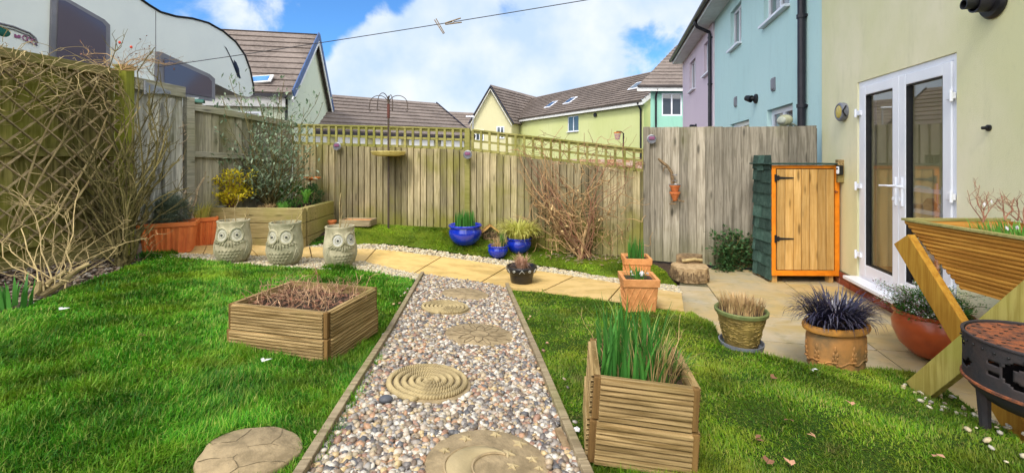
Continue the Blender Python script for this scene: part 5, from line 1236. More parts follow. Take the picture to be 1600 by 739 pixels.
mb = MB(); leaves_at(mb, [x for x in e if x[0].x < .09], 4, .015, .010, .03); mb.build('flowers', M['flower'], t)
mb = MB(); leaves_at(mb, [x for x in e if x[0].x < -.12], 4, .014, .008, .03); mb.build('faded_flowers', mat('mauve_flower', (.32, .13, .17), (.2, .08, .1), 30, .8, 0), t)
mb = MB(); leafcloud(mb, 500, (.10, .05, r_ * 1.6), r_ * .5, .04, .007, (.9, .8, .8)); mb.build('conifer_sprig', M['twig_olive'], t)
ob = t.location
for k, (dx, dy) in enumerate(((-.10, -.17), (.12, -.12))):
    mb = MB(); mb.box((0, 0, .02), (.07, .06, .04)); o = mb.build('pot_foot', M['brick'], bevel=.004); at(o, (ob.x + dx, ob.y + dy, .004), .4 * k); tag(o, 'small red brick foot under the glossy orange pot', 'pot foot', 'brick feet under the orange pot')
# square lattice planters
def sq_planter(px, by, wpx, hpx, rz, label):
    b0 = G(px, by); s = sc(b0.y); W = wpx * s / 2; H = hpx * s; b0.y += W * .85; b0.z = max(0.02, gz(b0.x, b0.y))
    t = thing('square_planter', label, 'planter', b0, rz)
    mb = MB(); loft(mb, [(W * .80, W * .80, 0), (W * .92, W * .92, H * .80)], .008); mb.build('body', M['terra_square'], t, smooth=True)
    mb = MB(); loft(mb, [(W * .92, W * .92, H * .79), (W * 1.0, W * 1.0, H * .80), (W * 1.02, W * 1.02, H), (W * .84, W * .84, H), (W * .80, W * .80, H * .86)], .01); mb.build('rim', M['terra_square'], t, smooth=True)
    mb = MB()
    for q in range(4):
        Rz = Matrix.Rotation(q * math.pi / 2, 4, 'Z')
        for k in range(-4, 5):
            for sg in (-1, 1):
                a = (k * .4 - .4 * sg, 0); b_ = (k * .4 + .4 * sg, 1)
                p = [(lerp(a[0], b_[0], u), u) for u in np.linspace(0, 1, 9)]; p = [c_ for c_ in p if abs(c_[0]) < .95]
                if len(p) > 1: mb.tube([Rz @ Vector((c_[0] * W * lerp(.8, .92, c_[1]), -W * lerp(.802, .922, c_[1]), c_[1] * H * .78)) for c_ in p], .0045, 4)
    mb.build('lattice_relief', M['terra_square'], t)
    mb = MB(); mb.add([(-W * .83, -W * .83, H * .9), (W * .83, -W * .83, H * .9), (W * .83, W * .83, H * .9), (-W * .83, W * .83, H * .9)], [(0, 1, 2, 3)]); mb.build('soil', M['soil'], t)
    return t, W, H
t, W, H = sq_planter(999, 447, 42, 44, -.1, 'square terracotta planter of daffodil shoots, the one behind')
mb = MB(); [mb.blade((U(-.09, .09), U(-.06, .06), H * .88), U(0, 6.28), U(.18, .30), .015, U(0, .25), 4, .5) for _ in range(46)]; mb.build('daffodil_shoots', M['daff'], t)
t, W, H = sq_planter(1004, 489, 56, 54, -.08, 'square lattice terracotta planter with a snowdrop, the one in front')
mb = MB(); clump(mb, 40, (0, 0, H * .88), .1, .12, .010, (.2, 1.3)); mb.build('leaves', M['green_leaf'], t)
mb = MB(); mb.ell((.02, -.06, H + .03), (.022, .022, .026), None, 10, 7); [mb.leaf((U(-.08, .08), U(-.08, .02), H + .02), (U(-1, 1), U(-1, 1), .3), .04, .02) for _ in range(6)]; mb.build('flower', M['flower'], t, smooth=True)
# log stump planter + half log
b0 = G(1087, 441); b0 = b0 + Vector((0, .17, 0)); b0.z = .004; s = sc(b0.y)
t = thing('log_slice', 'thick round log slice with pale barked side on the patio edge', 'log', b0, 0)
mb = MB(); mb.lathe([(.20, 0), (.205, .02), (.207, .165), (.204, .168), (.01, .170)], 40, fn=lambda a, z: 1 + .03 * math.sin(5 * a) + .02 * math.sin(11 * a)); mb.build('log', M['logend'], t, smooth=True)
mb = MB()
for k in range(60):
    a = k * 6.283 / 60 + U(-.03, .03); z0 = U(.02, .06); z1 = U(.08, .15); q = .212 * (1 + .03 * math.sin(5 * a)); mb.tube([(math.cos(a) * q, math.sin(a) * q, z0), (math.cos(a + U(-.1, .1)) * q, math.sin(a + .04) * q, (z0 + z1) / 2), (math.cos(a + .03) * q, math.sin(a + .03) * q, z1)], [.013, .007], 5)
mb.build('bark', M['bark'], t)
b1 = P(1077, 417, b0.y + .16); t = thing('half_log', 'smaller dark half log resting behind the round log slice', 'log', (b1.x, b1.y, .004), 0)
mb = MB(); mb.lathe([(.165, 0), (.165, .15), (.162, .255), (.160, .258), (.01, .26)], 30, sy=.55, fn=lambda a, z: 1 + .05 * math.sin(4 * a)); mb.build('log', M['bark'], t, smooth=True)
mb = MB(); mb.tube([(-.12, -.085, .20), (.02, -.10, .225), (.12, -.085, .21)], .018, 8); mb.build('peeling_bark', M['twig_pale'], t)
# insect houses and odds
def hut(px, by, w_px, h_px, label, rz=0):
    b0 = G(px, by); s = sc(b0.y); W = w_px * s / 2; H = h_px * s; D = .10; b0.y += .08; b0.z = gz(b0.x, b0.y)
    t = thing('insect_house', label, 'insect house', b0, rz)
    mb = MB()
    for sg in (-1, 1): mb.box((sg * W * .8, 0, H * .32), (.018, D, H * .64))
    mb.box((0, 0, .012), (W * 1.6, D, .02)); mb.box((0, D * .45, H * .35), (W * 1.5, .01, H * .6)); mb.build('box', M['bark'], t)
    mb = MB()
    for sg in (-1, 1): mb.bar((sg * W * 1.15, 0, H * .52), (0, 0, H), D * 1.3, .02, (0, 0, 1))
    mb.build('roof', M['deck_post'], t)
    mb = MB()
    for sg in (-1, 1): mb.bar((sg * W * 1.15, -D * .66, H * .51), (0, -D * .66, H * .99), .012, .022, (0, 0, 1))
    mb.build('roof_edge', M['straw'] if 0 else M['pine'], t)
    mb = MB()
    for k in range(26): x = U(-.7, .7) * W; z = U(.06, .5) * H; mb.tube([(x, -D * .45, z), (x, D * .3, z)], .01, 6)
    mb.build('canes', M['bark'], t)
hut(765, 377, 24, 23, 'small dark insect house with yellow roof edge behind the blue pots', .2)
hut(526, 345, 30, 30, 'weathered insect house beside the raised bed corner', .5)
b0 = G(519, 357); t = thing('flower_pot', 'tiny orange terracotta flower pot by the raised bed corner', 'plant pot', b0, 0)
mb = MB(); mb.lathe([(.035, 0), (.052, .09), (.06, .09), (.062, .115), (.055, .115), (.045, .08)], 20); mb.build('pot', M['terracotta'], t, smooth=True); soil_disc(t, .05, .095)
b0 = G(555, 357); t = thing('wooden_tray', 'low wooden tray standing on bricks against the back fence', 'tray', b0 + Vector((0, .12, .03)), -.1)
mb = MB(); mb.box((0, 0, .03), (.44, .24, .05)); [mb.box((0, sg * .12, .045), (.46, .02, .09)) for sg in (-1, 1)]; [mb.box((sg * .225, 0, .045), (.02, .22, .088)) for sg in (-1, 1)]; mb.build('tray', M['edging'], t, bevel=.003)
mb = MB(); mb.box((0, 0, .064), (.42, .2, .02)); mb.build('seed', M['terra_square'], t)
# bird table on a pole
b0 = G(607, 357); t = thing('bird_station', 'tall rusty bird feeder pole with curled hooks and a yellow dish', 'bird feeder', b0, 0); s = sc(b0.y)
zt = (357 - 152) * s
mb = MB(); mb.tube([(0, 0, -.05), (0, 0, zt)], .014, 8); mb.ell((0, 0, zt), (.014, .014, .02)); mb.build('pole', M['pole'], t, smooth=True)
zd = (357 - 241) * s
mb = MB(); mb.lathe([(.14, zd - .03), (.22, zd - .012), (.25, zd + .035), (.243, zd + .04), (.21, zd + .005), (.02, zd - .005)], 30); mb.build('dish', mat('dish_yellow', (.72, .60, .22), (.60, .48, .14), 12, .6, .1), t, smooth=True)
for (dx, hh, yy) in ((-30, 18, .0), (30, 18, 0), (-14, 22, -.1), (10, 18, -.12)):
    a = zt - 12 * s; X = dx * s
    pts = [(0, 0, a - .02)] + [(X * .5 * (1 - math.cos(q)), yy * (1 - math.cos(q)) / 2, a + hh * .8 * s * math.sin(q)) for q in np.linspace(.3, 2.7, 9)] + [(X * 1.02, yy, a - 8 * s), (X * .96, yy, a - 11 * s), (X * .9, yy, a - 8 * s)]
    mb = MB(); mb.tube(pts, .006, 6); mb.build('hook', M['pole'], t)
mb = MB(); mb.tube([(0, 0, zt - .3), (0, 0, zt - .1)], .02, 8); mb.build('sleeve', mat('red_rust', (.14, .05, .04), None, 10, .8, .1), t)

# ------------------------------------------------------------------ storage cupboard
b0 = Vector((3.01, 5.12, 0.004)); t = thing('storage_cupboard', 'wooden cupboard with orange frame and green felt sides against the tall fence', 'cupboard', b0, -.02)
W, D, ZB, ZT_ = .765, .36, .06, 1.40
def bx(name, c_, d_, m, bevel=.003, parent=None): mb = MB(); mb.box(c_, d_, None); return mb.build(name, m, parent or t, bevel=bevel)
for sx_ in (.045, W - .075): bx('leg', (sx_, .05, .04), (.06, .06, .08), M['pine']); bx('leg', (sx_, D - .04, .04), (.06, .06, .08), M['pine'])
mb = MB(); fz0, fz1 = .085, 1.36; 
mb.box((.022, .012, (fz0 + fz1) / 2), (.044, .045, fz1 - fz0)); mb.box((W - .022, .012, (fz0 + fz1) / 2), (.044, .045, fz1 - fz0)); mb.box((W / 2, .012, fz1 - .018), (W - .088, .044, .036)); mb.box((W / 2, .012, fz0 + .03), (W - .088, .044, .06)); mb.build('frame', M['orange'], t, bevel=.003)
dx0, dx1, dz0, dz1 = .055, W - .055, fz0 + .068, fz1 - .045
mb = MB(); n = 7
for k in range(n):
    a = dx0 + (dx1 - dx0) * k / n + .0038; b_ = dx0 + (dx1 - dx0) * (k + 1) / n - .0038; mb.box(((a + b_) / 2, .0, (dz0 + dz1) / 2), (b_ - a, .022, dz1 - dz0))
dr = mb.build('door', M['pine'], t, bevel=.002)
for zz in (dz1 - .10, dz0 + .36):
    mb = MB(); mb.add([(dx0 - .01, -.0125, zz - .022), (dx0 + .02, -.0125, zz - .03), (dx0 + .03, -.0125, zz - .014), (dx0 + .19, -.0125, zz - .006), (dx0 + .19, -.0125, zz + .006), (dx0 + .03, -.0125, zz + .014), (dx0 + .02, -.0125, zz + .03), (dx0 - .01, -.0125, zz + .022)] + [(dx0 - .01, -.018, zz - .022), (dx0 + .02, -.018, zz - .03), (dx0 + .03, -.018, zz - .014), (dx0 + .19, -.018, zz - .006), (dx0 + .19, -.018, zz + .006), (dx0 + .03, -.018, zz + .014), (dx0 + .02, -.018, zz + .03), (dx0 - .01, -.018, zz + .022)],
              [tuple(range(8, 16))] + [(i, (i + 1) % 8, 8 + (i + 1) % 8, 8 + i) for i in range(8)]); mb.box((dx0 - .018, -.018, zz), (.022, .016, .085)); mb.build('hinge', M['black'], dr)
mb = MB(); mb.tube([(dx1 - .005, -.02, 1.06), (dx1 + .03, -.025, 1.055)], .008, 8); mb.tube([(dx1 + .01, -.012, 1.04), (dx1 + .01, -.03, 1.055), (dx1 + .01, -.012, 1.07)], .005, 6); mb.build('latch', M['rust'], dr)
bx('carcass', (W / 2, D / 2 + .02, .72), (W - .02, D - .03, 1.26), M['felt'])
mb = MB(); zz = .06; r__ = 0
while zz < 1.34:
    hh = .16; y = -.0; 
    while y < D + .02:
        w_ = random.choice((.10, .14, .19)); w_ = min(w_, D + .03 - y)
        if w_ > .03:
            a = U(.004, .012); lo = zz - U(0, .03)
            mb.add([(-.004 - a - .012, y, lo), (-.004 - a - .012, y + w_ - .004, lo + U(-.006, .006)), (-.006, y + w_ - .004, zz + hh), (-.006, y, zz + hh), (.004, y, lo), (.004, y + w_ - .004, lo)], [(0, 1, 2, 3), (0, 4, 5, 1), (0, 3, 4), (1, 5, 2)])
        y += w_
    zz += hh - .02; r__ += 1
mb.build('felt_shingles', M['felt'], t)
mb = MB(); mb.box((W / 2, D / 2, 1.378), (W + .10, D + .09, .016)); mb.build('roof', M['felt'], t, bevel=.004)
bx('side_board', (W + .012, .14, .72), (.018, D - .1, 1.28), M['orange'])

# ------------------------------------------------------------------ V trough on crossed legs
b0 = Vector((2.46, 2.31, 0)); gz0 = max(gz(2.46, 2.3), 0); b0.z = gz0; t = thing('trough_planter', 'orange stained V shaped deck board trough on crossed legs', 'planter', b0, .0)
ZR = 1.06 - gz0; ZL = .735 - gz0; hy = .46; Lx = .62
def vy(z): return lerp(.10, hy, (z - ZL) / (ZR - ZL))
def ridged(mb, a0, a1, b0_, b1, nrm, n=14, depth=.006):
    depth *= 2.0
    """a ridged board face: bottom edge a0-a1, top edge b0_-b1, standing proud along nrm"""
    a0, a1, b0_, b1, nrm = map(Vector, (a0, a1, b0_, b1, nrm))
    for k in range(n):
        u0, u1, u2, u3 = k / n, (k + .10) / n, (k + .60) / n, (k + .70) / n; e = 1 if k % 7 else 1
        p = []
        for u, h_ in ((u0, 0), (u1, 1), (u2, 1), (u3, 0), ((k + 1) / n, 0)): p += [a0.lerp(b0_, u) + nrm * depth * h_, a1.lerp(b1, u) + nrm * depth * h_]
        mb.add(p, [(0, 1, 3, 2), (2, 3, 5, 4), (4, 5, 7, 6), (6, 7, 9, 8)])
for nm, x_, sg in (('end_board', 0, -1), ('end_board', Lx, 1)):
    mb = MB(); ridged(mb, (x_, vy(ZL), ZL), (x_, -vy(ZL), ZL), (x_, vy(ZR), ZR), (x_, -vy(ZR), ZR), (sg, 0, 0), 15, .0042)
    mb.prism([(vy(ZL), ZL), (-vy(ZL), ZL), (-vy(ZR), ZR), (vy(ZR), ZR)], lambda a, b: (x_ - sg * .001, a, b), lambda a, b: (x_ - sg * .02, a, b)); mb.build(nm, wood('trough_y', 'y', (.31, .13, .018), (.52, .26, .045), (.30, .22, .03), .0, .0, knots=False) if sg < 0 else M['trough'], t)
for sg in (-1, 1):
    mb = MB(); n_ = Vector((0, sg * (ZR - ZL), -(hy - .1))).normalized(); off = n_ * .002
    ridged(mb, Vector((.0, sg * .1, ZL)) + off, Vector((Lx, sg * .1, ZL)) + off, Vector((.0, sg * hy, ZR)) + off, Vector((Lx, sg * hy, ZR)) + off, n_, 15, .0042)
    mb.bar((.0, sg * .1 - n_.y * .011, ZL - n_.z * .011), (Lx, sg * .1 - n_.y * .011, ZL - n_.z * .011), .01, .01)
    i_ = -n_ * .018; v = [Vector((.002, sg * .1, ZL)), Vector((Lx - .002, sg * .1, ZL)), Vector((Lx - .002, sg * hy, ZR)), Vector((.002, sg * hy, ZR))]; mb.add(v + [q + i_ for q in v], [(0, 1, 2, 3), (4, 5, 6, 7), (2, 3, 7, 6)]); mb.build('side_board', M['trough'], t)
    mb = MB(); mb.bar((-.01, sg * (hy - .012), ZR + .006), (Lx + .01, sg * (hy - .012), ZR + .006), .045, .014); mb.build('rim', M['trellis'], t)
mb = MB(); mb.bar((.005, -hy + .03, ZR + .004), (.005, hy - .03, ZR + .004), .04, .012); mb.build('rim', M['trellis'], t)
for x_ in (-.045, Lx + .045):
    e = .0 if x_ < 0 else 0
    for sg, dx_ in ((1, -.0), (-1, -.047)):
        mb = MB(); a = Vector((x_ + (dx_ if x_ < 0 else -dx_), sg * (hy - .05), .95 - gz0)); b_ = Vector((a.x, -sg * .27, -.01)); mb.bar(a, b_, .045, .125, (0, 1, 0)); mb.build('leg', M['trough_leg'] if sg > 0 else M['leg_green'], t, bevel=.003)
mb = MB(); mb.add([(.01, -hy * .80, ZR - .07), (Lx - .01, -hy * .80, ZR - .07), (Lx - .01, hy * .80, ZR - .07), (.01, hy * .80, ZR - .07)], [(0, 1, 2, 3)]); mb.build('soil', M['soil'], t)
mb = MB()
for (bx_, by_, tx, ty) in ((1536, 348, 1530, 290), (1536, 348, 1525, 305), (1536, 348, 1545, 300), (1570, 345, 1565, 305), (1590, 345, 1590, 312), (1600, 350, 1618, 300)):
    a = P(bx_, by_, 2.45) - b0; e = P(tx, ty, 2.5) - b0
    canes(mb, [(a, e), (a + Vector((.02, .02, 0)), e + Vector((U(-.15, .15), .05, -.03)))], 4, (.04, .11), .0035, .06, 7, .0)
mb.build('bare_twigs', M['twig_red'], t)
mb = MB(); clump(mb, 210, (.30, .1, ZR - .07), .20, .12, .009, (.2, 1.3)); mb.build('green_shoots', M['lime_leaf'], t)
mb = MB()
for (px, py) in ((1538, 316), (1572, 353), (1590, 352), (1549, 312)): q = P(px, py, 2.25) - b0; [mb.leaf(q, (U(-.5, .5), U(-.5, .5), -1), .022, .012) for _ in range(4)]
mb.build('snowdrops', M['flower'], t)
mb = MB(); clump(mb, 80, (.3, .0, ZR - .07), .25, .12, .005, (.2, 1.8)); mb.build('dry_grass', M['straw'], t)

# ------------------------------------------------------------------ rusty fire pit
b0 = Vector((2.18, 1.79, gz(2.18, 1.79))); t = thing('fire_pit', 'rusty drum fire pit with cut out pattern and short legs', 'fire pit', b0, -.6)
z0, z1, rr_ = .51 - b0.z, .70 - b0.z, .25
mb = MB(); n = 192; nz = 26
cut = []
for kk in range(6):
    a0 = kk * math.pi / 3
    for i in range(-14, 15):
        for j in range(3, 22):
            x = i / 10; y = (j - 12.5) / 8.5; r2 = math.hypot(x, y)
            if (.50 < r2 < .88 and not (x > .15 and y > -.25)) or math.hypot(x - .55, y + .35) < .22 or (x < -.95 and abs(y) < .45 + x * .0 and math.hypot(x + 1.2, y) > .28): cut.append(((int(round(a0 / (2 * math.pi) * n)) + i) % n, j))
cut = set(cut)
for i in range(n):
    for j in range(nz):
        if (i, j) in cut: continue
        a, b_ = 2 * math.pi * i / n, 2 * math.pi * (i + 1) / n; za, zb_ = lerp(z0, z1, j / nz), lerp(z0, z1, (j + 1) / nz)
        mb.add([(math.cos(a) * rr_, math.sin(a) * rr_, za), (math.cos(b_) * rr_, math.sin(b_) * rr_, za), (math.cos(b_) * rr_, math.sin(b_) * rr_, zb_), (math.cos(a) * rr_, math.sin(a) * rr_, zb_)], [(0, 1, 2, 3)])
o = mb.build('drum', M['drum'], t, smooth='all'); wld = o.modifiers.new('weld', 'WELD'); wld.merge_threshold = .0002; sol = o.modifiers.new('solid', 'SOLIDIFY'); sol.thickness = .004
mb = MB(); mb.tube([(math.cos(a) * rr_, math.sin(a) * rr_, z0) for a in np.linspace(0, 6.283, 60)], .008, 6); mb.build('rim', M['rust'], t)
mb = MB(); mb.tube([(math.cos(a) * rr_, math.sin(a) * rr_, z1) for a in np.linspace(0, 6.283, 60)], .006, 6); mb.build('rim', M['drum'], t)
mb = MB(); mb.lathe([(.02, z1 - .015), (rr_ * .95, z1 - .015), (rr_ * .96, z1 - .004), (.02, z1 - .002)], 48); gp = mb.build('grill_plate', M['rust'], t)
mb = MB()
for i in range(-9, 10):
    for j in range(-9, 10):
        x = (i + .5 * (j % 2)) * .05; y = j * .045
        if math.hypot(x, y) < .23: mb.lathe([(.004, 0), (.007, .0008), (.004, .0014)], 8, (x, y, z1 - .0022))
pattern(gp, mb, M['black'])
mb = MB()
for i in range(36): a = 2 * math.pi * i / 36; mb.ell((math.cos(a) * (rr_ + .003), math.sin(a) * (rr_ + .003), z1 - .03), (.005, .005, .005), None, 6, 4)
pattern([o for o in t.children if o.name.startswith('rim')][-1], mb, M['black'])
mb = MB(); mb.lathe([(.05, z0 - .09), (.19, z0 - .075), (.235, z0 - .03), (.245, z0), (.24, z0), (.05, z0 - .04)], 36); mb.build('bowl', M['drum'], t, smooth=True)
for k in range(3):
    a = 3.3 + k * 2.09; mb = MB(); mb.tube([(math.cos(a) * .2, math.sin(a) * .2, z0 - .01), (math.cos(a) * .19, math.sin(a) * .19, -.02)], [.026, .018], 8); mb.build('leg', M['drum'], t, smooth=True)


# ------------------------------------------------------------------ decking planters
def deck_box(c_, rz, W, D, H, label, flare=0.0, tiers=2, zshift=0, m=None):
    """c_: front right bottom corner; W along local -x, D along local +y"""
    t = thing('deck_planter', label, 'planter', c_, rz); h = (H - .006) / 2
    for k in range(tiers):
        z0 = k * (h + .006); z1 = z0 + h; f = .006 * (k == 0)
        for nm, p, q, nr in (('front', (-W - f, -f), (f, -f), (0, -1, 0)), ('right', (f, -f), (f, D + f), (1, 0, 0)), ('back', (f, D + f), (-W - f, D + f), (0, 1, 0)), ('left', (-W - f, D + f), (-W - f, -f), (-1, 0, 0))):
            mb = MB(); nr = Vector(nr); d_ = (Vector((*q, 0)) - Vector((*p, 0))).normalized(); p3 = Vector((*p, 0)) + d_ * .022; q3 = Vector((*q, 0)) - d_ * .022
            ridged(mb, p3 + Vector((0, 0, z0)), q3 + Vector((0, 0, z0)), p3 + Vector((0, 0, z1)), q3 + Vector((0, 0, z1)), nr, 8, .0055)
            a, b_ = p3 - nr * .0115, q3 - nr * .0115; mb.bar(a + Vector((0, 0, (z0 + z1) / 2)), b_ + Vector((0, 0, (z0 + z1) / 2)), .0225, z1 - z0 - .001)
            mb.build('deck_board', M['deck'] if abs(nr.y) > .5 else M['deck_y'], t)
        for (px_, py_) in ((f, -f), (-W - f, -f), (f, D + f), (-W - f, D + f)):
            mb = MB(); sx_ = -1 if px_ > -.1 else 1; sy_ = 1 if py_ < .1 else -1; mb.box((px_ + sx_ * .011, py_ + sy_ * .011, (z0 + z1) / 2), (.026, .026, z1 - z0)); mb.build('corner_post', M['deck_post'], t, bevel=.002)
    mb = MB(); z = H - .05; mb.add([(-W + .01, .01, z), (-.01, .01, z), (-.01, D - .01, z), (-W + .01, D - .01, z)], [(0, 1, 2, 3)]); mb.build('soil', M['soil'], t)
    return t
M['deck_y'] = wood('deck_y', 'y', (.20, .13, .045), (.48, .34, .155), (.30, .27, .09), .3, .12, knots=False)
c = G(511, 571); t = deck_box(c, R(-14), .655, .50, .285, 'wide two tier decking planter of withered stems on the left lawn')
mb = MB()
for _ in range(150): x = U(-.62, -.03); y = U(.05, .46); canes(mb, [((x, y, .23), (x + U(-.12, .12), y + U(-.12, .12), .23 + U(.01, .14)))], 1, (.02, .07), .0025, .14, 5, U(0, .3), False, sides=4)
canes(mb, [((-.38, .3, .22), (-.33, .33, .40)), ((-.33, .35, .22), (-.36, .34, .47)), ((-.62, .2, .22), (-.63, .2, .34))], 5, (.03, .08), .0035, .06, 6)
mb.build('withered_stems', mat('withered', (.52, .34, .20), (.22, .10, .055), 14, .85, .2, isl=.4), t)
mb = MB()
for _ in range(260): mb.leaf((U(-.62, -.03), U(.04, .46), .235 + U(0, .05)), (U(-1, 1), U(-1, 1), U(-.2, .5)), U(.02, .05), .018)
mb.build('dead_leaves', M['dead_leaf'], t)
q = P(381, 482, 2.62); t2 = thing('feather', 'small black and white feather clump lying in the left planter corner', 'feather', q, 0); mb = MB()
for _ in range(8): mb.leaf((U(-.015, .015), 0, 0), (U(-1, 1), U(-.5, .5), U(.1, 1)), .04, .016)
mb.build('white_part', M['flower'], t2); mb = MB(); [mb.leaf((.04 + U(-.01, .01), 0, -.005), (U(-.3, 1), U(-.5, .5), U(.0, .5)), .04, .02) for _ in range(6)]; mb.build('black_part', M['black'], t2)
c = G(1085, 744); t = deck_box(c, R(-7.5), .375, .36, .315, 'cube shaped decking planter of tall daffodil leaves on the right lawn')
t.rotation_euler[1] = R(3.5)
mb = MB()
for _ in range(150): x = U(-.34, -.09); y = U(.04, .32); mb.blade((x, y, .24), U(0, 6.28) if U(0, 1) < .6 else U(2, 4), U(.15, .33), .014, U(0, .75), 6, 1.1)
mb.build('daffodil_leaves', M['daff'], t)
mb = MB(); clump(mb, 22, (-.2, .17, .25), .12, .30, .012, (.2, .9)); mb.build('pale_leaves', M['daff_pale'], t)
mb = MB(); clump(mb, 150, (-.14, .16, .25), .10, .19, .004, (.4, 1.7), 6, 1.0); clump(mb, 60, (-.28, .2, .25), .08, .12, .004, (.4, 2.2), 6); canes(mb, [((-.08, .2, .24), (-.02, .25, .5)), ((-.35, .33, .2), (-.42, .36, .45))], 3, (.03, .08), .002, .1, 6)
mb.build('dry_grass', M['straw'], t)
mb = MB(); clump(mb, 90, (-.08, .2, .25), .09, .13, .007, (.2, 1.5)); mb.build('leaves', M['green_leaf'], t)
# ------------------------------------------------------------------ path edging and stepping stones
def edging(pts, label, n0=3):
    g3 = [G(*p) for p in pts]; t = thing('timber_edging', label, 'edging', g3[0], 0)
    for a, b in zip(g3, g3[1:]):
        a = a - g3[0]; b = b - g3[0]; d = (b - a).normalized() * .004; mb = MB(); mb.bar(a + d + Vector((0, 0, .005)), b - d + Vector((0, 0, .005)), .036, .09); mb.build('board', M['edging'], t, bevel=.004)
edging([(660, 431), (606, 528), (552, 615), (478, 739), (262, 1100)], 'weathered timber edging board along the left of the gravel path')
edging([(792, 449), (838, 558), (884, 672), (912, 739), (1060, 1100)], 'weathered timber edging board along the right of the gravel path')
def stone_at(px, py, wpx, dz=.028):
    b0 = G(px, py, dz); return b0, wpx * sc(b0.y) / 2
def tilt_to_ground(t, x, y):
    e = .1; nx_ = -(gz(x + e, y) - gz(x - e, y)) / (2 * e); ny_ = -(gz(x, y + e) - gz(x, y - e)) / (2 * e)
    t.rotation_mode = 'QUATERNION'; t.rotation_quaternion = Vector((0, 0, 1)).rotation_difference(Vector((nx_, ny_, 1)).normalized())
def disc(mb, r_, z, th, n=48, wob=0.0, sy=1.0):
    ph = U(0, 6); f = (lambda a, z_: 1 + wob * (math.sin(3 * a + ph) + .6 * math.sin(5 * a + 2 * ph) + .4 * math.sin(9 * a))) if wob else None
    mb.lathe([(r_ * .97, z - th), (r_, z - th * .3), (r_ * .985, z - .003), (r_ * .96, z), (.01, z + .001)], n, (0, 0, 0), 1, sy, f)
def star(mb, c, r_, z, rot=0, n=5, inner=.42, th=.006):
    pts = [(c[0] + math.cos(rot + k * math.pi / n) * (r_ if k % 2 == 0 else r_ * inner), c[1] + math.sin(rot + k * math.pi / n) * (r_ if k % 2 == 0 else r_ * inner)) for k in range(2 * n)]
    m = len(pts); mb.add([(c[0], c[1], z + th * 1.6)] + [(x, y, z + th * .6) for x, y in pts] + [(c[0] + (x - c[0]) * 1.12, c[1] + (y - c[1]) * 1.12, z) for x, y in pts], [(0, 1 + i, 1 + (i + 1) % m) for i in range(m)] + [(1 + i, 1 + m + i, 1 + m + (i + 1) % m, 1 + (i + 1) % m) for i in range(m)])
SG = None
STONES = []
# moon and stars
b0, r_ = stone_at(762, 722, 196); STONES.append((b0, r_)); t = thing('stepping_stone', 'nearest path stepping stone with raised crescent moon and stars', 'stepping stone', b0, .0)
mb = MB(); disc(mb, r_, 0, .04); mb.build('disc', M['stone'], t, smooth=True); tilt_to_ground(t, b0.x, b0.y)
mb = MB(); o1 = [(math.cos(a) * .50, math.sin(a) * .50) for a in np.linspace(.95, 2 * math.pi - .95 + .3, 34)]; o2 = [(.16 + math.cos(a) * .40, .0 + math.sin(a) * .42) for a in np.linspace(2 * math.pi - 1.1 + .2, 1.05, 34)]
mx = lambda q: Vector(((q[0] - .12) * r_, (q[1] - .15) * r_, 0))
vs = []
for p, q in zip(o1, o2[::-1][::-1]): pass
o1 = [(.55 * math.cos(a), .55 * math.sin(a)) for a in np.linspace(.75, 5.4, 40)]; tip0, tip1 = Vector(o1[0]), Vector(o1[-1])
cc_ = Vector((.30, .02)); 
o2 = []
for a in np.linspace(0, 1, 40):
    th0 = math.atan2(tip0.y - cc_.y, tip0.x - cc_.x); th1 = math.atan2(tip1.y - cc_.y, tip1.x - cc_.x) + 2 * math.pi; r0 = (tip0 - cc_).length; r1 = (tip1 - cc_).length
    th = lerp(th0, th1, a); o2.append((cc_.x + math.cos(th) * lerp(r0, r1, a), cc_.y + math.sin(th) * lerp(r0, r1, a)))
for p, q in zip(o1, o2): P_ = mx(p); Q_ = mx(q); vs += [P_ + Vector((0, 0, .0)), P_ * .0 + P_.lerp(Q_, .12) + Vector((0, 0, .009)), P_.lerp(Q_, .88) + Vector((0, 0, .009)), Q_]
mb.add(vs, [(4 * i + k, 4 * i + k + 1, 4 * i + 5 + k, 4 * i + 4 + k) for i in range(39) for k in range(3)]); mb.build('crescent_moon', M['stone_y'], t, smooth='all')
mb = MB(); mb.tube([mx(p) + Vector((0, 0, .004)) for p in o1], .005, 5); mb.tube([mx(p) + Vector((0, 0, .004)) for p in o2], .005, 5); mb.build('moon_outline', M['stone'], t)
for (x, y, q) in ((-.42, .62, .11), (.10, .82, .10), (.52, .60, .13), (.32, .28, .12), (.72, .18, .10), (.40, -.05, .10), (-.72, .22, .09), (.62, -.35, .11), (.25, -.55, .12), (-.6, -.45, .1), (.82, -.05, .07), (-.2, -.8, .1)):
    mb = MB(); star(mb, (x * r_, y * r_), q * r_, .0, U(0, 1)); mb.build('star', M['stone_y'], t)
# rope spirals
def rope_stone(px, py, wpx, label):
    b0, r_ = stone_at(px, py, wpx); STONES.append((b0, r_)); t = thing('stepping_stone', label, 'stepping stone', b0, 0)
    mb = MB(); disc(mb, r_ * .96, -.006, .04); mb.build('disc', M['stone'], t, smooth=True); tilt_to_ground(t, b0.x, b0.y)
    mb = MB(); turns = 6; pitch = r_ / turns / 1.03; th = 1.2; 
    while True:
        rad_ = pitch * th / (2 * math.pi)
        if rad_ > r_ - pitch * .45: break
        p = Vector((math.cos(th) * rad_, math.sin(th) * rad_, .002)); tg = th + math.pi / 2 + .72
        Mz = Matrix.Rotation(tg, 4, 'Z'); mb.ell(p, (pitch * .58, pitch * .20, pitch * .42), Mz, 8, 5); th += pitch * .40 / max(rad_, pitch * .4)
    mb.build('rope_coil', M['rope'], t, smooth='all')
rope_stone(671, 596, 137, 'large coiled rope pattern stepping stone, second from the camera')
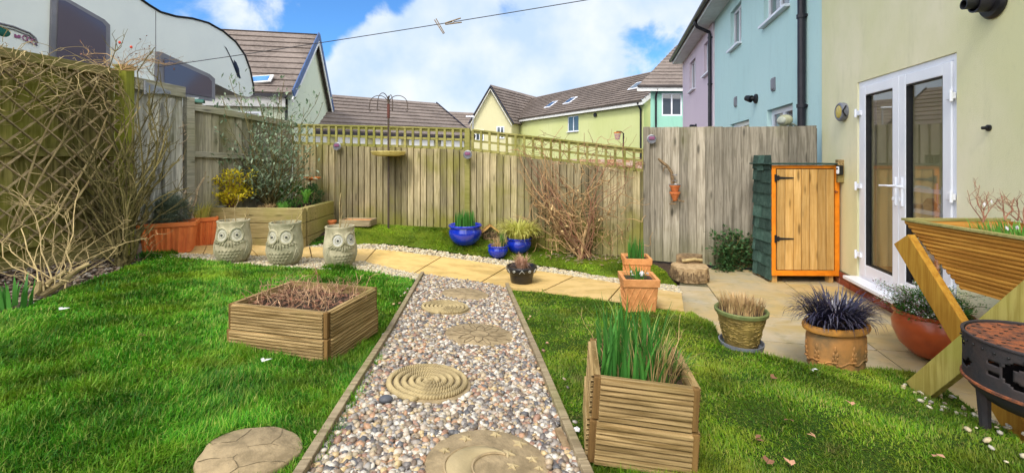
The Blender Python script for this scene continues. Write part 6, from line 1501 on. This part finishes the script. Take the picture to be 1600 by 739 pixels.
rope_stone(697, 480, 80, 'smaller coiled rope pattern stepping stone beyond the sunburst one')
# sunburst
b0, r_ = stone_at(749, 521, 107); STONES.append((b0, r_)); t = thing('stepping_stone', 'stepping stone engraved with a pointed sunburst flower', 'stepping stone', b0, 0)
mb = MB(); disc(mb, r_, 0, .04); mb.build('disc', M['stone'], t, smooth=True); tilt_to_ground(t, b0.x, b0.y)
mb = MB()
def gl(pts, w_=.0042): mb.tube([Vector((x * r_, y * r_, .0005)) for x, y in pts], w_, 5)
for k in range(8):
    a = k * math.pi / 4; 
    for sg in (-1, 1): gl([(math.cos(a + sg * .39) * .30, math.sin(a + sg * .39) * .30), (math.cos(a + sg * .22) * .55, math.sin(a + sg * .22) * .55), (math.cos(a) * .78, math.sin(a) * .78)])
    for sg in (-1, 1): gl([(math.cos(a + .39 + sg * .13) * .50, math.sin(a + .39 + sg * .13) * .50), (math.cos(a + .39 + sg * .09) * .78, math.sin(a + .39 + sg * .09) * .78), (math.cos(a + .39) * .95, math.sin(a + .39) * .95)], .003)
gl([(math.cos(a) * .28, math.sin(a) * .28) for a in np.linspace(0, 6.283, 30)])
mb.build('engraving', mat('engrave', (.20, .15, .085), None, 20, .95, 0), t)
# far plain one with crazy joints
def crack_stone(px, py, wpx, label, sy=1.0, dz=.028, m='stone', rz=0, th=.04):
    b0, r_ = stone_at(px, py, wpx, dz); STONES.append((b0, r_)); t = thing('stepping_stone', label, 'stepping stone', b0, 0)
    tilt_to_ground(t, b0.x, b0.y); mb = MB(); disc(mb, r_, 0, th, 48, .035, sy); mb.build('disc', M[m], t, smooth=True)
    mb = MB()
    for pts in ([(-.93, .1), (-.5, .28), (-.1, .12), (.3, .3), (.9, .2)], [(-.1, .12), (-.2, -.3), (.1, -.6), (.0, -.93)], [(.3, .3), (.35, .6), (.25, .93)], [(-.5, .28), (-.45, .8)], [(.1, -.6), (.5, -.35), (.93, -.3)], [(-.2, -.3), (-.6, -.4), (-.8, -.55)]):
        q = [Vector((a * r_ * .96, b_ * r_ * sy * .96, .001)) for a, b_ in pts]; mb.tube(sum([wander(a, b_, 4, .05)[:-1] for a, b_ in zip(q, q[1:])], []) + [q[-1]], .0016, 4)
    mb.v = [(a, b_, min(c_, .0022)) for a, b_, c_ in mb.v]; mb.build('joints', mat('joint', (.20, .155, .09), None, 20, .95, 0), t); return t
crack_stone(727, 458, 74, 'farthest path stepping stone with a crazy paving pattern')
crack_stone(391, 703, 146, 'pale round stepping stone sunk in the left lawn with a crazy paving pattern', 1.0, .024)
b0, _ = stone_at(603, 623, 10, .04); mb = MB(); mb.ell((0, 0, 0), (.032, .024, .016), None, 16, 10); o = mb.build('pebble', mat('slate_pebble', (.09, .095, .11), None, 20, .5, .1), smooth='all'); at(o, b0); tag(o, 'dark slate grey pebble lying at the rim of the large rope stone', 'pebble')
b0 = G(880, 690, .02); mb = MB(); mb.bar((-.0, -.07, 0), (.0, .07, .01), .03, .018); o = mb.build('wood_offcut', M['peg'], bevel=.003); at(o, b0, .2); tag(o, 'short pale wood offcut lying against the right edging board', 'wood offcut')

# ------------------------------------------------------------------ fast mesh of many small pieces
def np_mesh(name, V, faces_flat, loop_tot, m, kind='stuff', smooth=True):
    me = bpy.data.meshes.new(name); nf = len(loop_tot); me.vertices.add(len(V)); me.vertices.foreach_set('co', V.astype(np.float32).ravel())
    me.loops.add(len(faces_flat)); me.loops.foreach_set('vertex_index', faces_flat.astype(np.int32)); me.polygons.add(nf)
    st = np.concatenate(([0], np.cumsum(loop_tot)[:-1])).astype(np.int32); me.polygons.foreach_set('loop_start', st); me.polygons.foreach_set('loop_total', loop_tot.astype(np.int32))
    if smooth: me.polygons.foreach_set('use_smooth', np.ones(nf, bool))
    me.update(calc_edges=True); o = bpy.data.objects.new(name, me); col.objects.link(o); me.materials.append(m); return o
def ico(sub):
    import bmesh
    bm = bmesh.new(); bmesh.ops.create_icosphere(bm, subdivisions=sub, radius=1); v = np.array([q.co[:] for q in bm.verts]); f = np.array([[q.index for q in fc.verts] for fc in bm.faces]); bm.free(); return v, f
def sample(poly, n):
    p = np.array(poly); lo = p.min(0); hi = p.max(0); out = np.zeros((0, 2)); tries = 0
    lo[1] = max(lo[1], .75)
    while len(out) < n and tries < 60:
        q = rng.uniform(lo, hi, (n * 2, 2)); q = q[inpoly(q[:, 0], q[:, 1], poly)]
        px = 800 + F * q[:, 0] / q[:, 1]; q = q[(px > -260) & (px < 1860)]
        out = np.vstack([out, q]); tries += 1
    return out[:n]
def pebbles(name, poly, n, size, m, sub, dens_p=0.0, zoff=0.0, layers=.02):
    size = (size[0] * 1.0, size[1] * 1.32)
    q = sample(poly, n * 3)
    keep = rng.random(len(q)) < np.clip((1.6 / q[:, 1]) ** dens_p, 0, 1) if dens_p else np.ones(len(q), bool)
    q = q[keep][:n]; 
    for (b_, r_) in STONES:
        d = np.hypot(q[:, 0] - b_.x, q[:, 1] - b_.y); q = q[d > r_ * .985]
    n = len(q); v, f = ico(sub); nv = len(v)
    s = rng.uniform(*size, n); ax_ = np.stack([s * rng.uniform(1.0, 1.5, n), s * rng.uniform(.75, 1.05, n), s * rng.uniform(.5, .8, n)], 1)
    a = rng.uniform(0, 6.283, n); tl = rng.normal(0, .35, n); V = v[None] * ax_[:, None]
    ct, st_ = np.cos(tl)[:, None], np.sin(tl)[:, None]; V = np.stack([V[..., 0] * ct - V[..., 2] * st_, V[..., 1], V[..., 0] * st_ + V[..., 2] * ct], -1)
    ca, sa = np.cos(a)[:, None], np.sin(a)[:, None]; V = np.stack([V[..., 0] * ca - V[..., 1] * sa, V[..., 0] * sa + V[..., 1] * ca, V[..., 2]], -1)
    z = g(q[:, 0], q[:, 1]) + zoff + rng.uniform(0, layers, n)
    V = V + np.stack([q[:, 0], q[:, 1], z], 1)[:, None]; Fc = (f[None] + (np.arange(n) * nv)[:, None, None]).reshape(-1)
    o = np_mesh(name, V.reshape(-1, 3), Fc, np.full(n * len(f), 3), m); o['kind'] = 'stuff'; return o
PEB = rampisl('pebbles', [(.46, .36, .24), (.30, .23, .16), (.56, .50, .40), (.19, .17, .155), (.46, .27, .16), (.38, .35, .31), (.66, .61, .52), (.26, .24, .22), (.34, .20, .14), (.56, .42, .22), (.12, .12, .125), (.56, .47, .37), (.33, .29, .25), (.20, .15, .11), (.62, .58, .50), (.40, .33, .22), (.15, .13, .12)], .45, .1, .4)
BUFF = rampisl('buff_gravel', [(.62, .55, .38), (.52, .44, .28), (.68, .62, .46), (.40, .34, .24), (.58, .48, .30), (.46, .43, .36)], .7, .1, .3)
o = pebbles('pebble_gravel', PATH, 30000, (.0088, .0150), PEB, 2 if 0 else 1, .55, .004, .018); tag(o, 'rounded multicoloured pebbles filling the garden path', 'gravel')
o = pebbles('buff_gravel', STRIP1, 5200, (.008, .014), BUFF, 1, 0, .0, .014); tag(o, 'pale buff gravel between the owl planters and the left lawn', 'gravel')
o = pebbles('buff_gravel', STRIP2, 3400, (.009, .015), BUFF, 1, 0, .002, .012); tag(o, 'pale buff gravel along the far edge of the paving path', 'gravel')
for pts_ in ([(652, 440), (600, 528), (546, 615), (470, 739)], [(798, 452), (845, 558), (891, 672), (922, 745)]):
    gg = [Vector(G(*p)[:2]) for p in pts_]; ring = [tuple(p + Vector((-.09, 0))) for p in gg] + [tuple(p + Vector((.09, 0))) for p in gg[::-1]]
    o = pebbles('spilled_pebbles', ring, 16, (.007, .011), PEB, 1, 0, .03, .012); tag(o, 'a few pebbles spilled over the edging onto the grass', 'gravel')
FP = [(1.75, 1.6), (2.5, 1.6), (2.7, 2.3), (2.5, 2.65), (2.25, 2.6)]
o = pebbles('scattered_gravel', FP, 80, (.006, .012), BUFF, 1, 0, .02, .006); tag(o, 'sparse pale stones on the ground around the fire pit', 'gravel')

# ------------------------------------------------------------------ grass
def grass_mat(name, cols, patchc, trans=.35, dry=.35):
    m, nt, b = base_mat(name, .55, .25)
    r = N(nt, 'ShaderNodeValToRGB'); nt.links.new(island(nt), r.inputs[0]); el = r.color_ramp.elements
    while len(el) < len(cols): el.new(.5)
    for i, c in enumerate(cols): el[i].position = i / (len(cols) - 1); el[i].color = (*c, 1)
    cc = mixc(nt, math_n(nt, 'MULTIPLY', ramp(nt, noise(nt, 1.9, 6, .68), .46, .70), .85), r.outputs[0], patchc)
    cc = mixc(nt, math_n(nt, 'MULTIPLY', ramp(nt, noise(nt, 4.3, 6, .7), .56, .72), dry), cc, (.20, .15, .06))
    cc = mixc(nt, 1.0, cc, mixc(nt, ramp(nt, noise(nt, 2.6, 5), .32, .68), (.52, .55, .52), (1.3, 1.28, 1.25)), 'MULTIPLY')
    nt.links.new(cc, b.inputs['Base Color'])
    tr = N(nt, 'ShaderNodeBsdfTranslucent'); nt.links.new(cc, tr.inputs[0]); mx = N(nt, 'ShaderNodeMixShader'); mx.inputs[0].default_value = trans
    nt.links.new(b.outputs[0], mx.inputs[1]); nt.links.new(tr.outputs[0], mx.inputs[2]); nt.links.new(mx.outputs[0], nt.nodes['Material Output'].inputs[0])
    return m
GM1 = grass_mat('grass_lush', [(.018, .10, .004), (.05, .25, .008), (.12, .40, .018), (.035, .19, .007), (.20, .40, .03), (.38, .42, .10)], (.22, .32, .014))
GM2 = grass_mat('grass_mossy', [(.04, .14, .007), (.13, .30, .012), (.25, .37, .018), (.08, .24, .010), (.40, .36, .10)], (.25, .29, .022), dry=.75)
GM3 = grass_mat('moss_grass', [(.09, .20, .01), (.18, .32, .014), (.28, .38, .02), (.12, .24, .012)], (.33, .35, .025))
def grass(name, poly, n, hgt, wid, m, lean=.6, pw=1.5, label='', extra=None, clumpy=.5):
    q = sample(poly, int(n * 2.2)); keep = rng.random(len(q)) < np.clip((1.5 / q[:, 1]) ** pw, .04, 1); q = q[keep][:n]
    for (b_, r_) in STONES: d = np.hypot(q[:, 0] - b_.x, q[:, 1] - b_.y); q = q[d > r_ * 1.0]
    if extra is not None: q = q[extra(q)]
    n = len(q); far_ = np.clip(q[:, 1] / 2.2, .75, 2.4)
    cl = .5 + .5 * np.sin(q[:, 0] * 9 + 2.3 * np.sin(q[:, 1] * 5.1)) * np.sin(q[:, 1] * 11 + 1.7 * np.sin(q[:, 0] * 7.3)); cl = 1 - clumpy + clumpy * 1.3 * cl
    h = rng.uniform(*hgt, n) * cl; w_ = rng.uniform(*wid, n) * far_; a = rng.uniform(0, 6.283, n); 
    flow = np.sin(q[:, 0] * 3.1 + q[:, 1] * 2.2) * 2 + 1.0; a = np.where(rng.random(n) < .45, flow + rng.normal(0, .5, n), a)
    ln = np.abs(rng.normal(lean, .35, n)); dx, dy = np.cos(a), np.sin(a); sx_, sy_ = -dy, dx
    z0 = g(q[:, 0], q[:, 1]) - .004; P0 = np.stack([q[:, 0], q[:, 1], z0], 1); D = np.stack([dx, dy, 0 * dx], 1); S_ = np.stack([sx_, sy_, 0 * sx_], 1); Z = np.array([0, 0, 1.0])
    mid = P0 + D * (np.sin(ln * .5) * h * .5)[:, None] + Z * (np.cos(ln * .5) * h * .5)[:, None]; tip = mid + D * (np.sin(ln * 1.4) * h * .5)[:, None] + Z * (np.cos(np.minimum(ln * 1.4, 1.9)) * h * .5)[:, None]
    w2 = w_[:, None] / 2
    V = np.stack([P0 - S_ * w2, P0 + S_ * w2, mid + S_ * w2 * .8, mid - S_ * w2 * .8, tip], 1).reshape(-1, 3); b_ = (np.arange(n) * 5)[:, None]
    Fc = np.concatenate([b_ + 0, b_ + 1, b_ + 2, b_ + 3, b_ + 3, b_ + 2, b_ + 4], 1).reshape(-1); lt = np.tile([4, 3], n)
    o = np_mesh(name, V, Fc, lt, m, smooth=True); o['kind'] = 'stuff'; tag(o, label, 'grass'); return o
grass('lawn_grass', L1, 230000, (.022, .072), (.0034, .0064), GM1, .75, 1.3, 'lush bright green grass of the left lawn')
grass('lawn_grass', L2, 150000, (.014, .046), (.003, .0055), GM2, .85, 1.3, 'shorter yellowish mossy grass of the right lawn')
grass('lawn_grass', [(a, b_) for a, b_ in L3], 60000, (.012, .032), (.003, .005), GM3, .9, .0, 'short mossy grass bank below the back fence', extra=lambda q: ~((np.hypot((q[:, 0] - 1.05) / 1.6, q[:, 1] - 6.05) < .28)))
def strip_pts(pts, wd):
    g2 = [Vector(G(*p)[:2]) for p in pts]; l, r = [], []
    for i, p in enumerate(g2): d = (g2[min(i + 1, len(g2) - 1)] - g2[max(i - 1, 0)]).normalized(); nn = Vector((-d.y, d.x)) * wd; l.append(tuple(p + nn)); r.append(tuple(p - nn))
    return l + r[::-1]
for pts, wd, n, hh in (([(350, 552), (430, 572), (515, 574), (598, 524)], .045, 2600, (.04, .10)), ([(905, 715), (925, 735), (1090, 752), (1100, 700)], .04, 1500, (.03, .07)), ([(320, 690), (380, 740), (470, 705)], .025, 700, (.03, .07)), ([(1075, 492), (1105, 506), (1128, 545), (1200, 560), (1262, 575), (1350, 582), (1430, 586)], .035, 5200, (.02, .05)),
                       ([(600, 545), (552, 628), (478, 750)], .03, 2600, (.03, .07)), ([(800, 462), (842, 560), (920, 745)], .03, 2400, (.02, .05)), ([(505, 420), (555, 424)], .05, 900, (.04, .10)), ([(225, 402), (275, 398)], .05, 900, (.04, .09)), ([(700, 389), (752, 390)], .06, 900, (.02, .05)), ([(480, 384), (520, 366), (530, 352)], .08, 1500, (.01, .03))):
    grass('grass_fringe', strip_pts(pts, wd), n, hh, (.003, .005), GM1 if pts[0][0] < 640 else GM2, .6, 0, 'taller uncut grass along an edge of the lawn')

# litter, debris, ivy
def flat_leaf(px, py, label, m, s_=.035, poly=None):
    b0 = G(px, py, .035); mb = MB()
    for k in range(2): mb.leaf((0, 0, .004 * k), (math.cos(k * 1.1), math.sin(k * 1.1), .25), s_, s_ * .55, .1)
    o = mb.build('fallen_leaf', M[m]); at(o, b0, U(0, 6)); tag(o, label, 'leaf', 'fallen leaves on the right lawn')
M['pale_leaf'] = leafm('pale_leaf', (.62, .34, .22), (.50, .26, .16), .1)
for (x, y, m, lb) in ((1331, 633, 'pale_leaf', 'pinkish fallen leaf right of centre on the right lawn'), (1275, 684, 'pale_leaf', 'curled orange brown fallen leaf near the bottom of the right lawn'), (1204, 590, 'dead_leaf', 'dark curled leaf below the khaki cone pot'), (1233, 655, 'dead_leaf', 'narrow dark leaf low on the right lawn'), (1198, 724, 'dead_leaf', 'black shrivelled leaf at the bottom edge right of the cube planter'), (1462, 710, 'pale_leaf', 'small pale brown leaf in the bottom right of the lawn'),
                      (1268, 577, 'flower', 'white feather on the grass below the oval pot'), (1495, 622, 'flower', 'crumpled white scrap on the grass near the fire pit'), (1236, 727, 'pale_leaf', 'light twiggy leaf beside the black one at the bottom edge'), (905, 675, 'flower', 'white petal beside the left of the cube planter'), (1180, 686, 'dead_leaf', 'brown leaf lying left of the curled orange one')):
    flat_leaf(x, y, lb, m)
for (x, y, lb) in ((409, 565, 'white petal on the grass in front of the wide planter'), (92, 484, 'small white petal near the top of the left lawn'), (455, 432, 'dark scrap on the left lawn behind the wide planter'), (215, 525, 'tiny dark red leaf in the middle of the left lawn')):
    b0 = G(x, y, .05); mb = MB(); mb.leaf((0, 0, 0), (1, .3, .1), .05, .022, .1); mb.leaf((0, 0, 0), (.2, 1, .3), .035, .02, .1); o = mb.build('petal' if 'white' in lb else 'fallen_leaf', M['flower'] if 'white' in lb else M['dead_leaf']); at(o, b0, U(-.5, .5)); tag(o, lb, 'leaf')
# bed debris under the left fence
BED = poly_px([(-300, 600), (0, 490), (60, 470), (120, 443), (180, 421), (236, 400)]) + [lf(5.1), lf(3.9), lf(2.2)]
q = sample(BED, 1500); mb = MB()
for x, y in q: mb.leaf((x, y, gz(x, y) - .02 + U(0, .02)), (U(-1, 1), U(-1, 1), U(-.1, .4)), U(.02, .06), U(.008, .02), .1)
o = mb.build('bed_litter', rampisl('litter', [(.20, .13, .08), (.34, .27, .18), (.10, .07, .05), (.24, .20, .16), (.42, .36, .26)], .9, .1)); o['kind'] = 'stuff'; tag(o, 'leaf litter and chips on the soil under the left fence', 'leaf litter')
q2 = sample(BED, 1400); q2 = q2[:700]; o = pebbles('bed_stones', BED, 900, (.008, .018), rampisl('bedstones', [(.16, .12, .09), (.30, .27, .23), (.22, .16, .11), (.08, .06, .045)], .9, .2), 1, 0, -.03, .02); tag(o, 'stones and crumbs of soil in the left bed', 'soil crumbs')
for (px, py, n, h_, m, lab) in ((16, 482, 26, .20, 'daff', 'strap leaved green shoots at the left edge of the lawn'), (158, 455, 30, .07, 'green_leaf', 'small green weed at the edge of the left bed'), (228, 402, 40, .07, 'green_leaf', 'tuft of green weed by the large terracotta trough')):
    b0 = G(px, py); t = thing('plant', lab, 'plant', b0, 0); mb = MB(); clump(mb, n, (0, 0, 0), .10, h_, .03 if n == 26 else .02, (.1, .8)); mb.build('leaves', M[m], t); mb = MB(); mb.tube([(0, 0, -.02), (0, 0, .03)], .006, 5); mb.build('stem', M['green_leaf'], t)
# soil patch + debris under back climber
q = np.array([[1.05 + rng.normal(0, .28), 6.0 + rng.normal(0, .09)] for _ in range(420)]); mb = MB()
for x, y in q:
    if y < 6.12: mb.leaf((x, y, gz(x, y) + .008 + U(0, .015)), (U(-1, 1), U(-1, 1), U(-.1, .3)), U(.03, .08), U(.006, .016), .1)
o = mb.build('climber_litter', rampisl('litter2', [(.30, .20, .12), (.46, .38, .26), (.14, .09, .06), (.34, .26, .18)], .9, .1)); o['kind'] = 'stuff'; tag(o, 'pale dry litter on the soil below the bare climber', 'leaf litter')
# ivy-like shrub at the tall fence
b0 = Vector((P(1140, 400, 5.75).x, 5.72, .02)); t = thing('ivy', 'dark green trailing ivy between tall fence and cupboard', 'ivy', b0, 0); e = []; mb = MB()
canes(mb, [((U(-.05, .05), U(-.02, .08), 0), ((P(U(1112, 1185), U(362, 425), 5.68) - b0))) for _ in range(44)], 4, (.04, .14), .004, .12, 7, ends=e); mb.build('stems', M['twig_olive'], t)
mb = MB(); leaves_at(mb, e, 3, .055, .04, .05); mb.build('leaves', M['dark_leaf'], t)
b0 = P(1168, 345, 5.6);
